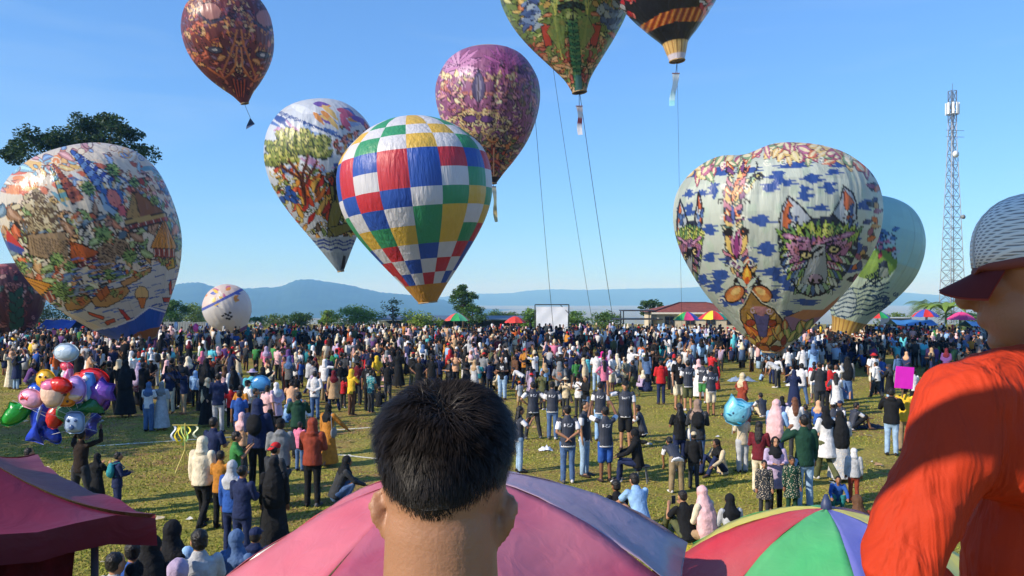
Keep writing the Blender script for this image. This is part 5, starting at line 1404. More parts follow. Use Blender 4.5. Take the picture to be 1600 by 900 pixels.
# stance: pelvis height, (hip, knee, ankle) offsets for each side, torso lean (rad, forwards)
STANCES = {
 'stand': (.90, ((.09, .015), (.10, .0)), None, .02),
 'wide': (.87, ((.16, .03), (.22, .0)), None, .02),
 'walk': (.89, ((.09, .10), (.10, -.12)), 'walk', .05),
 'bend': (.88, ((.12, .02), (.14, .0)), None, 1.05),
 'stool': (.47, None, 'stool', .12),
 'crouch': (.30, None, 'crouch', .38),
 'sit': (.13, None, 'sit', .28),
 'cross': (.12, None, 'cross', .18),
 'kneel': (.40, None, 'kneel', .25),
}
def joints(stance, arms):
    hz, lg, mode, lean = STANCES[stance]
    J = {}
    pel = V3((0, 0, hz)); rot = Matrix.Rotation(-lean, 3, 'X')
    up = lambda x, y, z: pel + rot @ V3((x, y, z))
    J['pel'] = pel; J['waist'] = up(0, 0, .18); J['chest'] = up(0, .005, .38); J['neck'] = up(0, 0, .52)
    hl = min(lean, .5)
    J['head'] = J['neck'] + Matrix.Rotation(-lean * .7, 3, 'X') @ V3((0, .025, .15))
    J['up'] = rot
    for s, nm in ((-1, 'L'), (1, 'R')):
        hip = pel + V3((s * .09, 0, -.02))
        if mode is None:
            k = pel + V3((s * lg[0][0], lg[0][1], -.43)); a = V3((s * lg[1][0], lg[1][1], .075))
            if stance == 'bend': k.y -= .02
        elif mode == 'walk':
            q = 1 if s < 0 else -1; k = pel + V3((s * .09, .16 * max(q, .1), -.42)); a = V3((s * .09, .24 * q, .08 if q > 0 else .12))
        elif mode == 'stool': k = V3((s * .13, .42, .50)); a = V3((s * .13, .44, .075))
        elif mode == 'crouch': k = V3((s * .17, .36, .50)); a = V3((s * .13, .10, .08))
        elif mode == 'sit': k = V3((s * .17, .42, .46)); a = V3((s * .13, .60, .075))
        elif mode == 'cross': k = V3((s * .36, .26, .16)); a = V3((-s * .10, .36, .085))
        elif mode == 'kneel': k = V3((s * .10, .30, .10)) if s < 0 else V3((s * .12, .40, .44)); a = V3((s * .10, -.12, .08)) if s < 0 else V3((s * .12, .38, .08))
        toe = a + (V3((s * .02, .15, -.045)) if mode not in ('cross',) else V3((-s * .12, .04, -.03)))
        if mode == 'kneel' and s < 0: toe = a + V3((0, -.12, -.04))
        J['leg' + nm] = [hip, k, a, toe]
        sh = up(s * .175, 0, .475); (ua, fa) = ARMS[arms][0 if s < 0 else 1]
        m = lambda v: V3((v[0] * s, v[1], v[2]))
        if stance == 'bend': J['arm' + nm] = limb(sh, (V3((s * .1, .25, -1)), V3((-s * .2, .3, -1)), V3((0, .3, -1))), (.27, .24, .09))
        else:
            f2 = m(fa); J['arm' + nm] = limb(sh, (m(ua), f2, f2 + V3((0, .1, -.15))), (.27, .24, .09))
    return J

BODY, GARM = {}, {}
def lerp3(P, t):
    """point at fraction t along an upper arm + forearm chain"""
    return P[0].lerp(P[1], t * 2) if t < .5 else P[1].lerp(P[2], t * 2 - 1)
def template(stance, arms, kind):
    key = (stance, arms, kind)
    if key in GARM: return GARM[key]
    J = joints(stance, arms); P = []; vx = .017
    up = J['up']; ax = V3((1, 0, 0))
    spine = [J['pel'] + V3((0, 0, -.03)), J['pel'] + up @ V3((0, 0, .08)), J['waist'], J['chest'], J['pel'] + up @ V3((0, 0, .46)), J['pel'] + up @ V3((0, 0, .51))]
    def torso(e, hem=0.0):
        r = [(.155 + e, .105 + e), (.150 + e, .105 + e), (.138 + e, .098 + e), (.160 + e, .105 + e), (.165 + e * .7, .085 + e * .7), (.085 + e * .3, .065 + e * .3)]
        P.append(('t', spine, r, ax, True if kind == 'body' else 'end'))
    if kind == 'body':
        torso(-.03)
        hd = J['head']; hr = Matrix.Rotation(0, 3, 'X')
        P.append(('t', [J['neck'] + V3((0, 0, -.06)), hd + V3((0, -.01, -.05))], [.056, .052]))
        P.append(('e', hd + V3((0, .0, .025)), (.074, .092, .092))); P.append(('e', hd + V3((0, .022, -.045)), (.056, .070, .066)))
        P.append(('t', [hd + V3((0, .088, .01)), hd + V3((0, .108, -.025))], [.010, .016]))
        for s in (-1, 1): P.append(('e', hd + V3((s * .078, -.005, -.012)), (.012, .024, .034)))
        for n in 'LR':
            A = J['arm' + n]; P.append(('t', [A[0], A[0].lerp(A[1], .5), A[1], A[1].lerp(A[2], .4), A[2]], [.050, .044, .038, .037, .026]))
            dh = (A[3] - A[2]).normalized(); sd = V3((1, 0, 0)) if abs(dh.x) < .7 else V3((0, 1, 0))
            P.append(('t', [A[2], A[2] + dh * .05, A[2] + dh * .09], [(.024, .018), (.038, .018), (.036, .016)], sd))
            for q in range(4):   # fingers and thumb
                o_ = sd * (q - 1.5) * .019; P.append(('t', [A[2] + dh * .085 + o_, A[2] + dh * (.155 - .012 * abs(q - 1.6)) + o_ * 1.1], [.0095, .0085]))
            P.append(('t', [A[2] + dh * .03 + sd * (-.03 if n == 'R' else .03), A[2] + dh * .09 + sd * (-.06 if n == 'R' else .06)], [.011, .0095]))
            L = J['leg' + n]; P.append(('t', [L[0], L[0].lerp(L[1], .5), L[1], L[1].lerp(L[2], .35), L[2]], [.080, .068, .050, .050, .034]))
            P.append(('t', [L[2] + V3((0, -.03, -.025)), L[2].lerp(L[3], .5), L[3]], [.034, .036, .026]))
        me = blob(P, .0145, .22, 0, 2)
    elif kind in ('shirt', 'longshirt', 'hoodie', 'tunic', 'robe', 'jersey'):
        e = {'shirt': .016, 'jersey': .016, 'longshirt': .016, 'hoodie': .032, 'tunic': .022, 'robe': .026}[kind]
        torso(e)
        low = {'shirt': .06, 'jersey': .06, 'longshirt': .07, 'hoodie': .05, 'tunic': .34, 'robe': .80}[kind]
        p = J['pel']
        if stance in ('stand', 'wide', 'walk', 'bend') and low > .1:
            end = V3((p.x, p.y, max(.06, p.z - low))); f_ = .11 * low / .5
            P.append(('t', [p + V3((0, 0, .08)), p.lerp(end, .5), end], [(.160 + e, .115 + e), (.162 + e + f_ * .35, .122 + e + f_ * .35), (.165 + e + f_ * .7, .13 + e + f_ * .7)], ax, False))
        elif low > .1:
            for n in 'LR':
                L = J['leg' + n]; P.append(('t', [L[0], L[1], L[2]], [.125, .10, .085]))
            P.append(('e', (J['legL'][1] + J['legR'][1]) / 2 + V3((0, -.08, -.08)), (.2, .2, .14)))
        else: P.append(('t', [p + up @ V3((0, 0, .08)), p + up @ V3((0, 0, -low - .05))], [(.156 + e, .110 + e), (.160 + e, .114 + e)], ax, False))
        for n in 'LR':
            A = J['arm' + n]
            if kind in ('shirt', 'jersey'): P.append(('t', [A[0], A[0].lerp(A[1], .4), A[0].lerp(A[1], .80)], [.058, .062, .064], None, 'start'))
            else:
                w = {'hoodie': 1.28, 'robe': 1.25, 'tunic': 1.15}.get(kind, 1.05)
                P.append(('t', [A[0], A[0].lerp(A[1], .5), A[1], A[1].lerp(A[2], .5), A[1].lerp(A[2], .95)], [.060 * w, .056 * w, .050 * w, .046 * w, .040 * w]))
        if kind == 'hoodie':
            P.append(('e', J['neck'] + up @ V3((0, -.06, .0)), (.11, .075, .06)))
        me = blob(P, vx, .24, .014 if kind != 'jersey' else .010, 3, .09)
        if kind == 'jersey':
            me.materials.append(M_JBODY); me.materials.append(M_JWHITE)
            idx = np.zeros(len(me.polygons), np.int32); inv = up.inverted()
            for i, f in enumerate(me.polygons):
                c = V3(f.center); l = inv @ (c - J['pel'])
                if l.z < -.075: idx[i] = 1
                for n in 'LR':
                    A = J['arm' + n]; ab = A[1] - A[0]; q = max(0, min(1, (c - A[0]).dot(ab) / ab.length_squared))
                    if q > .16 and (c - A[0] - ab * q).length < .075 and abs(l.x) > .16: idx[i] = 1
            me.polygons.foreach_set("material_index", idx)
    elif kind in ('trousers', 'shorts', 'wide_trousers', 'skirt'):
        p = J['pel']
        P.append(('t', [p + up @ V3((0, 0, .10)), p, p + V3((0, 0, -.06))], [(.150, .105), (.160, .115), (.150, .115)], ax))
        w = 1.25 if kind == 'wide_trousers' else 1.0
        if kind == 'skirt' and stance in ('stand', 'wide', 'walk', 'bend'):
            P.append(('t', [p + V3((0, 0, .05)), V3((p.x, p.y, p.z * .5)), V3((p.x, p.y, .06))], [(.160, .115), (.185, .14), (.215, .17)], ax, False))
        else:
            for n in 'LR':
                L = J['leg' + n]
                if kind == 'shorts': P.append(('t', [L[0], L[0].lerp(L[1], .5), L[0].lerp(L[1], .93)], [.092, .088, .090]))
                else:
                    an = L[1].lerp(L[2], .97); P.append(('t', [L[0], L[0].lerp(L[1], .5), L[1], L[1].lerp(L[2], .5), an], [.092 * w, .080 * w, .066 * w, .064 * w, .058 * w]))
        me = blob(P, vx, .24, .014, 3, .09)
    elif kind == 'shoe':
        out = []
        for n in 'LR':
            L = J['leg' + n]; a = L[2] + V3((0, 0, -.03)); t = L[3]
            if stance == 'cross': continue
            m = blob([('t', [a + (a - t).normalized() * .045, a.lerp(t, .55), t + (t - a).normalized() * .02], [(.036, .045), (.045, .042), (.038, .028)])], .012, .4, 0, 1); out.append(m)
        GARM[key] = out; return out
    elif kind == 'backpack':
        b = J['chest'] + up @ V3((0, -.16, -.04)); M_ = up
        P = [('e', b, (.15, .085, .20), M_), ('e', b + up @ V3((0, -.05, -.06)), (.11, .06, .11), M_)]
        for s in (-1, 1): P.append(('t', [b + up @ V3((s * .09, .05, .17)), J['chest'] + up @ V3((s * .11, .02, .16)), J['chest'] + up @ V3((s * .12, .135, .02)), b + up @ V3((s * .12, .08, -.15))], [(.022, .016)] * 4))
        me = blob(P, .016, .35, .012, 2)
    GARM[key] = me
    return me

def jersey_mats():
    m, nt, b = node_mat("jersey_navy"); L = nt.links.new
    co = nt.nodes.new("ShaderNodeTexCoord"); sp = nt.nodes.new("ShaderNodeSeparateXYZ"); L(co.outputs["Object"], sp.inputs[0])
    def rng_(src, a, c):
        x = nt.nodes.new("ShaderNodeMath"); x.operation = 'COMPARE'; x.inputs[1].default_value = a; x.inputs[2].default_value = c; L(src, x.inputs[0]); return x
    n = nt.nodes.new("ShaderNodeTexNoise"); n.inputs["Scale"].default_value = 38; n.inputs["Detail"].default_value = 2
    mp = nt.nodes.new("ShaderNodeMapping"); mp.inputs[3].default_value = (1, .2, .8); L(co.outputs["Object"], mp.inputs[0]); L(mp.outputs[0], n.inputs["Vector"])
    g = nt.nodes.new("ShaderNodeMath"); g.operation = 'GREATER_THAN'; g.inputs[1].default_value = .53; L(n.outputs[0], g.inputs[0])
    z = rng_(sp.outputs[2], 1.27, .035); x = rng_(sp.outputs[0], 0, .095)
    m1 = nt.nodes.new("ShaderNodeMath"); m1.operation = 'MULTIPLY'; L(z.outputs[0], m1.inputs[0]); L(x.outputs[0], m1.inputs[1])
    m2 = nt.nodes.new("ShaderNodeMath"); m2.operation = 'MULTIPLY'; L(m1.outputs[0], m2.inputs[0]); L(g.outputs[0], m2.inputs[1])
    mx_ = nt.nodes.new("ShaderNodeMixRGB"); L(m2.outputs[0], mx_.inputs[0]); mx_.inputs[1].default_value = (*lin((44, 50, 66)), 1); mx_.inputs[2].default_value = (*lin((214, 214, 220)), 1)
    n3 = nt.nodes.new("ShaderNodeTexWave"); n3.inputs["Scale"].default_value = 6; n3.inputs["Distortion"].default_value = 4; L(co.outputs["Object"], n3.inputs["Vector"])
    m3 = nt.nodes.new("ShaderNodeMixRGB"); m3.blend_type = 'MULTIPLY'; m3.inputs[0].default_value = .35; L(mx_.outputs[0], m3.inputs[1]); L(n3.outputs[0], m3.inputs[2])
    L(m3.outputs[0], b.inputs["Base Color"]); b.inputs["Roughness"].default_value = .7
    w = mat("jersey_white", (222, 220, 224), .75, noise=.08, scale=12)
    return m, w
M_JBODY, M_JWHITE = jersey_mats()

def pattern_mat(name, kind, scale, mixcol, amt=.8):
    """printed cloth: stripes, checks, flowers or a chest print over the garment's own colour"""
    m = obj_color_mat(name, .85, bump=.5, spec=.2); nt = m.node_tree; L = nt.links.new; b = nt.nodes["Principled BSDF"]; src = b.inputs["Base Color"].links[0].from_socket; co = nt.nodes.new("ShaderNodeTexCoord")
    def band(axis):
        w = nt.nodes.new("ShaderNodeTexWave"); w.bands_direction = axis; w.inputs["Scale"].default_value = scale; w.inputs["Distortion"].default_value = 1.0; L(co.outputs["Object"], w.inputs["Vector"])
        g = nt.nodes.new("ShaderNodeMath"); g.operation = 'GREATER_THAN'; g.inputs[1].default_value = .62; L(w.outputs[1], g.inputs[0]); return g.outputs[0]
    def mul(p, q):
        x = nt.nodes.new("ShaderNodeMath"); x.operation = 'MULTIPLY'; L(p, x.inputs[0])
        if isinstance(q, float): x.inputs[1].default_value = q
        else: L(q, x.inputs[1])
        return x.outputs[0]
    if kind == 'stripe': f = band('Z')
    elif kind == 'vstripe': f = band('X')
    elif kind == 'check':
        x = nt.nodes.new("ShaderNodeMath"); x.operation = 'MAXIMUM'; L(band('Z'), x.inputs[0]); L(band('X'), x.inputs[1]); f = x.outputs[0]
    elif kind == 'flower':
        v = nt.nodes.new("ShaderNodeTexVoronoi"); v.inputs["Scale"].default_value = scale; L(co.outputs["Object"], v.inputs["Vector"]); g = nt.nodes.new("ShaderNodeMath"); g.operation = 'LESS_THAN'; g.inputs[1].default_value = .33; L(v.outputs["Distance"], g.inputs[0]); f = g.outputs[0]
    else:
        sp = nt.nodes.new("ShaderNodeSeparateXYZ"); L(co.outputs["Object"], sp.inputs[0]); fs = []
        for o_, c_, t_ in ((2, 1.24, .085), (0, 0.0, .075)):
            x = nt.nodes.new("ShaderNodeMath"); x.operation = 'COMPARE'; x.inputs[1].default_value = c_; x.inputs[2].default_value = t_; L(sp.outputs[o_], x.inputs[0]); fs.append(x.outputs[0])
        n = nt.nodes.new("ShaderNodeTexNoise"); n.inputs["Scale"].default_value = scale; L(co.outputs["Object"], n.inputs["Vector"]); g = nt.nodes.new("ShaderNodeMath"); g.operation = 'GREATER_THAN'; g.inputs[1].default_value = .5; L(n.outputs[0], g.inputs[0])
        f = mul(mul(fs[0], fs[1]), g.outputs[0])
    mx_ = nt.nodes.new("ShaderNodeMixRGB"); L(mul(f, amt), mx_.inputs[0]); L(src, mx_.inputs[1]); mx_.inputs[2].default_value = (*lin(mixcol), 1); L(mx_.outputs[0], b.inputs["Base Color"]); return m
PATTERNS = [pattern_mat("cloth_stripe", 'stripe', 7, (210, 206, 200), .7), pattern_mat("cloth_pinstripe", 'vstripe', 9, (200, 196, 190), .45), pattern_mat("cloth_check", 'check', 5, (40, 40, 52), .6), pattern_mat("cloth_flower", 'flower', 24, (214, 196, 170), .7), pattern_mat("cloth_print", 'print', 26, (214, 214, 216), .9), pattern_mat("cloth_print_warm", 'print', 20, (214, 120, 60), .9)]
M_FLOWER = PATTERNS[3]; M_STRIPE = PATTERNS[1]; M_BACKPRINT = PATTERNS[4]

# headgear and hair around a head centre at the origin, face towards +y
def head_meshes():
    H = {}
    E = lambda c, r: ('e', V3(c), r)
    H['short'] = blob([E((0, -.022, .045), (.083, .090, .083)), E((0, -.045, .0), (.078, .062, .07))], .012, .5, .016, 2, .03)
    H['fringe'] = blob([E((0, -.015, .045), (.086, .098, .085)), E((0, -.04, -.01), (.082, .07, .08))], .012, .5, .018, 2, .03)
    H['long'] = blob([E((0, -.02, .04), (.087, .096, .088)), ('t', [V3((0, -.05, .02)), V3((0, -.085, -.14)), V3((0, -.12, -.30)), V3((0, -.125, -.40))], [(.085, .055), (.10, .045), (.085, .035), (.05, .02)], V3((1, 0, 0)))], .013, .5, .018, 2, .04)
    H['bun'] = blob([E((0, -.022, .045), (.082, .090, .083)), E((0, -.045, .0), (.076, .06, .06)), E((0, -.115, .03), (.045, .042, .042))], .012, .5, .014, 2, .03)
    H['scarf'] = blob([E((0, -.020, .030), (.097, .100, .103)), E((0, -.035, -.06), (.088, .080, .10)), ('t', [V3((0, -.02, -.08)), V3((0, -.02, -.16)), V3((0, -.03, -.22))], [(.09, .085), (.14, .10), (.205, .135)], V3((1, 0, 0))),
                       ('t', [V3((0, -.07, -.10)), V3((0, -.13, -.24)), V3((0, -.145, -.36))], [(.085, .045), (.14, .04), (.09, .02)], V3((1, 0, 0))), ('t', [V3((0, .03, -.12)), V3((0, .10, -.24)), V3((0, .115, -.32))], [(.06, .04), (.12, .045), (.08, .02)], V3((1, 0, 0)))], .014, .45, .022, 2, .07)
    H['longscarf'] = blob([E((0, -.020, .030), (.097, .100, .103)), ('t', [V3((0, -.03, -.02)), V3((0, -.04, -.16)), V3((0, -.075, -.36)), V3((0, -.10, -.62))], [(.090, .086), (.15, .115), (.195, .15), (.205, .13)], V3((1, 0, 0)))], .016, .45, .026, 2, .08)
    H['hood'] = blob([E((0, -.025, .030), (.104, .108, .112)), ('t', [V3((0, -.04, -.04)), V3((0, -.045, -.16))], [(.095, .095), (.125, .105)], V3((1, 0, 0)))], .014, .45, .018, 2, .06)
    H['cap'] = blob([E((0, -.008, .052), (.086, .100, .078)), ('t', [V3((0, .08, .045)), V3((0, .155, .028))], [(.068, .012), (.055, .010)], V3((1, 0, 0)))], .011, .5, .004, 1)
    H['capback'] = H['cap']
    H['hat'] = blob([E((0, -.005, .06), (.085, .098, .075)), E((0, 0, .035), (.165, .175, .014))], .012, .5, .006, 1)
    H['peci'] = blob([('t', [V3((0, -.005, .05)), V3((0, -.005, .125))], [(.084, .098), (.078, .09)], V3((1, 0, 0)))], .011, .5, 0, 0)
    return H
HEADS = head_meshes()
HNAME = {'short': 'hair', 'fringe': 'hair', 'long': 'hair', 'bun': 'hair', 'scarf': 'headscarf', 'longscarf': 'headscarf', 'hood': 'hood', 'cap': 'cap', 'hat': 'hat', 'peci': 'cap', 'capback': 'cap'}

PALN = {'black': (26, 27, 30), 'charcoal': (52, 54, 58), 'navy': (34, 44, 78), 'blue': (44, 84, 158), 'light blue': (140, 178, 220), 'denim': (78, 104, 144), 'pale denim': (148, 176, 204), 'white': (216, 214, 214), 'cream': (220, 206, 178),
        'grey': (126, 128, 130), 'pale grey': (176, 178, 182), 'maroon': (104, 32, 42), 'red': (188, 40, 44), 'pink': (214, 120, 150), 'pale pink': (222, 178, 180), 'orange': (206, 100, 46), 'mustard': (178, 118, 46), 'yellow': (222, 180, 52), 'green': (60, 124, 66),
        'dark green': (30, 64, 50), 'olive': (84, 88, 58), 'brown': (96, 68, 50), 'dark brown': (44, 34, 30), 'tan': (176, 146, 112), 'purple': (96, 64, 120), 'lilac': (174, 156, 184), 'teal': (44, 128, 138), 'turquoise': (90, 186, 200), 'khaki': (140, 122, 94), 'taupe': (146, 122, 108), 'magenta': (200, 40, 130),
        'peach': (214, 166, 130), 'rust': (140, 62, 44), 'beige': (204, 186, 154)}
SKINS = [(150, 104, 76), (164, 116, 86), (134, 90, 64), (172, 126, 96), (120, 82, 60)]
HAIRC = (24, 20, 20)
GNAME = {'shirt': 'shirt', 'longshirt': 'long_sleeved_shirt', 'hoodie': 'hoodie', 'tunic': 'tunic', 'robe': 'robe', 'jersey': 'jersey', 'trousers': 'trousers', 'shorts': 'shorts', 'wide_trousers': 'trousers', 'skirt': 'skirt'}
PEOPLE = []
def person(base, h, stance, arms, face, head, top, topk, bot, botk, label, hcol=None, extra=(), skin=None, group="people in the crowd", shoes=True, front=False, material=None, plain=False):
    """root = the body, one continuous mesh; children = hair or headgear and clothes. face: degrees, 0 looks away from the camera, positive turns left"""
    rng = random.Random(len(PEOPLE) * 7 + 3)
    s = h / 1.665
    o = bpy.data.objects.new("person", template(stance, arms, 'body')); COL.objects.link(o)
    if not o.data.materials: o.data.materials.append(M_SKIN)
    o.color = (*lin(skin or rng.choice(SKINS)), 1)
    o.location = base; o.rotation_euler = (0, 0, R(face)); o.scale = (s, s, s)
    tag(o, label, "person", group); PEOPLE.append(o)
    def child(name, me, m, col):
        c = bpy.data.objects.new(name, me); COL.objects.link(c); c.parent = o
        if not me.materials: me.materials.append(m)
        c.color = (*lin(col), 1); return c
    J = joints(stance, arms)
    if head:
        hc = HAIRC if hcol is None else PALN.get(hcol, hcol)
        c = child(HNAME[head], HEADS[head], M_HAIR if HNAME[head] == 'hair' else M_CLOTH, hc)
        c.location = J['head']; c.rotation_euler = (-.45 * STANCES[stance][3], 0, R(rng.uniform(-12, 12)))
        if head == 'capback': c.rotation_euler = (-.1, 0, math.pi)
        if head in ('cap', 'hat', 'peci', 'capback'):
            u = child('hair', HEADS['short'], M_HAIR, HAIRC); u.location = J['head'] - V3((0, 0, .012)); u.scale = (.96, .94, .94)
    if topk:
        tc_ = child(GNAME[topk], template(stance, arms, topk), M_CLOTH, PALN[top]); pm = material or (rng.choice(PATTERNS) if topk not in ('jersey', 'hoodie') and not plain and rng.random() < .30 else None)
        if pm is not None: tc_.material_slots[0].link = 'OBJECT'; tc_.material_slots[0].material = pm
    if botk and topk != 'robe': child(GNAME[botk], template(stance, arms, botk), M_CLOTH, PALN[bot])
    if shoes and topk != 'robe':
        for m_ in template(stance, arms, 'shoe'): child('shoe', m_, M_CLOTH, rng.choice([(34, 32, 34), (200, 198, 196), (60, 50, 44), (90, 90, 94)]))
    for e in extra:
        if e[0] == 'backpack': child('backpack', template(stance, arms, 'backpack'), M_CLOTH, PALN[e[1]])
        if e[0] == 'bag':
            mb = MB(); mb.ell((.22, -.02, .92), (.05, .13, .15), 10, 8); mb.tube([(.22, -.1, 1.03), (.18, -.08, 1.3), (.14, .0, 1.44), (.16, .09, 1.3), (.22, .06, 1.03)], .012, 5)
            child('shoulder_bag', mesh("shoulder_bag", mb.v, mb.f), M_CLOTH, PALN[e[1]])
        if e[0] == 'phone':
            A = J['armR']; B = J['armL']; p = (A[3] + B[3]) / 2
            mb = MB(); mb.box(p + V3((0, .02, .04)), (.04, .008, .075)); child('phone', mesh("phone", mb.v, mb.f), M_GLASS, (20, 20, 22))
        if e[0] == 'camera':
            A = J['armR']; p = (A[3] + J['armL'][3]) / 2
            mb = MB(); mb.box(p + V3((0, .03, .04)), (.07, .04, .05)); mb.tube([p + V3((0, .06, .04)), p + V3((0, .17, .04))], .04, 10); child('camera', mesh("camera", mb.v, mb.f), M_GLASS, (20, 20, 22))
    if front:                           # the face of those who look at the camera
        hd = J['head']
        for q in (-1, 1):
            mb = MB(); mb.ell(hd + V3((q * .030, .080, .018)), (.013, .008, .007), 8, 5); child('eye', mesh("eye", mb.v, mb.f), M_GLASS, (20, 16, 16))
            mb = MB(); mb.tube([hd + V3((q * .016, .087, .038)), hd + V3((q * .033, .084, .043)), hd + V3((q * .05, .072, .036))], .004, 5); child('eyebrow', mesh("eyebrow", mb.v, mb.f), M_HAIR, HAIRC)
        mb = MB(); mb.tube([hd + V3((-.022, .086, -.052)), hd + V3((0, .093, -.056)), hd + V3((.022, .086, -.052))], .006, 5); child('mouth', mesh("mouth", mb.v, mb.f), M_SKIN, (130, 62, 60))
    return o
# ------------------------------------------------------------------ people: who stands where
USED = set()
def uniq(label):
    if label in USED: raise ValueError("label twice: " + label)
    USED.add(label); return label

def P_(px, fy, hpx, stance, arms, face, head, hcol, top, topk, bot, botk, label, extra=(), front=False, z=None, d=None, h=None, **kw):
    """one person by the photo column, the row of the feet and the height in rows of the photo"""
    if d is None: b = G(px, fy); d = b.y
    else: b = V3(((px - CX) / F * d, d, 0))
    b.z = groundz(b.x, b.y) if z is None else z
    if h is None: h = hpx * d / F if stance in ('stand', 'wide', 'walk', 'bend') else 1.62 * hpx / 100.0
    return person(b, h, stance, arms, face, head, top, topk, bot, botk, uniq(label), hcol, extra, front=front, **kw)

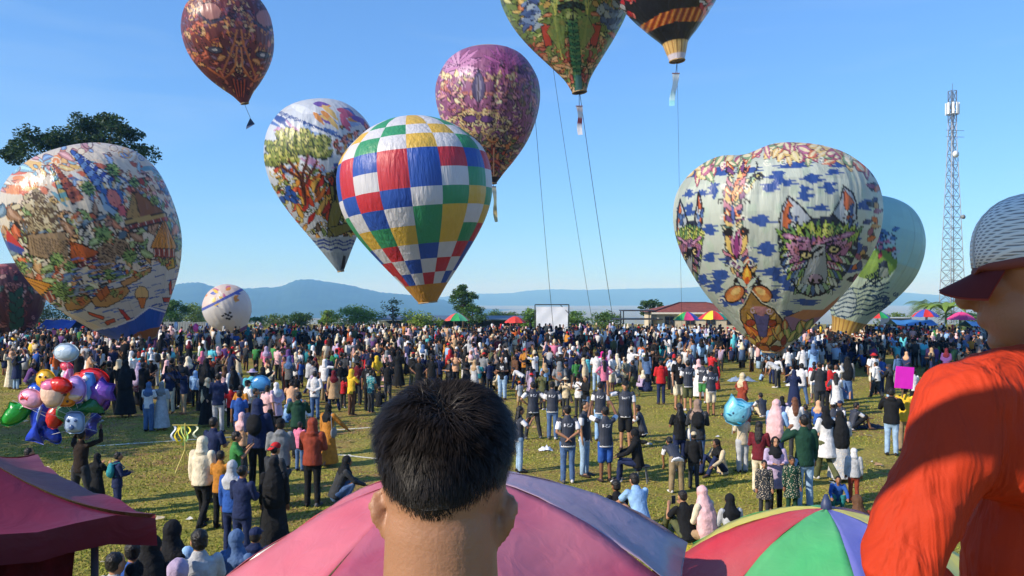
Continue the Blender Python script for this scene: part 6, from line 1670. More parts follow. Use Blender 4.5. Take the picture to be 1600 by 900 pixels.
NEAR = "people standing and sitting on the near grass"
L_ = [
 # px, foot row, height, stance, arms, face, head, headcolour, top, kind, bottom, kind, label, extras
 (43, 818, 116, 'stand', 'down', -40, 'short', None, 'pale grey', 'shirt', 'charcoal', 'trousers', "dark haired boy in pale grey shirt behind the maroon canopy"),
 (55, 815, 96, 'stand', 'down', -20, 'scarf', 'lilac', 'white', 'longshirt', 'charcoal', 'trousers', "woman in lilac headscarf beside the boy behind the maroon canopy"),
 (126, 792, 120, 'wide', 'up', -10, 'short', None, 'dark brown', 'longshirt', 'charcoal', 'wide_trousers', "balloon seller in dark brown jacket with raised arms under the foil balloons"),
 (151, 806, 96, 'stand', 'phone', -15, 'scarf', 'black', 'black', 'tunic', 'black', 'trousers', "small woman all in black standing beside the balloon seller"),
 (183, 810, 102, 'stand', 'front', -50, 'short', None, 'navy', 'longshirt', 'navy', 'trousers', "boy in navy jacket wearing a teal backpack", [('backpack', 'teal')]),
 (315, 824, 140, 'walk', 'down', -8, 'hood', 'cream', 'cream', 'hoodie', 'black', 'trousers', "person in cream hoodie with hood up and black trousers"),
 (344, 826, 120, 'stand', 'front', -10, 'short', None, 'mustard', 'shirt', 'black', 'trousers', "boy in mustard shirt right of the cream hoodie"),
 (333, 786, 132, 'stand', 'front', -20, 'short', None, 'navy', 'shirt', 'charcoal', 'trousers', "broad man in navy shirt behind the boy in mustard"),
 (367, 798, 122, 'stand', 'phone', -70, 'fringe', None, 'green', 'shirt', 'navy', 'trousers', "boy in bright green shirt turned sideways holding a phone", [('phone',)]),
 (378, 880, 150, 'stand', 'front', -15, 'bun', None, 'navy', 'longshirt', 'navy', 'trousers', "person in blue tracksuit with dark hair in front of the pink umbrella"),
 (362, 868, 146, 'stand', 'down', -12, 'scarf', 'pale grey', 'blue', 'longshirt', 'navy', 'trousers', "woman in grey headscarf behind the blue tracksuit"),
 (428, 862, 144, 'stand', 'down', 5, 'longscarf', 'black', 'black', 'robe', 'black', 'skirt', "woman in long black veil and robe left of the pink umbrella's rim"),
 (428, 838, 144, 'stand', 'front', -30, 'capback', 'red', 'charcoal', 'longshirt', 'black', 'trousers', "man in red cap and charcoal jacket behind the black robe"),
 (438, 794, 138, 'stand', 'front', 10, 'cap', 'black', 'grey', 'hoodie', 'charcoal', 'trousers', "man in grey hoodie and dark cap left of the maroon hoodie"),
 (468, 736, 76, 'stand', 'down', -15, 'short', None, 'pink', 'shirt', 'denim', 'trousers', "small child in pink shirt and jeans"),
 (488, 792, 136, 'stand', 'front', -4, 'hood', 'rust', 'rust', 'hoodie', 'black', 'trousers', "person in rust red hoodie with the hood up and black trousers"),
 (512, 728, 96, 'walk', 'reach', -25, 'scarf', 'black', 'mustard', 'robe', 'mustard', 'skirt', "woman in mustard robe and black headscarf stretching her hand out", [('bag', 'grey')]),
 (524, 792, 98, 'crouch', 'knees', -60, 'scarf', 'black', 'charcoal', 'longshirt', 'denim', 'trousers', "crouching woman in black headscarf at the pink umbrella's edge"),
 (466, 716, 102, 'stand', 'phone', 10, 'short', None, 'dark green', 'hoodie', 'black', 'trousers', "boy in dark green hoodie behind the child in pink"),
 (492, 655, 74, 'stand', 'back', 5, 'short', None, 'white', 'longshirt', 'denim', 'trousers', "man in white patterned shirt with hands behind his back"),
 (402, 768, 142, 'stand', 'front', -5, 'hood', 'navy', 'navy', 'hoodie', 'black', 'trousers', "person in navy hood wearing a black backpack", [('backpack', 'black')]),
 (377, 740, 94, 'stand', 'front', -30, 'scarf', 'pale pink', 'peach', 'longshirt', 'charcoal', 'skirt', "woman in pale pink headscarf and peach top left of the black backpack"),
 (394, 670, 92, 'stand', 'front', 10, 'hat', 'lilac', 'turquoise', 'hoodie', 'charcoal', 'trousers', "child in lilac hat and pale turquoise jacket"),
 (341, 676, 92, 'stand', 'front', 5, 'short', None, 'navy', 'longshirt', 'pale grey', 'trousers', "man in navy denim jacket and pale grey trousers in the shade"),
 (361, 668, 66, 'stand', 'down', 20, 'short', None, 'red', 'shirt', 'black', 'trousers', "child in red shirt beside the navy denim jacket"),
 (374, 698, 86, 'stand', 'down', 15, 'short', None, 'blue', 'shirt', 'navy', 'trousers', "boy in blue shirt in front of the child in red"),
 (398, 690, 82, 'stand', 'front', -60, 'short', None, 'charcoal', 'shirt', 'navy', 'trousers', "boy in charcoal polo turned sideways by the lilac hat"),
 (232, 674, 76, 'stand', 'front', -5, 'scarf', 'denim', 'white', 'shirt', 'denim', 'wide_trousers', "woman in blue grey headscarf, white shirt and jeans at the shade's edge"),
 (252, 672, 74, 'stand', 'front', 5, 'scarf', 'grey', 'pale grey', 'robe', 'pale grey', 'skirt', "woman in long pale grey dress beside the white shirt and jeans"),
 (150, 660, 84, 'stand', 'front', 0, 'short', None, 'light blue', 'longshirt', 'black', 'trousers', "man in light blue jacket right of the foil balloons"),
 (196, 652, 88, 'stand', 'front', 15, 'longscarf', 'black', 'black', 'robe', 'black', 'skirt', "woman all in black left of the couple in shade"),
 (170, 648, 84, 'wide', 'down', 0, 'short', None, 'black', 'shirt', 'black', 'wide_trousers', "man all in black next to the light blue jacket"),
 (268, 640, 80, 'stand', 'down', -10, 'short', None, 'black', 'longshirt', 'black', 'trousers', "tall man all in black behind the long grey dress"),
 (283, 634, 72, 'stand', 'front', 10, 'peci', 'black', 'charcoal', 'longshirt', 'black', 'trousers', "man in black cap and charcoal shirt in the left crowd"),
 (305, 636, 56, 'stand', 'down', 0, 'hood', 'light blue', 'light blue', 'hoodie', 'black', 'trousers', "child in light blue hoodie in the left crowd"),
 (322, 646, 84, 'stand', 'front', 0, 'longscarf', 'black', 'black', 'robe', 'black', 'skirt', "woman in black robe right of the light blue hoodie child"),
 (294, 626, 68, 'stand', 'crossed', 30, 'scarf', 'cream', 'navy', 'tunic', 'black', 'trousers', "woman in cream headscarf and navy tunic in the left crowd"),
 (243, 604, 60, 'stand', 'reach', 60, 'short', None, 'white', 'shirt', 'pale grey', 'trousers', "man in white shirt and pale trousers turned left under the blue balloon foot", [('backpack', 'charcoal')]),
 (331, 594, 54, 'stand', 'front', -20, 'short', None, 'turquoise', 'shirt', 'denim', 'trousers', "child in turquoise shirt left of the small white balloon"),
 (341, 592, 50, 'stand', 'front', 20, 'scarf', 'pale pink', 'red', 'longshirt', 'charcoal', 'skirt', "woman in red top and pale pink headscarf beside the turquoise shirt"),
 (371, 586, 44, 'stand', 'front', 150, 'scarf', 'cream', 'cream', 'robe', 'cream', 'skirt', "woman all in cream facing the camera below the small white balloon"),
 (364, 586, 44, 'stand', 'front', 30, 'scarf', 'beige', 'beige', 'tunic', 'tan', 'trousers', "woman in beige tunic beside the woman all in cream"),
 (416, 596, 54, 'stand', 'front', 10, 'scarf', 'lilac', 'pink', 'longshirt', 'black', 'wide_trousers', "woman in pink top and lilac headscarf with black trousers"),
 (434, 594, 52, 'stand', 'front', -20, 'short', None, 'pale pink', 'longshirt', 'black', 'trousers', "man in pale pink shirt right of the pink top"),
 (449, 592, 54, 'stand', 'down', -10, 'short', None, 'black', 'longshirt', 'charcoal', 'trousers', "man in black jacket right of the pale pink shirt"),
 (536, 638, 48, 'stand', 'down', 0, 'short', None, 'red', 'shirt', 'charcoal', 'trousers', "boy in plain red shirt standing alone by the pitch line"),
 (470, 606, 42, 'stand', 'front', 30, 'short', None, 'blue', 'shirt', 'navy', 'trousers', "boy in bright blue shirt behind the hands on hips boy"),
 (463, 632, 46, 'stand', 'hips', 10, 'short', None, 'black', 'shirt', 'black', 'shorts', "boy in black with hands on hips"),
 (513, 610, 54, 'stand', 'front', -10, 'short', None, 'navy', 'shirt', 'black', 'trousers', "man in navy shirt by the pram in the middle crowd"),
 (530, 584, 46, 'stand', 'front', -6, 'short', None, 'red', 'hoodie', 'tan', 'trousers', "man in red hoodie and tan trousers in the middle crowd"),
 (576, 642, 74, 'stand', 'down', 2, 'peci', 'navy', 'black', 'shirt', 'black', 'trousers', "man in black uniform shirt with white back print at the pitch line"),
 (606, 628, 62, 'stand', 'front', 4, 'short', None, 'black', 'shirt', 'charcoal', 'trousers', "man in black shirt left of the near man's hair"),
 (655, 622, 64, 'stand', 'hips', 180, 'short', None, 'black', 'shirt', 'black', 'trousers', "man in black facing the camera above the near man's hair"),
 (686, 612, 56, 'stand', 'front', 6, 'short', None, 'navy', 'shirt', 'black', 'trousers', "man in navy shirt just above the near man's head"),
 (703, 614, 52, 'stand', 'front', 100, 'fringe', None, 'charcoal', 'shirt', 'black', 'shorts', "boy in charcoal shirt turned left above the near man's head"),
 (727, 598, 56, 'stand', 'front', 10, 'long', None, 'black', 'longshirt', 'white', 'wide_trousers', "woman with long hair, black top and wide white trousers"),
 (736, 602, 54, 'stand', 'crossed', -170, 'scarf', 'pale pink', 'beige', 'tunic', 'pale denim', 'trousers', "woman in pale pink headscarf and beige tunic facing the camera"),
 (765, 618, 54, 'stand', 'front', 30, 'short', None, 'navy', 'shirt', 'charcoal', 'trousers', "man in navy shirt left of the light jeans"),
 (748, 614, 48, 'stand', 'front', -10, 'short', None, 'teal', 'shirt', 'khaki', 'shorts', "boy in teal shirt beside the beige tunic"),
 (785, 624, 66, 'stand', 'front', 170, 'short', None, 'black', 'shirt', 'pale denim', 'wide_trousers', "man in black printed shirt and pale jeans facing the camera"),
 (826, 604, 58, 'stand', 'front', 70, 'short', None, 'black', 'longshirt', 'charcoal', 'trousers', "man in black jacket wearing a yellow backpack", [('backpack', 'yellow')]),
 (816, 612, 46, 'bend', 'down', 60, 'short', None, 'white', 'shirt', 'navy', 'shorts', "stooping boy in white shirt beside the yellow backpack"),
 (812, 640, 44, 'stand', 'down', 30, 'cap', 'orange', 'pale grey', 'shirt', 'tan', 'shorts', "small child in orange cap"),
 (852, 620, 52, 'stand', 'front', 20, 'scarf', 'tan', 'light blue', 'longshirt', 'black', 'skirt', "woman in light blue blouse and black skirt"),
 (932, 612, 62, 'stand', 'front', -10, 'short', None, 'white', 'shirt', 'pale denim', 'trousers', "man in white shirt and pale jeans before the seated crowd"),
 (918, 606, 50, 'stand', 'front', 15, 'short', None, 'turquoise', 'hoodie', 'navy', 'trousers', "child in turquoise white hoodie beside the white shirt and pale jeans"),
 (941, 604, 54, 'stand', 'front', -15, 'scarf', 'magenta', 'magenta', 'tunic', 'purple', 'skirt', "woman in magenta tunic left of the purple robe"),
 (953, 604, 56, 'stand', 'front', 0, 'scarf', 'lilac', 'purple', 'robe', 'purple', 'skirt', "woman in purple robe and lilac headscarf"),
 (981, 604, 92, 'crouch', 'knees', 30, 'short', None, 'grey', 'longshirt', 'black', 'trousers', "crouching man in grey shirt at the edge of the seated crowd"),
 (1005, 606, 92, 'cross', 'front', -10, 'scarf', 'cream', 'lilac', 'tunic', 'purple', 'trousers', "seated woman in cream headscarf and lilac plaid left of the red jacket"),
 (1033, 632, 68, 'stand', 'front', 2, 'short', None, 'red', 'hoodie', 'navy', 'trousers', "person in red jacket and navy trousers standing alone"),
 (1060, 640, 84, 'stand', 'down', -160, 'short', None, 'black', 'shirt', 'cream', 'shorts', "man in black printed shirt and cream shorts facing the camera", [], True),
 (1075, 642, 78, 'stand', 'front', 5, 'short', None, 'black', 'jersey', 'olive', 'shorts', "boy in navy jersey and olive shorts beside the cream shorts"),
 (1098, 630, 66, 'stand', 'front', -30, 'cap', 'black', 'navy', 'jersey', 'green', 'shorts', "boy in navy jersey and green shorts"),
 (1111, 650, 78, 'stand', 'front', 10, 'short', None, 'navy', 'jersey', 'cream', 'shorts', "boy in navy jersey and cream shorts"),
 # the helpers in navy and white jerseys
 (811, 738, 102, 'stand', 'phone', -75, 'long', None, 'navy', 'jersey', 'pale denim', 'trousers', "girl with long black hair and jersey right of the near man's head", [('phone',)]),
 (833, 686, 90, 'wide', 'hips', 12, 'short', None, 'navy', 'jersey', 'charcoal', 'trousers', "man in jersey with hands on hips and legs apart"),
 (863, 687, 90, 'stand', 'front', -8, 'short', None, 'navy', 'jersey', 'denim', 'trousers', "man in jersey and blue jeans right of the hands on hips man"),
 (887, 755, 120, 'stand', 'back', 5, 'short', None, 'navy', 'jersey', 'denim', 'trousers', "man in jersey and jeans with hands clasped behind his back"),
 (913, 744, 116, 'stand', 'down', -120, 'short', None, 'navy', 'jersey', 'pale denim', 'trousers', "young man in jersey and pale jeans looking right"),
 (946, 753, 116, 'stand', 'up', 10, 'short', None, 'navy', 'jersey', 'blue', 'shorts', "man in jersey and blue shorts raising a phone"),
 (938, 690, 92, 'stand', 'down', -6, 'short', None, 'navy', 'jersey', 'light blue', 'trousers', "man in jersey and light blue trousers behind the raised phone"),
 (977, 702, 106, 'stand', 'wave', 175, 'cap', 'black', 'navy', 'jersey', 'black', 'shorts', "man in jersey, dark cap and black shorts waving at the camera", [], True),
 (1005, 694, 98, 'kneel', 'phone', 70, 'short', None, 'navy', 'jersey', 'black', 'trousers', "kneeling photographer in jersey turned left", [('camera',)]),
 (884, 650, 60, 'stand', 'phone', 160, 'hat', 'beige', 'beige', 'longshirt', 'charcoal', 'trousers', "person in straw hat filming with a phone", [('phone',)]),
 (904, 652, 64, 'stand', 'phone', 150, 'peci', 'black', 'white', 'shirt', 'charcoal', 'trousers', "man in black cap and white shirt behind the jersey group", [('phone',)]),
 (916, 656, 68, 'stand', 'front', 120, 'short', None, 'black', 'longshirt', 'denim', 'trousers', "man in black long sleeves behind the jersey group"),
 (848, 640, 60, 'stand', 'phone', 140, 'bun', None, 'olive', 'longshirt', 'charcoal', 'trousers', "woman in olive top behind the jersey group"),
 (997, 754, 98, 'stool', 'knees', 75, 'hood', 'black', 'black', 'hoodie', 'navy', 'trousers', "person in black hood and navy trousers on a low stool"),
 (1062, 736, 104, 'stand', 'front', 12, 'long', None, 'black', 'shirt', 'navy', 'trousers', "woman with long dark hair and white shoulder bag", [('bag', 'white')]),
 (1090, 740, 114, 'stand', 'front', -10, 'scarf', 'taupe', 'charcoal', 'longshirt', 'denim', 'trousers', "woman in taupe headscarf with black backpack", [('backpack', 'black')]),
 (1057, 770, 100, 'bend', 'down', 8, 'short', None, 'navy', 'jersey', 'khaki', 'wide_trousers', "man in khaki cargo trousers bending forwards", (), False, ),
 (1084, 764, 88, 'stand', 'down', -12, 'cap', 'beige', 'black', 'longshirt', 'charcoal', 'trousers', "child in pale cap and black clothes beside the bending man"),
 (1128, 740, 96, 'sit', 'knees', 120, 'scarf', 'black', 'beige', 'longshirt', 'navy', 'trousers', "girl in black headscarf and beige vest sitting on the grass"),
 (1146, 655, 92, 'cross', 'front', 12, 'short', None, 'navy', 'jersey', 'black', 'trousers', "seated boy in jersey above the cyan balloon"),
 (1166, 658, 92, 'sit', 'front', -14, 'short', None, 'navy', 'jersey', 'charcoal', 'shorts', "seated boy in jersey and charcoal shorts in the middle of the sitting jersey boys"),
 (1193, 652, 96, 'sit', 'knees', 18, 'short', None, 'navy', 'jersey', 'beige', 'trousers', "seated boy in jersey and beige trousers right of the cyan balloon"),
 (1160, 738, 92, 'stand', 'front', 12, 'short', None, 'beige', 'shirt', 'pale grey', 'wide_trousers', "person in beige striped shirt carrying the cyan balloon"),
 (1213, 742, 116, 'stand', 'front', -40, 'longscarf', 'pale pink', 'light blue', 'longshirt', 'navy', 'trousers', "woman in long pink headscarf and light blue jacket"),
 (1242, 716, 94, 'stand', 'front', -12, 'long', (104, 62, 40), 'white', 'longshirt', 'charcoal', 'trousers', "woman with long brown hair and white top"),
 (1186, 770, 110, 'stand', 'front', -25, 'long', None, 'maroon', 'longshirt', 'cream', 'trousers', "woman with long dark hair in maroon jacket and cream trousers"),
 (1211, 800, 116, 'stand', 'front', 175, 'scarf', 'black', 'lilac', 'tunic', 'black', 'trousers', "smiling woman in black headscarf facing the camera behind two boys", [], True),
 (1194, 808, 88, 'stand', 'down', 170, 'fringe', None, 'charcoal', 'tunic', 'charcoal', 'trousers', "boy in dark patterned shirt facing the camera", [], True),
 (1237, 808, 94, 'stand', 'down', 178, 'fringe', None, 'dark green', 'tunic', 'dark green', 'trousers', "boy in green patterned shirt facing the camera", [], True),
 (1257, 796, 146, 'stand', 'ear', 4, 'short', None, 'dark green', 'longshirt', 'pale denim', 'trousers', "man in dark green leather jacket and jeans holding a phone to his ear"),
 (1292, 752, 116, 'walk', 'front', 15, 'scarf', 'black', 'white', 'tunic', 'olive', 'wide_trousers', "woman in black headscarf and white blouse right of the leather jacket"),
 (1313, 752, 108, 'stand', 'front', -12, 'longscarf', 'black', 'pale grey', 'robe', 'cream', 'skirt', "woman in long black veil over a pale patterned dress"),
 (1334, 786, 84, 'stand', 'down', -15, 'hood', 'white', 'pale grey', 'hoodie', 'rust', 'trousers', "child in white hooded jacket and rust trousers"),
 (1308, 794, 66, 'crouch', 'knees', 165, 'short', None, 'blue', 'longshirt', 'teal', 'trousers', "crouching child in blue jacket and teal trousers"),
 (1272, 622, 56, 'stand', 'front', -20, 'short', None, 'red', 'shirt', 'denim', 'trousers', "boy in red shirt with bare arms at the pile of white shirts"),
 (1281, 652, 86, 'stand', 'front', 8, 'short', None, 'charcoal', 'longshirt', 'charcoal', 'trousers', "man in charcoal between two red shirts"),
 (1297, 646, 76, 'stand', 'front', 0, 'short', None, 'red', 'shirt', 'black', 'trousers', "man in red shirt and black trousers"),
 (1364, 612, 60, 'stand', 'down', 175, 'short', None, 'white', 'shirt', 'cream', 'shorts', "man in white shirt and cream shorts standing alone right of the wolf balloon", [], True),
 (1393, 712, 104, 'stand', 'phone', -25, 'short', None, 'black', 'hoodie', 'pale denim', 'trousers', "man in black hoodie and pale jeans holding the pink board"),
 (1414, 706, 102, 'stand', 'front', -25, 'short', None, 'yellow', 'longshirt', 'khaki', 'trousers', "person in yellow jacket half hidden by the orange shirt"),
 (1303, 672, 100, 'cross', 'front', -10, 'cap', 'white', 'white', 'jersey', 'charcoal', 'trousers', "seated boy in jersey and white cap"),
 (1330, 672, 100, 'sit', 'fwd', -80, 'short', None, 'white', 'jersey', 'black', 'shorts', "seated boy in jersey and black shorts with legs stretched to the right"),
 (1262, 672, 90, 'cross', 'front', 20, 'short', None, 'charcoal', 'shirt', 'brown', 'trousers', "seated boy in charcoal shirt near the sitting white cap"),
 (1278, 664, 90, 'cross', 'front', -30, 'scarf', 'peach', 'blue', 'longshirt', 'charcoal', 'trousers', "seated girl in peach headscarf and blue top"),
 (1107, 846, 106, 'cross', 'front', 40, 'longscarf', 'pale pink', 'cream', 'longshirt', 'tan', 'trousers', "woman in long pale pink headscarf sitting left of the rainbow umbrella"),
 (1145, 850, 94, 'cross', 'front', 10, 'scarf', 'black', 'pale grey', 'longshirt', 'black', 'trousers', "woman in black headscarf sitting between pink headscarf and rainbow umbrella"),
 (1075, 846, 96, 'sit', 'phone', 20, 'short', None, 'black', 'shirt', 'olive', 'trousers', "boy in black shirt hunched over a phone on the grass", [('phone',)]),
 (1002, 838, 104, 'crouch', 'knees', 20, 'fringe', None, 'light blue', 'shirt', 'black', 'trousers', "crouching boy in light blue shirt at the pink umbrella's corner"),
 (968, 826, 98, 'cross', 'front', 25, 'fringe', None, 'black', 'shirt', 'charcoal', 'trousers', "boy in black shirt sitting behind the pink umbrella's corner"),
 (1350, 860, 100, 'sit', 'knees', 10, 'scarf', 'brown', 'rust', 'longshirt', 'black', 'trousers', "woman in brown headscarf sitting behind the rainbow umbrella"),
 # helpers in white bending over the wolf balloon's mouth
 (1188, 596, 44, 'crouch', 'knees', -60, 'short', None, 'light blue', 'shirt', 'navy', 'trousers', "crouching helper in light blue leftmost at the wolf balloon's mouth"),
 (1206, 600, 50, 'bend', 'down', -70, 'short', None, 'white', 'longshirt', 'navy', 'trousers', "bending helper in white shirt at the wolf balloon's mouth"),
 (1215, 606, 56, 'bend', 'down', 40, 'short', None, 'pale grey', 'shirt', 'charcoal', 'trousers', "bending helper in pale grey shirt and charcoal trousers at the wolf balloon's mouth"),
 (1232, 598, 54, 'stand', 'front', 10, 'short', None, 'white', 'shirt', 'navy', 'trousers', "standing helper in white shirt and navy trousers under the wolf balloon"),
 (1244, 600, 86, 'crouch', 'knees', 60, 'short', None, 'pale grey', 'shirt', 'denim', 'trousers', "crouching helper in pale grey right of the wolf balloon's mouth"),
 (1255, 604, 64, 'stand', 'front', 20, 'short', None, 'white', 'longshirt', 'charcoal', 'trousers', "tall helper in white long sleeves right of the wolf balloon's mouth"),
 (1271, 600, 62, 'stand', 'front', 15, 'scarf', 'denim', 'light blue', 'tunic', 'charcoal', 'trousers', "helper in light blue tunic and denim headscarf right of the wolf balloon's mouth"),
 # more people sitting on the right hand grass
 (1240, 668, 92, 'cross', 'front', 160, 'short', None, 'white', 'shirt', 'charcoal', 'trousers', "boy in white shirt sitting behind the long brown hair"),
 (1290, 680, 92, 'sit', 'knees', 150, 'short', None, 'black', 'shirt', 'khaki', 'shorts', "boy in black shirt and khaki shorts sitting among the jersey boys"),
 (1318, 664, 92, 'cross', 'front', 100, 'capback', 'navy', 'white', 'jersey', 'black', 'trousers', "boy in jersey and navy cap sitting behind the black veils"),
 (1222, 656, 90, 'sit', 'knees', -20, 'scarf', 'black', 'lilac', 'tunic', 'black', 'trousers', "girl in lilac tunic and black headscarf sitting beyond the pink headscarf"),
 (470, 650, 88, 'cross', 'front', 30, 'short', None, 'light blue', 'shirt', 'navy', 'trousers', "boy in light blue shirt sitting behind the dark green hoodie"),
 (446, 660, 90, 'sit', 'knees', -40, 'scarf', 'denim', 'light blue', 'longshirt', 'denim', 'trousers', "girl in denim headscarf sitting behind the dark green hoodie"),
 (592, 636, 88, 'cross', 'front', 0, 'short', None, 'black', 'shirt', 'black', 'trousers', "boy in black sitting left of the near man's hair"),
 (1013, 612, 88, 'cross', 'front', 20, 'scarf', 'black', 'navy', 'tunic', 'black', 'trousers', "woman in navy tunic sitting left of the red jacket"),
 (1428, 640, 62, 'stand', 'front', 10, 'short', None, 'white', 'shirt', 'black', 'trousers', "man in white shirt behind the pink board"),
]
for e in L_:
    ex = e[13] if len(e) > 13 else (); fr = e[14] if len(e) > 14 else False
    lb = e[12]; pm_ = M_FLOWER if 'patterned' in lb else M_STRIPE if 'striped shirt' in lb else M_BACKPRINT if ('back print' in lb or 'printed shirt' in lb) else None
    P_(*e[:13], extra=ex, front=fr, group=NEAR, material=pm_, plain=pm_ is None)
# those on the bank under the camera, seen from the shoulders up
for px, hy, d, head, hc, top, tk, lab, face in ((268, 818, 8.5, 'scarf', 'black', 'light blue', 'longshirt', "woman in black headscarf and light blue top right of the maroon canopy", -10), (312, 832, 8.2, 'fringe', None, 'pale grey', 'shirt', "dark haired boy in pale grey shirt below the blue tracksuit", 30),
        (368, 832, 8.8, 'scarf', 'denim', 'denim', 'longshirt', "woman in blue grey headscarf at the pink umbrella's left rim", -20), (398, 828, 9.4, 'cap', 'navy', 'navy', 'hoodie', "person in navy striped cap at the pink umbrella's left rim", -5),
        (276, 880, 7.0, 'scarf', 'lilac', 'lilac', 'longshirt', "woman in lilac headscarf at the bottom edge of the picture", 0), (208, 850, 8.0, 'short', None, 'blue', 'shirt', "person in bright blue shirt below the maroon canopy's corner", 20), (176, 868, 7.6, 'short', None, 'pale grey', 'shirt', "person in grey shirt under the maroon canopy", -30), (236, 842, 7.8, 'longscarf', 'black', 'black', 'tunic', "person in black close under the maroon canopy's corner", 10)):
    ztop = W(px, hy, d).z; b = V3(((px - CX) / F * d, d, groundz(0, d)))
    person(b, (ztop - b.z), 'stand', 'front', face, head, top, tk, 'black', 'trousers', uniq(lab), hc, group="people on the bank below the camera", plain=True)

# ---- the crowd behind: individuals as far as the limit goes, the rest one mass
LAND = [(0, 120, "under the landscape balloon"), (120, 235, "below the blue balloon foot"), (235, 320, "by the sheet fence"), (320, 400, "below the small white balloon"), (400, 520, "in front of the leafy trees"), (520, 620, "beneath the cloud printed balloon"), (620, 700, "under the checkered balloon"),
        (700, 780, "below the round topped tree"), (780, 835, "by the red parasol"), (835, 895, "before the white screen"), (895, 965, "right of the white screen"), (965, 1030, "before the open shelter"), (1030, 1100, "before the tiled hall"), (1100, 1180, "left of the wolf balloon's mouth"), (1180, 1260, "at the wolf balloon's mouth"), (1260, 1350, "below the pale green balloon"), (1350, 1420, "by the parked minibus"), (1420, 1480, "by the blue stall"), (1480, 1640, "near the tower")]
DEP = [(0, 40, "nearest row"), (40, 46, "second row"), (46, 53, "middle rows"), (53, 61, "back rows"), (61, 200, "last row")]
TOPS = ['black'] * 20 + ['charcoal'] * 8 + ['navy'] * 11 + ['white'] * 9 + ['pale grey'] * 2 + ['dark brown'] * 2 + ['blue', 'light blue', 'denim', 'grey', 'pale grey', 'maroon', 'red', 'pink', 'pale pink', 'cream', 'mustard', 'green', 'dark green', 'olive', 'brown', 'tan', 'purple', 'lilac', 'teal', 'orange', 'beige', 'yellow', 'rust', 'peach', 'turquoise']
BOTS = ['black'] * 9 + ['charcoal'] * 5 + ['navy'] * 3 + ['denim'] * 3 + ['pale denim', 'khaki', 'grey', 'tan', 'cream', 'olive', 'brown']
SCAR = ['black', 'black', 'black', 'black', 'navy', 'charcoal', 'navy', 'cream', 'lilac', 'pale pink', 'grey', 'brown', 'beige', 'white', 'maroon', 'taupe', 'tan', 'denim', 'peach']
crowd = []
rc = random.Random(77)
CELL = {}
for o in PEOPLE: CELL.setdefault((int(o.location.x // .5), int(o.location.y // .5)), []).append((o.location.x, o.location.y))
def front_edge(px):
    """nearest depth the crowd reaches at a photo column (from the row of its nearest feet)"""
    xs_ = [0, 60, 100, 200, 300, 330, 400, 470, 560, 640, 760, 830, 860, 940, 1000, 1080, 1150, 1200, 1260, 1330, 1400, 1480, 1600]
    fy = [590, 596, 606, 634, 618, 594, 604, 610, 628, 618, 614, 596, 606, 610, 606, 602, 582, 594, 592, 584, 590, 596, 596]
    return F * CZ / (np.interp(px, xs_, fy) - HY)
clus = []
for k in range(210):
    px = rc.uniform(-10, 1580); d0 = front_edge(px); d = d0 + (75 - d0) * rc.random() ** .8; clus.append(((px - CX) / F * d, d))
tries = 0
while len(crowd) < 1850 and tries < 200000:
    tries += 1
    if clus and rc.random() < .62:                         # most stand in knots of friends and family
        cx_, cd_ = clus[rc.randrange(len(clus))]; x = rc.gauss(cx_, .75); d = rc.gauss(cd_, .6); px = CX + x / d * F
        if d < front_edge(px) or d > 77 or not -20 < px < 1590: continue
    else:
        px = rc.uniform(-20, 1590); d0 = front_edge(px); d = d0 + (76 - d0) * rc.random() ** .75
    if 815 < px < 880 and 48 < d < 58: continue
    if 262 < px < 335 and 47 < d < 60 and rc.random() < .75: continue
    if 385 < px < 480 and 44 < d < 50: continue
    if 1125 < px < 1185 and 40 < d < 52 and rc.random() < .8: continue
    if 1320 < px < 1345 and d < 47: continue
    x = (px - CX) / F * d
    gx, gy = int(x // .5), int(d // .5)
    if any((x - a) ** 2 + (d - b_) ** 2 < .14 for p in (-1, 0, 1) for q in (-1, 0, 1) for a, b_ in CELL.get((gx + p, gy + q), ())): continue
    CELL.setdefault((gx, gy), []).append((x, d)); crowd.append((d, px, x))
for x0, x1, y0, y1, n in ((290, 470, 612, 690, 26), (440, 590, 596, 650, 20), (10, 120, 584, 612, 10), (170, 310, 600, 648, 14), (800, 960, 592, 640, 18), (950, 1120, 588, 622, 14), (1250, 1420, 590, 640, 9), (640, 800, 594, 622, 12), (1120, 1330, 628, 668, 6)):
    k = 0
    while k < n:                                       # looser knots nearer than the main crowd
        p = G(rc.uniform(x0, x1), rc.uniform(y0, y1)); gx, gy = int(p.x // .5), int(p.y // .5); k += .25
        if any((p.x - a) ** 2 + (p.y - b_) ** 2 < .3 for u in (-1, 0, 1) for q in (-1, 0, 1) for a, b_ in CELL.get((gx + u, gy + q), ())): continue
        CELL.setdefault((gx, gy), []).append((p.x, p.y)); crowd.append((p.y, CX + p.x / p.y * F, p.x)); k += .75
crowd.sort()
POSES = [('stand', 'down'), ('stand', 'front'), ('stand', 'phone'), ('stand', 'back'), ('stand', 'crossed'), ('stand', 'up'), ('wide', 'down'), ('walk', 'down'), ('stand', 'hips'), ('stand', 'front'), ('stand', 'wave'), ('walk', 'reach'), ('crouch', 'knees')]
ARMW = {'down': '', 'front': ' hands together', 'phone': ' filming', 'back': ' hands behind back', 'crossed': ' arms folded', 'up': ' arms raised', 'hips': ' hands on hips'}
TW = {'shirt': 'shirt', 'longshirt': 'jacket', 'hoodie': 'hoodie', 'tunic': 'tunic', 'robe': 'robe', 'jersey': 'jersey'}
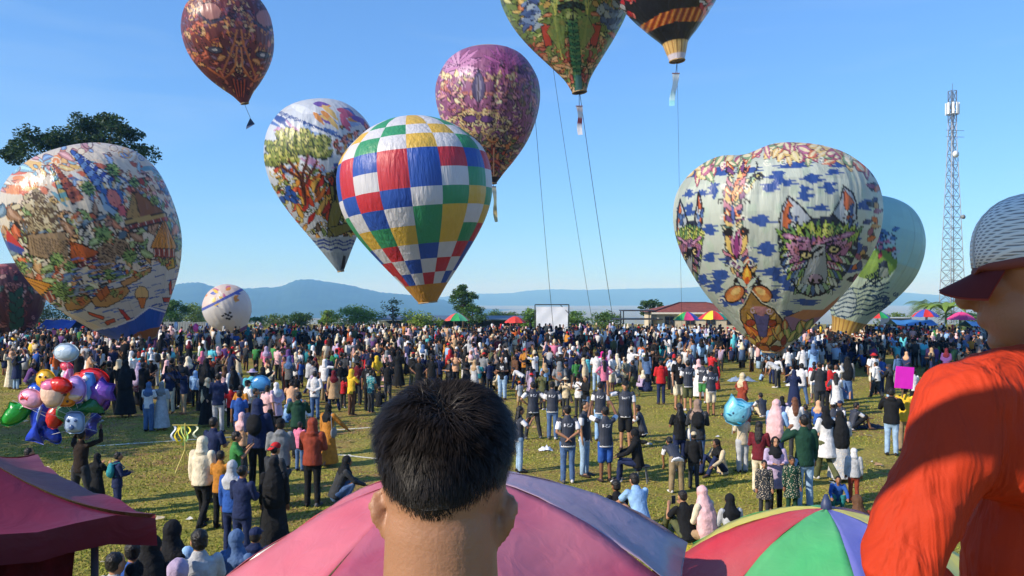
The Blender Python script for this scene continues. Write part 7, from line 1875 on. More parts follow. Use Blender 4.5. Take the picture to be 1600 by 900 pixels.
def dress(px, d):
    st, ar = rc.choice(POSES); woman = rc.random() < .36
    fc = rc.uniform(-55, 55) if rc.random() < .68 else rc.uniform(-180, 180)
    if 950 < px < 1120 and rc.random() < .30: top = 'light blue' if rc.random() < .5 else 'white'
    elif 1160 < px < 1310 and d < 50: top = rc.choice(['white', 'pale grey', 'light blue', 'white', 'navy'])
    else: top = rc.choice(TOPS)
    bot = rc.choice(BOTS)
    if woman:
        tk = rc.choice(['tunic', 'robe', 'longshirt', 'robe', 'tunic']); bk = rc.choice(['trousers', 'skirt', 'trousers']); hd = rc.choice(['scarf', 'scarf', 'longscarf', 'scarf', 'long']); hc = rc.choice(SCAR) if hd != 'long' else None
    else:
        tk = rc.choice(['shirt', 'shirt', 'longshirt', 'hoodie', 'shirt']); bk = rc.choice(['trousers', 'trousers', 'trousers', 'shorts', 'wide_trousers']); hd = rc.choice(['short', 'short', 'short', 'fringe', 'cap', 'peci', 'hat', 'hood'] if tk != 'hoodie' else ['short', 'hood', 'short', 'cap']); hc = rc.choice(['black', 'navy', 'white', 'red', 'beige', 'charcoal']) if hd in ('cap', 'hat', 'peci') else (top if hd == 'hood' else None)
    return st, ar, fc, hd, hc, top, tk, bot, bk
def crowd_label(px, d, st, ar, fc, hd, hc, top, tk, bot, bk):
    hw = {'short': '', 'fringe': '', 'long': ' with long hair', 'scarf': ' and %s headscarf' % hc, 'longscarf': ' and long %s veil' % hc, 'cap': ' and %s cap' % hc, 'peci': ' and %s brimless cap' % hc, 'hat': ' and %s brimmed hat' % hc, 'hood': ' with hood up'}[hd]
    bw = '' if tk == 'robe' else ', %s %s' % (bot, {'wide_trousers': 'trousers'}.get(bk, bk))
    l = next(n for a, b_, n in LAND if px < b_)
    return "person in %s %s%s%s, %s" % (top, TW[tk], hw, bw, l)
def blond(l): return len(l.split())
n_ind = 300 - len(PEOPLE)
# templates are shared; keep to a few poses in the crowd
mass = []
for i, (d, px, x) in enumerate(crowd):
    for k in range(60):
        D = dress(px, d); lab = crowd_label(px, d, *D)
        if i >= n_ind or (lab not in USED and blond(lab) <= 16): break
    h = rc.gauss(1.62, .08) if D[6] in ('shirt', 'longshirt', 'hoodie') else rc.gauss(1.55, .06)
    if rc.random() < .08: h *= .78
    if i < n_ind:
        st, ar, fc, hd, hc, top, tk, bot, bk = D
        person((x, d, 0), h, st, ar, fc, hd, top, tk, bot, bk, uniq(lab), hc, group="people in the crowd behind", shoes=False)
    else: mass.append((x, d, h, D))

def crowd_mass():
    VV, FF, CC = [], [], []; n0 = 0; cache = {}
    def low(me, key, ratio):
        if key in cache: return cache[key]
        o = bpy.data.objects.new("tmp", me.copy()); dc = o.modifiers.new("d", 'DECIMATE'); dc.ratio = ratio
        m2 = bench(o)
        v = np.zeros(len(m2.vertices) * 3, np.float32); m2.vertices.foreach_get("co", v); m2.calc_loop_triangles()
        f = np.zeros(len(m2.loop_triangles) * 3, np.int32); m2.loop_triangles.foreach_get("vertices", f)
        cache[key] = (v.reshape(-1, 3), f.reshape(-1, 3)); return cache[key]
    for x, d, h, (st, ar, fc, hd, hc, top, tk, bot, bk) in mass:
        s = h / 1.665; a = R(fc); M_ = np.array([[math.cos(a), -math.sin(a), 0], [math.sin(a), math.cos(a), 0], [0, 0, 1]]) * s
        J = joints(st, ar); parts = [(template(st, ar, 'body'), ('b', st, ar), rc.choice(SKINS), (0, 0, 0), .022), (template(st, ar, tk), (tk, st, ar), PALN[top], (0, 0, 0), .022)]
        if tk != 'robe': parts.append((template(st, ar, bk), (bk, st, ar), PALN[bot], (0, 0, 0), .022))
        parts.append((HEADS[hd], ('h', hd), HAIRC if hc is None else PALN[hc], J['head'], .045))
        for me, key, col, off, ratio in parts:
            v, f = low(me, key, ratio); V = (v + np.array(off)) @ M_.T + np.array([x, d, 0])
            VV.append(V); FF.append(f + n0); CC.append(np.tile(np.array(lin(col)) * rc.uniform(.8, 1.15), (len(V), 1))); n0 += len(V)
    me = npmesh("crowd", np.concatenate(VV), np.concatenate(FF)); vcol(me, np.concatenate(CC), "print")
    m, nt, b = node_mat("crowd_cloth"); at_ = nt.nodes.new("ShaderNodeAttribute"); at_.attribute_name = "print"; nt.links.new(at_.outputs["Color"], b.inputs["Base Color"]); b.inputs["Roughness"].default_value = .85; b.inputs["Specular IOR Level"].default_value = .2
    o = ob("crowd", me, m, smooth=True); tag(o, "dense far crowd of people filling the back of the field", "crowd", kind="stuff")
crowd_mass()
# ------------------------------------------------------------------ the balloon seller's foil balloons
M_MYLAR = obj_color_mat("foil_balloon", .30, noise=.14, scale=9, bump=.55, bscale=11, spec=.6)
def inflate(outline, depth, n=5):
    """pillow-shaped foil balloon from a closed outline (x, z)"""
    cx = sum(p[0] for p in outline) / len(outline); cz = sum(p[1] for p in outline) / len(outline)
    v = []; f = []; m = len(outline)
    for side in (-1, 1):
        for i in range(n + 1):
            t = i / n
            for k, (x, z) in enumerate(outline):
                wr = 1 + .02 * math.sin(k * 2.1) * t
                v.append((cx + (x - cx) * t * wr, side * depth * math.sqrt(max(0, 1 - t ** 2.2)), cz + (z - cz) * t * wr))
    s = (n + 1) * m; r0 = len(v)
    for q in range(2):
        for i in range(n):
            for k in range(m):
                a = q * s + i * m + k; b = q * s + i * m + (k + 1) % m
                f.append((a, b, b + m, a + m) if q else (a, a + m, b + m, b))
    for k, (x, z) in enumerate(outline):         # flat crimped seam round the edge
        l = math.hypot(x - cx, z - cz) + 1e-6; e = .016 + .008 * (k % 2); v.append((x + (x - cx) / l * e, .006 * (-1) ** k, z + (z - cz) / l * e))
    for k in range(m): a, b = n * m + k, n * m + (k + 1) % m; f.append((a, b, r0 + (k + 1) % m, r0 + k))
    return v, f
def rnd_out(rx, rz, n=22, p=2.0): return [(rx * math.copysign(abs(math.cos(t)) ** (2 / p), math.cos(t)), rz * math.copysign(abs(math.sin(t)) ** (2 / p), math.sin(t))) for t in [2 * math.pi * k / n for k in range(n)]]
FISH = [(.50, .0), (.42, .12), (.25, .20), (.05, .21), (-.15, .14), (-.30, .06), (-.50, .20), (-.46, .0), (-.50, -.20), (-.30, -.06), (-.15, -.14), (.0, -.20), (.06, -.30), (.16, -.20), (.28, -.18), (.43, -.10)]
STAR = [((.40 if k % 2 == 0 else .26) * math.sin(k * math.pi / 6), (.40 if k % 2 == 0 else .26) * math.cos(k * math.pi / 6)) for k in range(12)]
HAND = W(128, 672, 15.4)
def foil(px, py, size_, outline, col, label, rot=0.0, ry=0.0, depth=.14, spots=None, spotc=None, tip=None, tipc=None):
    size = size_ * .88; px = 92 + (px - 92) * .95; py = 622 + (py - 622) * .95; d = 15.4 + random.uniform(-.5, .5); c = W(px, py, d)
    t = thing("foil_balloon", c, label, "balloon", "foil balloons of the seller"); t.rotation_euler = (0, rot, ry)
    o2 = [(x * size, z * size) for x, z in outline]; v, f = inflate(o2, depth * size * 1.6)
    skin = MB().add(v, f).build("skin", M_MYLAR, t, True, color=lin(col))
    for (x, z, r) in (spots or []):
        MB().ell((x * size, -depth * size * 1.6 * math.sqrt(max(.05, 1 - (abs(x) + abs(z)) ** 2.0)), z * size), (r * size, .02, r * size), 10, 6).build("spot", M_MYLAR, skin, True, color=lin(spotc))
    if tip:
        v2, f2 = inflate([(x * size, z * size) for x, z in tip], depth * size * 1.2); MB().add(v2, f2).build("patch", M_MYLAR, skin, True, color=lin(tipc), loc=(0, -.05 * size - .02, 0))
    inv = Matrix.LocRotScale(t.location, t.rotation_euler, t.scale).inverted()
    zlo = min(z for x, z in o2)
    MB().tube([Vector((0, 0, zlo)), inv @ (HAND.lerp(c, .4)), inv @ HAND], .004, 4).build("string", mat("string", (200, 200, 200), .7), t)
OV = rnd_out(.30, .40); CI = rnd_out(.36, .36); SQ = rnd_out(.34, .38, 24, 3.5)
foil(104, 547, .62, rnd_out(.42, .30), (190, 206, 220), "pale grey white foil balloon on top of the bunch")
foil(105, 570, .42, rnd_out(.34, .22), (222, 80, 100), "small pinkish red foil balloon near the top of the bunch", .3)
foil(107, 588, .60, rnd_out(.14, .40), (240, 130, 180), "long pink foil balloon in the upper middle of the bunch", .25)
foil(126, 595, .60, rnd_out(.30, .32), (236, 120, 80), "orange and pink foil balloon in the upper bunch")
foil(150, 588, .78, rnd_out(.42, .24), (212, 36, 40), "domed bright red foil balloon at the upper right of the bunch", .2)
foil(70, 591, .55, CI, (236, 180, 40), "yellow foil balloon with dark spots", spots=[(-.1, .12, .05), (.12, .1, .05), (0, -.1, .06), (.2, -.05, .04)], spotc=(90, 50, 20))
foil(94, 601, .62, rnd_out(.40, .26), (214, 44, 34), "flat red foil balloon above the pale oval balloon", .15)
foil(57, 610, .64, rnd_out(.34, .26), (40, 90, 200), "round blue foil balloon at the left of the bunch", spots=[(-.1, .1, .07)], spotc=(226, 232, 240))
foil(81, 614, .74, rnd_out(.34, .42), (238, 196, 170), "pale peach oval foil balloon with pink top", tip=[(x, z * .5 + .22) for x, z in rnd_out(.27, .34)], tipc=(240, 130, 170))
foil(103, 617, .62, SQ, (232, 140, 40), "orange foil balloon with brown spots behind the ovals", spots=[(-.15, .15, .06), (.1, .05, .07), (-.05, -.18, .06), (.2, .2, .05), (.18, -.2, .05)], spotc=(80, 40, 20))
foil(120, 608, .72, OV, (190, 150, 214), "lilac oval foil balloon", spots=[(-.06, .1, .03), (.06, .1, .03)], spotc=(90, 60, 110), tip=[(x, z * .4 - .2) for x, z in rnd_out(.22, .3)], tipc=(232, 190, 150))
foil(46, 623, .62, rnd_out(.42, .32), (240, 170, 196), "pale pink foil balloon with a red bow", .2, tip=[(-.30, .16), (-.10, .06), (.10, .16), (.10, -.10), (-.10, .0), (-.30, -.10)], tipc=(214, 40, 50))
foil(142, 605, .80, [(-.16, -.42), (.16, -.42), (.20, -.1), (.16, .22), (.1, .4), (-.1, .4), (-.16, .22), (-.20, -.1)], (110, 160, 220), "tall light blue and white foil balloon", spots=[(0, .28, .08)], spotc=(230, 226, 226), tip=[(-.05, -.38), (.05, -.38), (.05, .12), (-.05, .12)], tipc=(226, 232, 240))
foil(163, 612, .84, STAR, (116, 70, 170), "purple foil balloon with scalloped edge on the right", depth=.12)
foil(160, 628, .60, CI, (96, 50, 140), "dark purple foil balloon below the scalloped purple one")
foil(30, 642, .95, FISH, (30, 150, 50), "green foil fish balloon with a raised tail at the far left", 2.5, .3, depth=.09)
foil(60, 657, 1.05, FISH, (30, 64, 190), "dark blue foil fish balloon hanging nose up", -1.35, .0, depth=.09, spots=[(.28, .06, .03)], spotc=(230, 230, 236), tip=[(-.1, -.06), (.3, -.08), (.36, -.02), (.0, .0)], tipc=(140, 170, 220))
foil(86, 652, .72, rnd_out(.26, .38), (196, 40, 36), "deep red oval foil balloon low in the bunch", .3)
foil(76, 676, .70, FISH, (26, 56, 170), "small blue foil fish balloon below the others", .9, .2, depth=.08)
foil(122, 640, 1.15, FISH, (20, 104, 56), "dark green foil dolphin balloon across the lower bunch", .25, 3.1, depth=.09, tip=[(-.2, .04), (.2, .16), (.3, .1), (.0, .02)], tipc=(150, 180, 60))
foil(118, 662, .60, SQ, (150, 170, 200), "silver blue foil balloon just above the seller's head", spots=[(-.12, .1, .06), (.14, .1, .06), (0, -.15, .1)], spotc=(60, 84, 130))
foil(145, 668, .70, FISH, (52, 60, 160), "indigo foil fish balloon right of the seller's head", 1.0, 2.8, depth=.08)
foil(96, 640, .70, rnd_out(.40, .18), (150, 150, 176), "flat grey lilac foil balloon in the middle of the bunch", -.2)

# cyan balloon carried over a shoulder, and the small blue one
def carried():
    d = G(1160, 738).y - .25; c = W(1152, 643, d); t = thing("foil_balloon", c, "cyan foil balloon with darker stripes and two ears carried over a shoulder", "balloon"); t.rotation_euler = (0, .35, 0)
    P = [(-.26, -.20), (-.16, -.30), (.02, -.33), (.18, -.28), (.28, -.12), (.30, .06), (.26, .20), (.30, .34), (.14, .27), (0, .30), (-.14, .27), (-.26, .34), (-.27, .18), (-.31, .02)]
    v, f = inflate(P, .17); s = MB().add(v, f).build("skin", M_MYLAR, t, True, color=lin((126, 204, 228)))
    for x, z, w in ((-.02, .16, .12), (.0, .10, .10), (-.04, .22, .10), (-.22, -.12, .06), (.12, -.24, .07)):
        MB().ell((x, -.15 if abs(z) < .2 else -.11, z), (w, .02, .018), 8, 5).build("stripe", M_MYLAR, s, True, color=lin((30, 160, 196)))
    for x in (-.12, .12): MB().ell((x, -.145, -.06), (.03, .02, .035), 8, 6).build("spot", M_MYLAR, s, True, color=lin((60, 90, 120)))
    MB().tube([(0, 0, -.3), (.1, .1, -.55)], .008, 5).build("stick", mat("string", (200, 200, 200), .7), t)
carried()
def small_blue():
    d = G(394, 670).y - .2; c = W(407, 599, d); t = thing("foil_balloon", c, "small light blue foil balloon beside the lilac hat", "balloon")
    v, f = inflate(rnd_out(.30, .24), .14); MB().add(v, f).build("skin", M_MYLAR, t, True, color=lin((70, 140, 196)))
    MB().tube([(0, 0, -.24), (-.05, 0, -.8)], .004, 4).build("string", mat("string", (200, 200, 200), .7), t)
small_blue()
# pink number-shaped balloon far left and white one beside it
for px, py, w, h, col, lab in ((306, 512, 8, 13, (206, 60, 150), "magenta foil balloon high over the left crowd"), (275, 509, 6, 12, (190, 206, 232), "pale blue foil balloon left of the magenta one")):
    d = 52.0; c = W(px, py, d); t = thing("foil_balloon", c, lab, "balloon"); v, f = inflate(rnd_out(w / 2 / F * d, h / 2 / F * d, 16), .12)
    MB().add(v, f).build("skin", M_MYLAR, t, True, color=lin(col)); MB().tube([(0, 0, -.2), (.05, 0, -1.0)], .006, 4).build("string", mat("string", (200, 200, 200), .7), t)

# pink board held up
def board():
    d = G(1393, 712).y + .35; a = W(1399, 573, d); b = W(1427, 607, d); t = thing("placard", (a + b) / 2, "square bright pink board held above the man in the black hoodie", "board")
    t.rotation_euler = (0, .08, 0); hw, hh = (b.x - a.x) / 2, (a.z - b.z) / 2
    MB().box((0, 0, 0), (hw, .012, hh)).build("sheet", mat("pink_board", (226, 30, 190), .7, noise=.06), t)
    MB().bar((0, .03, -hh - .25), (0, .03, hh * .6), .03).build("handle", M_WOOD, t)
board()

# ribbon stand on the left grass
def ribbons():
    b = G(289, 737); t = thing("ribbon_stand", b, "thin tripod stand hung with yellow and green ribbons", "stand"); k = b.y / F; H = 76 * k
    for a in (0, 2.1, 4.2): MB().bar((0, 0, H * .45), (math.cos(a) * .28, math.sin(a) * .28, 0), .018).build("leg", mat("stand_yellow", (196, 180, 90), .6), t)
    MB().bar((0, 0, H * .4), (0, 0, H), .02).build("pole", mat("stand_yellow", (196, 180, 90), .6), t); MB().bar((-.30, 0, H * .96), (.30, 0, H * .96), .018).build("crossbar", mat("stand_yellow", (196, 180, 90), .6), t)
    rg = random.Random(3)
    for i, x in enumerate((-.28, -.2, -.12, -.05, .02, .08, .25)):
        L = rg.uniform(.3, .62); c = [(190, 200, 220), (222, 200, 40), (226, 206, 60), (190, 210, 120), (150, 200, 130), (222, 214, 70), (200, 206, 170)][i]; v = []; f = []
        for q in range(9):
            u = q / 8; s = .05 * math.sin(u * 7 + i); v += [(x + s - .025, .02 * math.sin(u * 5), H * .96 - L * u), (x + s + .025, .03 * math.cos(u * 6), H * .96 - L * u)]
            if q: f.append((2 * q - 2, 2 * q - 1, 2 * q + 1, 2 * q))
        ob("ribbon", mesh("ribbon", v, f), mat("ribbon_%d_%d_%d" % c, c, .6), t, True)
ribbons()

# cloths and litter on the grass
def litter(px, py, wpx, hpx, col, label, name="cloth", cat="cloth", seed=1, n=12, hgt=.10):
    b = G(px, py); k = b.y / F; rg = random.Random(seed); t = thing(name, b, label, cat); v = []; f = []; w = wpx * k / 2; dp = max(.12, hpx * k * 1.4)
    for i in range(n + 1):
        for j in range(7):
            u = i / n * 2 - 1; q = j / 3 - 1; e = max(0, 1 - u * u) * max(0, 1 - q * q * .8)
            v.append((u * w * (1 + .12 * rg.uniform(-1, 1)), q * dp * (1 + .2 * rg.uniform(-1, 1)), .012 + hgt * e * rg.uniform(.2, 1)))
    for i in range(n):
        for j in range(6): a = i * 7 + j; f.append((a, a + 7, a + 8, a + 1))
    ob("fabric", mesh("fabric", v, f), mat("litter_%d_%d_%d" % col, col, .8, noise=.15), t, True)
litter(853, 704, 22, 5, (216, 220, 226), "white paper bag lying on the grass left of the jersey men", "paper_bag", "bag", 2, 9, .16)
litter(1160, 596, 44, 6, (130, 150, 176), "crumpled blue grey sheet on the grass left of the wolf balloon's mouth", "sheet", "sheet", 3, 14, .35)
litter(1233, 603, 10, 4, (226, 226, 226), "small white bag on the grass right of the crumpled sheet", "plastic_bag", "bag", 4, 6, .2)
litter(1088, 858, 40, 12, (190, 170, 40), "yellow printed mat under the seated pink headscarf", "mat", "mat", 5, 10, .03)
litter(1360, 670, 70, 5, (40, 44, 58), "dark rucksack and jackets on the grass beside the sitting boys", "jacket", "jacket", 6, 12, .18)
litter(592, 604, 40, 6, (206, 160, 150), "pale pink sheet on the grass below the cloud printed balloon", "sheet", "sheet", 8, 10, .04)
def scraps():
    rg = np.random.default_rng(17); n = 130; d = 12 * (44 / 12) ** rg.random(n); x = (rg.random(n) * 2 - 1) * .62 * d; V = []; Q = []; C = []
    for i in range(n):
        a = rg.random() * 6.28; s = rg.uniform(.03, .09); u = np.array([math.cos(a), math.sin(a), 0]) * s; w = np.array([-math.sin(a), math.cos(a), .15]) * s * .7; o_ = np.array([x[i], d[i], .035])
        V += [o_ - u - w, o_ + u - w * .8 + [0, 0, .02], o_ + u * .9 + w + [0, 0, .012], o_ - u + w * 1.1 + [0, 0, .03]]; Q.append([4 * i, 4 * i + 1, 4 * i + 2, 4 * i + 3]); C += [lin([(222, 220, 214), (206, 190, 160), (190, 150, 110), (214, 214, 224), (120, 90, 66)][i % 5])] * 4
    me = npmesh("litter", np.array(V), np.array(Q)); vcol(me, np.array(C)); o = ob("litter", me, M_BANNER); tag(o, "small scraps of paper and wrappers scattered over the grass", "litter", kind="stuff")
scraps()
def stool():
    b = G(1000, 754); t = thing("stool", b + Vector((.06, .02, 0)), "low grey stool under the person in black hood", "stool")
    MB().tube([(0, 0, .36), (0, 0, .385)], .17, 14).build("seat", M_DARKMETAL, t)
    for a in (0.5, 2.07, 3.64, 5.2): MB().bar((math.cos(a) * .1, math.sin(a) * .1, .36), (math.cos(a) * .17, math.sin(a) * .17, 0), .022).build("leg", M_STEEL, t)
stool()

# ------------------------------------------------------------------ near umbrellas
def faded(name, tone, streak):
    """sun-bleached nylon: colour from the panel, paler worn streaks and fine creases"""
    m = obj_color_mat(name, .42, noise=.12, scale=3, bump=.35, bscale=7, spec=.45); nt = m.node_tree; b = nt.nodes["Principled BSDF"]; L = nt.links.new
    src = b.inputs["Base Color"].links[0].from_socket; co = nt.nodes.new("ShaderNodeTexCoord"); n = nt.nodes.new("ShaderNodeTexNoise"); n.inputs["Scale"].default_value = 1.3; n.inputs["Detail"].default_value = 4; n.inputs["Distortion"].default_value = .5
    L(co.outputs["Object"], n.inputs["Vector"]); r = nt.nodes.new("ShaderNodeValToRGB"); r.color_ramp.elements[0].position = .3; r.color_ramp.elements[1].position = .8; r.color_ramp.elements[1].color = (streak,) * 3 + (1,); L(n.outputs[0], r.inputs[0])
    x = nt.nodes.new("ShaderNodeMixRGB"); L(r.outputs[0], x.inputs[0]); L(src, x.inputs[1]); x.inputs[2].default_value = (*lin(tone), 1)
    L(x.outputs[0], b.inputs["Base Color"])
    tr = nt.nodes.new("ShaderNodeBsdfTranslucent"); ms = nt.nodes.new("ShaderNodeMixShader"); ms.inputs[0].default_value = .15; out = nt.nodes["Material Output"]
    L(x.outputs[0], tr.inputs[0]); L(b.outputs[0], ms.inputs[1]); L(tr.outputs[0], ms.inputs[2]); L(ms.outputs[0], out.inputs[0])
    return m
M_PINKU = faded("faded_pink_nylon", (224, 168, 178), .42)
M_RAIN = faded("rainbow_nylon", (230, 220, 200), .12)
cP = W(706, 738, 4.5); PR, PV, GV = (204, 84, 100), (166, 54, 88), (150, 138, 160)  # PV panels carry the right side's shade in their darker violet
parasol((cP.x, 4.5, groundz(0, 4.5)), cP.z, 1.42, .56, [GV, GV, PR, PR, PR, PR, PV, PV], "large faded pink red umbrella with grey violet back panels behind the near man", None, R(-32), (R(-1), R(-3)), 10, .16, .0, "market_umbrella", 1.9, M_PINKU)
cR = W(1291, 794, 5.2); RW, GW, YW, BW = (190, 50, 62), (70, 176, 104), (218, 204, 84), (104, 108, 186)
#   panels run anticlockwise from +x: right side, back, left, front
parasol((cR.x, 5.2, groundz(0, 5.2)), cR.z, 1.16, .50, [BW, GW, YW, RW, GW, BW, YW, (150, 60, 80)], "rainbow umbrella with red, green, blue and yellow panels at the lower edge", None, R(35), (R(-2), 0), 10, .12, .0, "market_umbrella", 1.75, M_RAIN)

def maroon_canopy():
    d = 4.2; c = W(243, 803, d); half = 1.62; cx = c.x - half; zc = c.z; zp = zc + .95
    t = thing("canopy_tent", (cx, d, groundz(0, d)), "maroon canopy with a drooping pointed corner at the lower left edge", "canopy"); gz = groundz(0, d)
    corners = [(half, 0), (0, half), (-half, 0), (0, -half)]
    for k in range(4):
        A, B = Vector(corners[k]), Vector(corners[(k + 1) % 4]); v = []; f = []; n = 14
        for i in range(n + 1):
            s = i / n
            for j in range(n + 1):
                u = j / n; e = A.lerp(B, u) * s; sag = 4 * u * (1 - u)
                e = e * (1 - .10 * sag * s)
                z = zc - gz + (zp - zc) * (1 - s) ** 2 - .03 * math.sin(u * 26) * s * s * (1 - sag * .8) + .02 * sag * s
                v.append((e.x, e.y, z))
        for i in range(n):
            for j in range(n): a = i * (n + 1) + j; f.append((a, a + n + 1, a + n + 2, a + 1))
        p = ob("panel", mesh("panel", v, f), M_MAROON, t, True, color=lin((112, 28, 52)))
        vv = []; ff = []
        for j in range(n + 1):
            q = Vector(v[n * (n + 1) + j]); o_ = .012 * math.sin(j * 1.9); vv += [q, q + Vector((o_, -o_, -.07)), q + Vector((o_ * 2 - .02, o_, -.15))]
            if j: ff += [(3 * j - 3, 3 * j - 2, 3 * j + 1, 3 * j), (3 * j - 2, 3 * j - 1, 3 * j + 2, 3 * j + 1)]
        ob("valance", mesh("valance", vv, ff), M_MAROON, p, True, color=lin((86, 22, 38)))
    for k_, (x0, x1, yy, cc) in enumerate(((half - 1.05, half - .38, -.05, (90, 20, 26)), (-.2, half - .95, -.25, (22, 18, 22)))):   # red cloth below the roof; the black sheet stands in for a dark figure
        v = []; f = []
        for i in range(15):
            for j in range(5): v.append((x0 + (x1 - x0) * i / 14 - .10 * (j / 4) * (i / 14), yy + .03 * math.sin(i * 1.6 + j * .4), zc - gz - .04 - .28 * j))
        for i in range(14):
            for j in range(4): a = i * 5 + j; f.append((a, a + 5, a + 6, a + 1))
        ob("under_roof_sheet", mesh("under_roof_sheet", v, f), M_CLOTH, t, True, color=lin(cc))
    for x, y in corners: MB().tube([(x * .80, y * .80, -.6 if y >= 0 else -.1), (x * .80, y * .80, zc - gz + .02)], .02, 8).build("post", M_DARKMETAL, t, True)
    MB().tube([(0, 0, -.1), (0, 0, zp - gz - .01)], .025, 8).build("centre_pole", M_POLE, t, True)
M_MAROON = faded("maroon_nylon", (128, 60, 84), .3)
maroon_canopy()

# ------------------------------------------------------------------ the two men on the terrace
def ear(c, side, s, rot):
    """upright shell standing off the skull: flat disc, rolled rim, small lobe"""
    M_ = rot @ Matrix.Rotation(side * R(22), 3, 'Z') @ Matrix.Rotation(side * R(6), 3, 'Y')
    q = lambda y, z, x=0.0: c + M_ @ V3((side * x, y, z)) * s
    P = [('e', q(-.008, .004), (.0055 * s, .016 * s, .026 * s), M_)]
    rim = [q(.006, .020, .003), q(.000, .031, .005), q(-.013, .033, .007), q(-.022, .020, .009), q(-.023, .004, .009), q(-.017, -.012, .007), q(-.008, -.022, .004)]
    P.append(('t', rim, [.0048 * s, .0052 * s, .0055 * s, .0058 * s, .0056 * s, .0052 * s, .005 * s])); P.append(('e', q(-.004, -.026, .003), (.0055 * s, .010 * s, .010 * s), M_)); return P

def head_parts(hd, rot, s=1.0):
    q = lambda x, y, z: hd + rot @ V3((x, y, z)) * s
    P = [('e', q(0, -.008, .028), (.076 * s, .096 * s, .094 * s), rot), ('e', q(0, .030, -.050), (.058 * s, .068 * s, .068 * s), rot), ('t', [q(0, .094, .012), q(0, .118, -.028)], [.010 * s, .017 * s]), ('e', q(0, .085, -.062), (.030 * s, .022 * s, .018 * s), rot), ('e', q(0, .075, -.098), (.026 * s, .022 * s, .018 * s), rot)]
    for e in (-1, 1):
        P += ear(q(e * .0735, -.006, -.026), e, s * .84, rot); P.append(('e', q(e * .045, .062, -.015), (.024 * s, .022 * s, .02 * s), rot))
    return P
def hand_parts(w, dh, sd, thumb):
    P = [('t', [w, w + dh * .05, w + dh * .095], [(.026, .02), (.042, .017), (.040, .015)], sd)]
    for q in range(4):
        o_ = sd * (q - 1.5) * .021; L = (.072, .082, .078, .062)[q]; b = w + dh * .09 + o_; n = dh.cross(sd)
        P.append(('t', [b, b + dh * L * .55 + n * .006, b + dh * L * .92 + n * .022], [.0098, .009, .008]))
    P.append(('t', [w + dh * .025 + sd * thumb * .03, w + dh * .06 + sd * thumb * .058, w + dh * .095 + sd * thumb * .066], [.0125, .011, .0095])); return P

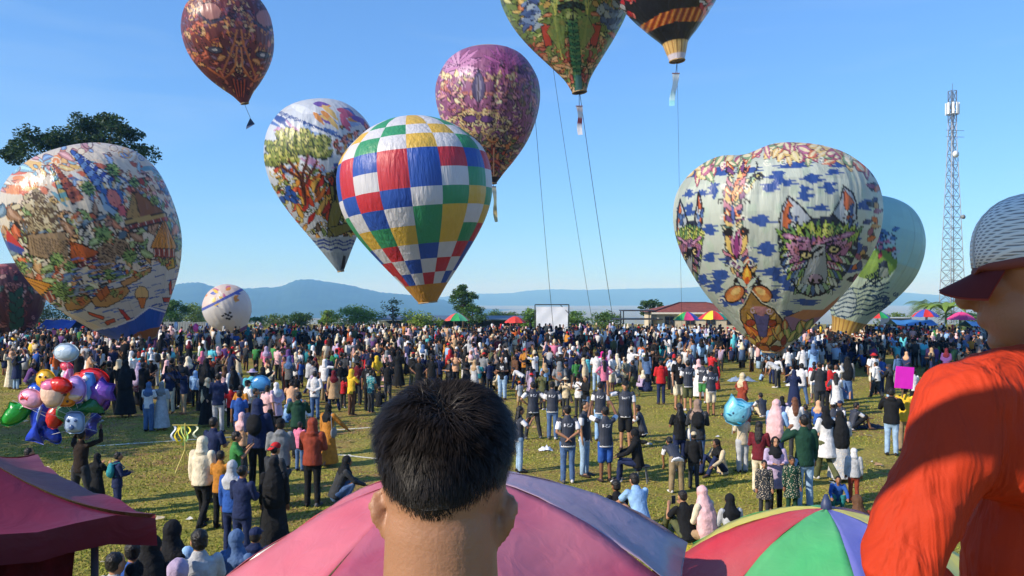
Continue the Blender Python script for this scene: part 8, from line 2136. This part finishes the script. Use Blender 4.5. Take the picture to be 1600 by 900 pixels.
def near_man():
    d = .98; top = W(700, 606, d); gz = groundz(0, d); hd = V3((0, 0, top.z - .132 - gz)); rot = Matrix.Rotation(R(-7), 3, 'Z') @ Matrix.Rotation(R(-9), 3, 'X')
    base = V3(((697 - CX) / F * d, d, gz)); k = .94
    o = None; P = head_parts(hd, rot, 1.0); nk = hd + V3((-.004, -.045, -.235))
    P.append(('t', [nk + V3((0, 0, -.05)), nk + V3((0, .005, .03)), nk + V3((0, .018, .11)), hd + rot @ V3((0, -.028, -.03))], [(.112, .080), (.082, .070), (.071, .066), (.066, .062)], V3((1, 0, 0))))
    for s in (-1, 1): P.append(('t', [nk + V3((s * .03, .0, .045)), nk + V3((s * .10, -.005, .0)), nk + V3((s * .17, 0, -.045))], [.052, .048, .05]))
    sp = [V3((0, 0, .86)), V3((0, 0, 1.0)), V3((0, 0, 1.15)), nk + V3((0, 0, -.07))]
    P.append(('t', sp, [(.15, .10), (.145, .10), (.16, .105), (.16, .08)], V3((1, 0, 0))))
    arms = {}
    for s in (-1, 1):
        A = limb(nk + V3((s * .18, 0, -.055)), ((s * .14, .0, -1), (-s * .15, .5, -.8)), (.27, .24)); arms[s] = A
        P.append(('t', [A[0], A[0].lerp(A[1], .5), A[1], A[1].lerp(A[2], .4), A[2]], [.054, .046, .040, .040, .028])); P += hand_parts(A[2], (A[2] - A[1]).normalized(), V3((1, 0, 0)), -s)
        P.append(('t', [V3((s * .09, 0, .84)), V3((s * .10, .01, .46)), V3((s * .10, 0, .09))], [.085, .056, .04])); P.append(('t', [V3((s * .10, -.03, .045)), V3((s * .11, .14, .035))], [.04, .034]))
    me = blob(P, .0056, .35, 0, 4, .12, 30); me.materials.append(M_SKIN2)
    o = ob("person", me, None, smooth=True, loc=base, color=lin((158, 114, 86))); tag(o, "near man with short black hair seen from behind at the bottom centre", "person", "people on the terrace beside the camera")
    T_ = [('t', [sp[0] + V3((0, 0, -.05))] + sp[1:], [(.175, .125), (.17, .12), (.18, .122), (.165, .088)], V3((1, 0, 0)))]
    for s in (-1, 1): A = arms[s]; T_.append(('t', [A[0], A[0].lerp(A[1], .75)], [.066, .072])); T_.append(('t', [nk + V3((s * .06, 0, -.05)), A[0]], [.055, .06]))
    ob("shirt", blob(T_, .012, .5, .02, 3), M_CLOTH, o, color=lin((60, 62, 70)))
    Q = [('t', [V3((0, 0, .92)), V3((0, 0, .82))], [(.155, .11), (.165, .12)], V3((1, 0, 0)))]
    for s in (-1, 1): Q.append(('t', [V3((s * .09, 0, .84)), V3((s * .10, .01, .46)), V3((s * .10, 0, .10))], [.10, .075, .066]))
    ob("trousers", blob(Q, .016, .5, .02, 3), M_CLOTH, o, color=lin((50, 58, 80)))
    # hair: dense short strands rooted over the scalp, longer on top, cropped at the neck
    rng = np.random.default_rng(8); N = 38000
    c = np.array([0, -.010, .030]); rad = np.array([.0715, .096, .0945])
    p = rng.normal(0, 1, (N * 2, 3)); p /= np.linalg.norm(p, axis=1)[:, None]
    # hairline: lower at the back and the nape, higher at the face and round the ears
    lim = np.where(p[:, 1] > .25, .42, -.50 - .34 * np.clip(-p[:, 1], 0, 1) ** 1.5 + .12 * np.clip(np.abs(p[:, 0]) - .55, 0, 1) * 2.0)
    lim = lim + rng.normal(0, .03, N * 2) + .26 * rng.random(N * 2) ** 2.0
    earz = (np.abs(p[:, 0]) > .80) & (p[:, 1] > -.45) & (p[:, 2] < -.12)
    p = p[(p[:, 2] > lim) & ~earz][:N]; N = len(p); up_ = np.clip(p[:, 2] * 2, 0, 1)[:, None]; ps = np.sign(p) * np.abs(p) ** np.array([.86, 1.0, .90]); ps /= (np.abs(ps) ** 2.3).sum(1)[:, None] ** (1 / 2.3); p = ps * up_ + p * (1 - up_) * (1 - .05 * np.clip(-p[:, 2], 0, 1))[:, None]
    corner = 1 + .09 * np.clip(np.abs(p[:, 0]) * np.clip(p[:, 2], 0, 1) * 2, 0, 1)[:, None]; root = c + p * rad * corner; nrm = p / rad; nrm /= np.linalg.norm(nrm, axis=1)[:, None]
    hz = np.clip((p[:, 2] + .5) / 1.1, 0, 1)
    Ls = .0075 + .030 * np.clip(hz - .12, 0, 1) ** 1.0 + rng.normal(0, .0015, N); Ls = np.clip(Ls, .004, .05)
    dn = np.zeros((N, 3)); dn[:, 2] = -1; dn[:, 1] = .9 * np.clip(p[:, 2], 0, 1); dn[:, 0] = .25 * np.sin(p[:, 0] * 9 + p[:, 2] * 5)
    dn[:, 1] += .5 * np.sin(p[:, 0] * 4) * np.clip(p[:, 2], 0, 1); dn += rng.normal(0, .16, (N, 3)); dn -= nrm * (dn * nrm).sum(1)[:, None]; dn /= np.linalg.norm(dn, axis=1)[:, None] + 1e-6
    lift = (.10 + .36 * np.clip(hz - .1, 0, 1) + rng.normal(0, .12, N))[:, None]
    dir1 = dn * (1 - lift * .6) + nrm * lift; dir1 /= np.linalg.norm(dir1, axis=1)[:, None]
    mid = root + dir1 * (Ls * .5)[:, None]; dir2 = dir1 + dn * .55 + rng.normal(0, .12, (N, 3)); dir2[:, 2] -= .25; dir2 /= np.linalg.norm(dir2, axis=1)[:, None]
    tip = mid + dir2 * (Ls * .5)[:, None]
    # locks: neighbouring strands lean together
    ctr = rng.integers(0, N, 520); best = np.argmin(((root[:, None, :] - root[ctr][None, :, :]) ** 2).sum(2), 1) if N < 40000 else rng.integers(0, 520, N)
    kk = (.55 * np.clip(hz - .15, 0, 1) + .15)[:, None]; off = tip[ctr][best] - tip; off = np.clip(off, -.008, .008); tip = tip + off * kk
    sd = np.cross(dir1, nrm); sd /= np.linalg.norm(sd, axis=1)[:, None] + 1e-6; w = rng.uniform(.0004, .0008, N)[:, None]
    V = np.stack([root - sd * w, root + sd * w, mid + sd * w * .8, mid - sd * w * .8, tip], 1)
    Rm = np.array(rot); V = V.reshape(-1, 3) @ Rm.T + np.array(hd)
    i0 = np.arange(N)[:, None] * 5; tri = np.concatenate([i0 + np.array([0, 1, 2]), i0 + np.array([0, 2, 3]), i0 + np.array([3, 2, 4])])
    h = ob("hair", npmesh("hair", V, tri), M_STRAND, o); tag(h, kind="stuff")
    # dark scalp below the strands
    sc_ = MB(); nu, nv = 40, 26; v = []; f = []
    for j in range(nv + 1):
        for i in range(nu):
            ph = 2 * math.pi * i / nu; x, y = math.cos(ph), math.sin(ph); lo = .44 if y > .25 else (-.08 - .34 * max(0, -y) ** 1.5 + .24 * max(0, abs(x) - .55))
            z0 = max(-.97, lo); th = math.acos(z0) * j / nv; q = V3((math.sin(th) * x, math.sin(th) * y, math.cos(th))); v.append(hd + rot @ V3((c[0] + q.x * rad[0] * 1.005, c[1] + q.y * rad[1] * 1.005, c[2] + q.z * rad[2] * 1.005)))
    for j in range(nv):
        for i in range(nu): f.append((j * nu + i, (j + 1) * nu + i, (j + 1) * nu + (i + 1) % nu, j * nu + (i + 1) % nu))
    sc_.add(v, f).build("hair_base", mat("scalp_hair", (26, 22, 21), .7, noise=.3, scale=60, bump=.5, bscale=160), o, True)
def strand_mat():
    m, nt, b = node_mat("hair_strand"); ge = nt.nodes.new("ShaderNodeNewGeometry"); r = nt.nodes.new("ShaderNodeValToRGB")
    r.color_ramp.elements[0].color = (*lin((9, 8, 8)), 1); r.color_ramp.elements[1].color = (*lin((46, 39, 36)), 1)
    nt.links.new(ge.outputs["Random Per Island"], r.inputs[0]); nt.links.new(r.outputs[0], b.inputs["Base Color"]); b.inputs["Roughness"].default_value = .5; b.inputs["Specular IOR Level"].default_value = .2
    return m
M_STRAND = strand_mat()
def skin2():
    m = obj_color_mat("near_skin", .5, noise=.07, scale=16, bump=.10, bscale=160, spec=.4); b = m.node_tree.nodes["Principled BSDF"]
    b.inputs["Subsurface Weight"].default_value = .12; b.inputs["Subsurface Radius"].default_value = (.012, .005, .003); b.inputs["Subsurface Scale"].default_value = 1.0
    return m
def neck_creases(m):
    nt = m.node_tree; L = nt.links.new; b = nt.nodes["Principled BSDF"]; co = nt.nodes.new("ShaderNodeTexCoord"); mp = nt.nodes.new("ShaderNodeMapping"); mp.inputs[3].default_value = (9, 9, 70); L(co.outputs["Object"], mp.inputs[0])
    n = nt.nodes.new("ShaderNodeTexNoise"); n.inputs["Scale"].default_value = 1; n.inputs["Detail"].default_value = 4; n.inputs["Distortion"].default_value = .8; L(mp.outputs[0], n.inputs["Vector"])
    bn = nt.nodes.new("ShaderNodeBump"); bn.inputs["Strength"].default_value = .12; bn.inputs["Distance"].default_value = .004; L(n.outputs[0], bn.inputs["Height"])
    old = b.inputs["Normal"].links[0].from_node; L(old.outputs[0], bn.inputs["Normal"]); L(bn.outputs[0], b.inputs["Normal"]); return m
M_SKIN2 = neck_creases(skin2())
near_man()

def orange_man():
    d = 1.26; gz = groundz(0, d); hw = W(1638, 424, d); base = V3((hw.x, d, gz)); hd = V3((0, 0, hw.z - gz)); yaw = R(42)      # faces left, away from the camera
    rot = Matrix.Rotation(yaw, 3, 'Z') @ Matrix.Rotation(R(-8), 3, 'X')
    P = head_parts(hd, rot, 1.06)
    nk = hd + V3((.035, -.02, -.215))
    P.append(('t', [nk + V3((0, -.01, -.04)), nk + V3((0, 0, .05)), hd + rot @ V3((0, -.02, -.04))], [(.085, .08), .070, .066]))
    loc = lambda px, py, dd: W(px, py, dd) - base
    shL = loc(1512, 632, 1.16); elL = loc(1410, 884, 1.10); wrL = loc(1500, 1000, 1.30)
    shR = nk + V3((.20, .08, -.09)); elR = shR + V3((.08, .02, -.29)); wrR = elR + V3((-.03, .2, -.12))
    for A in ((shL, elL, wrL), (shR, elR, wrR)):
        P.append(('t', [A[0], A[0].lerp(A[1], .5), A[1], A[1].lerp(A[2], .4), A[2]], [.056, .05, .043, .042, .030])); P += hand_parts(A[2], (A[2] - A[1]).normalized(), V3((0, 0, 1)), 1)
    hip = V3((.03, .01, .95)); sp = [hip + V3((0, 0, -.05)), hip + V3((0, 0, .15)), hip + V3((.0, 0, .35)), nk + V3((0, 0, -.10))]
    tors = Matrix.Rotation(R(24), 3, 'Z') @ V3((1, 0, 0))
    P.append(('t', sp, [(.12, .08), (.11, .08), (.12, .08), (.10, .06)], tors))
    for s in (-1, 1): P.append(('t', [hip + tors * s * .09, hip + tors * s * .10 + V3((0, 0, -.45)), V3((hip.x, hip.y, .09)) + tors * s * .10], [.09, .06, .042])); P.append(('t', [V3((hip.x, hip.y, .045)) + tors * s * .10, V3((hip.x - .05, hip.y + .15, .035)) + tors * s * .11], [.042, .036]))
    me = blob(P, .0060, .35, 0, 4, .12, 30); me.materials.append(M_SKIN2)
    o = ob("person", me, None, smooth=True, loc=base, color=lin((168, 116, 88))); tag(o, "man in orange long sleeved shirt and grey mesh cap at the right edge", "person", "people on the terrace beside the camera")
    S = [('t', [sp[0] + V3((0, 0, -.08)), sp[1], sp[2], sp[3] + V3((0, 0, .02))], [(.165, .135), (.16, .128), (.178, .13), (.155, .095)], tors)]
    S.append(('t', [shL, shL.lerp(elL, .3), shL.lerp(elL, .62), elL, elL.lerp(wrL, .35), elL.lerp(wrL, .8)], [.068, .064, .058, .055, .050, .046]))
    S.append(('t', [loc(1650, 592, 1.24), loc(1590, 602, 1.21), loc(1545, 618, 1.18), shL], [.058, .060, .064, .068]))
    S.append(('t', [loc(1600, 690, 1.20), loc(1560, 700, 1.17), shL + V3((.02, .02, -.07))], [.10, .085, .07]))
    S.append(('t', [shR, elR, elR.lerp(wrR, .8)], [.082, .068, .055])); S.append(('t', [nk + V3((.04, .02, -.03)), (nk + shR) / 2 + V3((0, 0, .01)), shR], [.066, .070, .078]))
    S.append(('t', [nk + V3((0, -.01, -.03)), nk + V3((0, 0, .045))], [(.088, .082), (.080, .078)]))
    sh = blob(S, .0070, .4, .022, 4, .07, 24)
    ob("long_sleeved_shirt", sh, M_ORANGE, o, color=lin((182, 52, 20)))
    Q = [('t', [hip + V3((0, 0, .02)), hip + V3((0, 0, -.08))], [(.16, .115), (.17, .125)], tors)]
    for s in (-1, 1): Q.append(('t', [hip + tors * s * .09, hip + tors * s * .10 + V3((0, 0, -.45)), V3((hip.x, hip.y, .10)) + tors * s * .10], [.105, .08, .068]))
    ob("trousers", blob(Q, .016, .5, .02, 3), M_CLOTH, o, color=lin((46, 48, 56)))
    # cap: six-panel crown (front two closed, rest mesh), sweatband, orange-lined visor
    T = Matrix.Translation(hd) @ rot.to_4x4() @ Matrix.Translation((0, -.004, .016))
    a, b_, h = .090, .108, .116
    cap = thing("cap", (0, 0, 0), None, None); cap.parent = o
    if True:
        for k in range(6):
            v = []; f = []; n = 10
            for i in range(n + 1):
                th = math.pi / 2 * (1 - i / n) * 1.0
                for j in range(n + 1):
                    ph = math.pi / 2 - math.pi / 6 + k * math.pi / 3 + (math.pi / 3) * j / n; e = 4 * (j / n) * (1 - j / n)
                    r = math.cos(math.pi / 2 - th) ** .75 if th < math.pi / 2 else 1; r = math.sin(th) ** .8; zz = h * math.cos(th) ** .85
                    front = max(0, math.sin(ph)) ** 2 * .010
                    v.append(T @ V3(((a + .003 * e) * r * math.cos(ph), (b_ + .003 * e) * r * math.sin(ph), zz + front * math.sin(th) - .004)))
            for i in range(n):
                for j in range(n): q = i * (n + 1) + j; f.append((q, q + 1, q + n + 2, q + n + 1))
            p = ob("crown_panel", mesh("crown_panel", v, f), M_CAPF if k == 0 else M_CAPM, cap, True)
            md = p.modifiers.new("t", 'SOLIDIFY'); md.thickness = .0015
            sm_ = MB().tube([v[i * (n + 1)] for i in range(n + 1)], .0022, 5).build("seam", mat("cap_seam", (190, 188, 184), .8), p)
        MB().ell(T @ V3((0, 0, h)), (.008, .008, .005), 10, 6).build("button", mat("cap_seam", (190, 188, 184), .8), cap, True)
        ring = [T @ V3((a * 1.005 * math.cos(t), b_ * 1.005 * math.sin(t), -.002)) for t in [2 * math.pi * i / 40 for i in range(41)]]
        MB().tube(ring, [(.003, .009)] * 41, 6, V3((0, 0, 1)).cross(V3((1, 0, 0)))).build("sweatband", mat("cap_band", (120, 60, 50), .85), cap, True)
        for nm, dz, m_ in (("visor", 0.0, M_VISOR), ("visor_lining", -.0035, M_VISORL)):
            v = []; f = []; n = 16
            for i in range(n + 1):
                u = i / n; ph = math.pi * (.12 + .76 * u)
                for j in range(7):
                    q = j / 6; x = a * math.cos(ph) * (1 + .10 * q); y0 = b_ * math.sin(ph) * 1.0; ext = .058 * math.sin(math.pi * (.04 + .92 * u)) ** .35
                    v.append(T @ V3((x, y0 + ext * q, -.002 + dz - .020 * q - .22 * x * x / a * (.4 + q))))
            for i in range(n):
                for j in range(6): q = i * 7 + j; f.append((q, q + 7, q + 8, q + 1) if dz == 0 else (q, q + 1, q + 8, q + 7))
            ob(nm, mesh(nm, v, f), m_, cap, True)
    # sideburn and cropped hair under the cap
    mb = MB()
    hp = blob([('e', hd + rot @ V3((0, -.030, .016)), (.0805, .084, .060), rot), ('e', hd + rot @ V3((0, -.060, -.028)), (.068, .050, .045), rot)], .008, .5, .006, 2, .02)
    ob("hair", hp, mat("cropped_hair", (30, 25, 23), .7, noise=.4, scale=90, bump=.6, bscale=220), o, True)
def orange_mat():
    """knit shirt: long pulled folds run down from the shoulder, fine rib between"""
    m = obj_color_mat("orange_jersey_knit", .75, noise=.10, scale=6, bump=.0, spec=.25); nt = m.node_tree; L = nt.links.new; b = nt.nodes["Principled BSDF"]
    co = nt.nodes.new("ShaderNodeTexCoord"); mp = nt.nodes.new("ShaderNodeMapping"); mp.inputs[2].default_value = (.3, .55, .2); mp.inputs[3].default_value = (13, 13, 3.0); L(co.outputs["Object"], mp.inputs[0])
    n = nt.nodes.new("ShaderNodeTexNoise"); n.inputs["Scale"].default_value = 1.0; n.inputs["Detail"].default_value = 3; n.inputs["Distortion"].default_value = 1.0; L(mp.outputs[0], n.inputs["Vector"])
    bn = nt.nodes.new("ShaderNodeBump"); bn.inputs["Strength"].default_value = .8; bn.inputs["Distance"].default_value = .035; L(n.outputs[0], bn.inputs["Height"])
    w = nt.nodes.new("ShaderNodeTexNoise"); w.inputs["Scale"].default_value = 420; L(co.outputs["Object"], w.inputs["Vector"]); b2 = nt.nodes.new("ShaderNodeBump"); b2.inputs["Strength"].default_value = .25; b2.inputs["Distance"].default_value = .002
    L(w.outputs[0], b2.inputs["Height"]); L(bn.outputs[0], b2.inputs["Normal"]); L(b2.outputs[0], b.inputs["Normal"]); return m
M_ORANGE = orange_mat()
def cap_mats():
    def mk(name, wave):
        m, nt, b = node_mat(name); L = nt.links.new; co = nt.nodes.new("ShaderNodeTexCoord")
        if wave:
            w = nt.nodes.new("ShaderNodeTexWave"); w.wave_type = 'BANDS'; w.bands_direction = 'Z'; w.inputs["Scale"].default_value = 40; w.inputs["Distortion"].default_value = .15; src = w
            L(co.outputs["Object"], w.inputs["Vector"]); fac = w.outputs[1]
        else:
            ws = []
            for ax_, s_ in (('Z', 62), ('DIAGONAL', 44)):
                w = nt.nodes.new("ShaderNodeTexWave"); w.wave_type = 'BANDS'; w.bands_direction = ax_; w.inputs["Scale"].default_value = s_; w.inputs["Distortion"].default_value = .3; L(co.outputs["Object"], w.inputs["Vector"]); ws.append(w)
            mn = nt.nodes.new("ShaderNodeMath"); mn.operation = 'MAXIMUM'; L(ws[0].outputs[1], mn.inputs[0]); L(ws[1].outputs[1], mn.inputs[1]); fac = mn.outputs[0]
        r = nt.nodes.new("ShaderNodeValToRGB"); r.color_ramp.elements[0].position = .05 if wave else .35; r.color_ramp.elements[1].position = .35 if wave else .75
        r.color_ramp.elements[0].color = (*(lin((208, 204, 198)) if wave else lin((146, 143, 140))), 1); r.color_ramp.elements[1].color = (*lin((236, 231, 222)), 1)
        L(fac, r.inputs[0]); L(r.outputs[0], b.inputs["Base Color"]); b.inputs["Roughness"].default_value = .85
        bn = nt.nodes.new("ShaderNodeBump"); bn.inputs["Strength"].default_value = .4; bn.inputs["Distance"].default_value = .002; L(fac, bn.inputs["Height"]); L(bn.outputs[0], b.inputs["Normal"]); return m
    return mk("cap_ribbed", True), mk("cap_mesh", False)
M_CAPF, M_CAPM = cap_mats()
M_VISOR = mat("visor_red", (92, 30, 28), .8, spec=.2); M_VISORL = mat("visor_lining", (150, 54, 36), .8, spec=.2)
orange_man()

# unseen strips added above the camera to shape the shade on both men
def added_awning():
    t = thing("added_awning", (-.62, .60, groundz(0, 0)), "added unseen tarpaulin strips above the camera, shaping the shade on two men", "added_awning"); z = 4.92 - groundz(0, 0)
    for y0, y1 in ((-.26, -.15), (-.06, .45)):
        v = []; f = []
        for i in range(9):
            for j in range(4): v.append((-1.8 + 2.8 * i / 8, y0 + (y1 - y0) * j / 3, z + .02 * math.sin(i * .9) * math.sin(j * .8)))
        for i in range(8):
            for j in range(3): a = i * 4 + j; f.append((a, a + 4, a + 5, a + 1))
        ob("shade_strip", mesh("shade_strip", v, f), mat("shade_strip_cloth", (120, 116, 110), .8), t, True)
    for x in (-1.78, .98):
        MB().tube([(x, -1.1, 0), (x, -1.1, z)], .016, 8).build("post", M_STEEL, t); MB().tube([(x, -1.1, z - .02), (x, .45, z - .02)], .012, 8).build("beam", M_STEEL, t)
added_awning()
bpy.data.scenes.remove(TMPS)
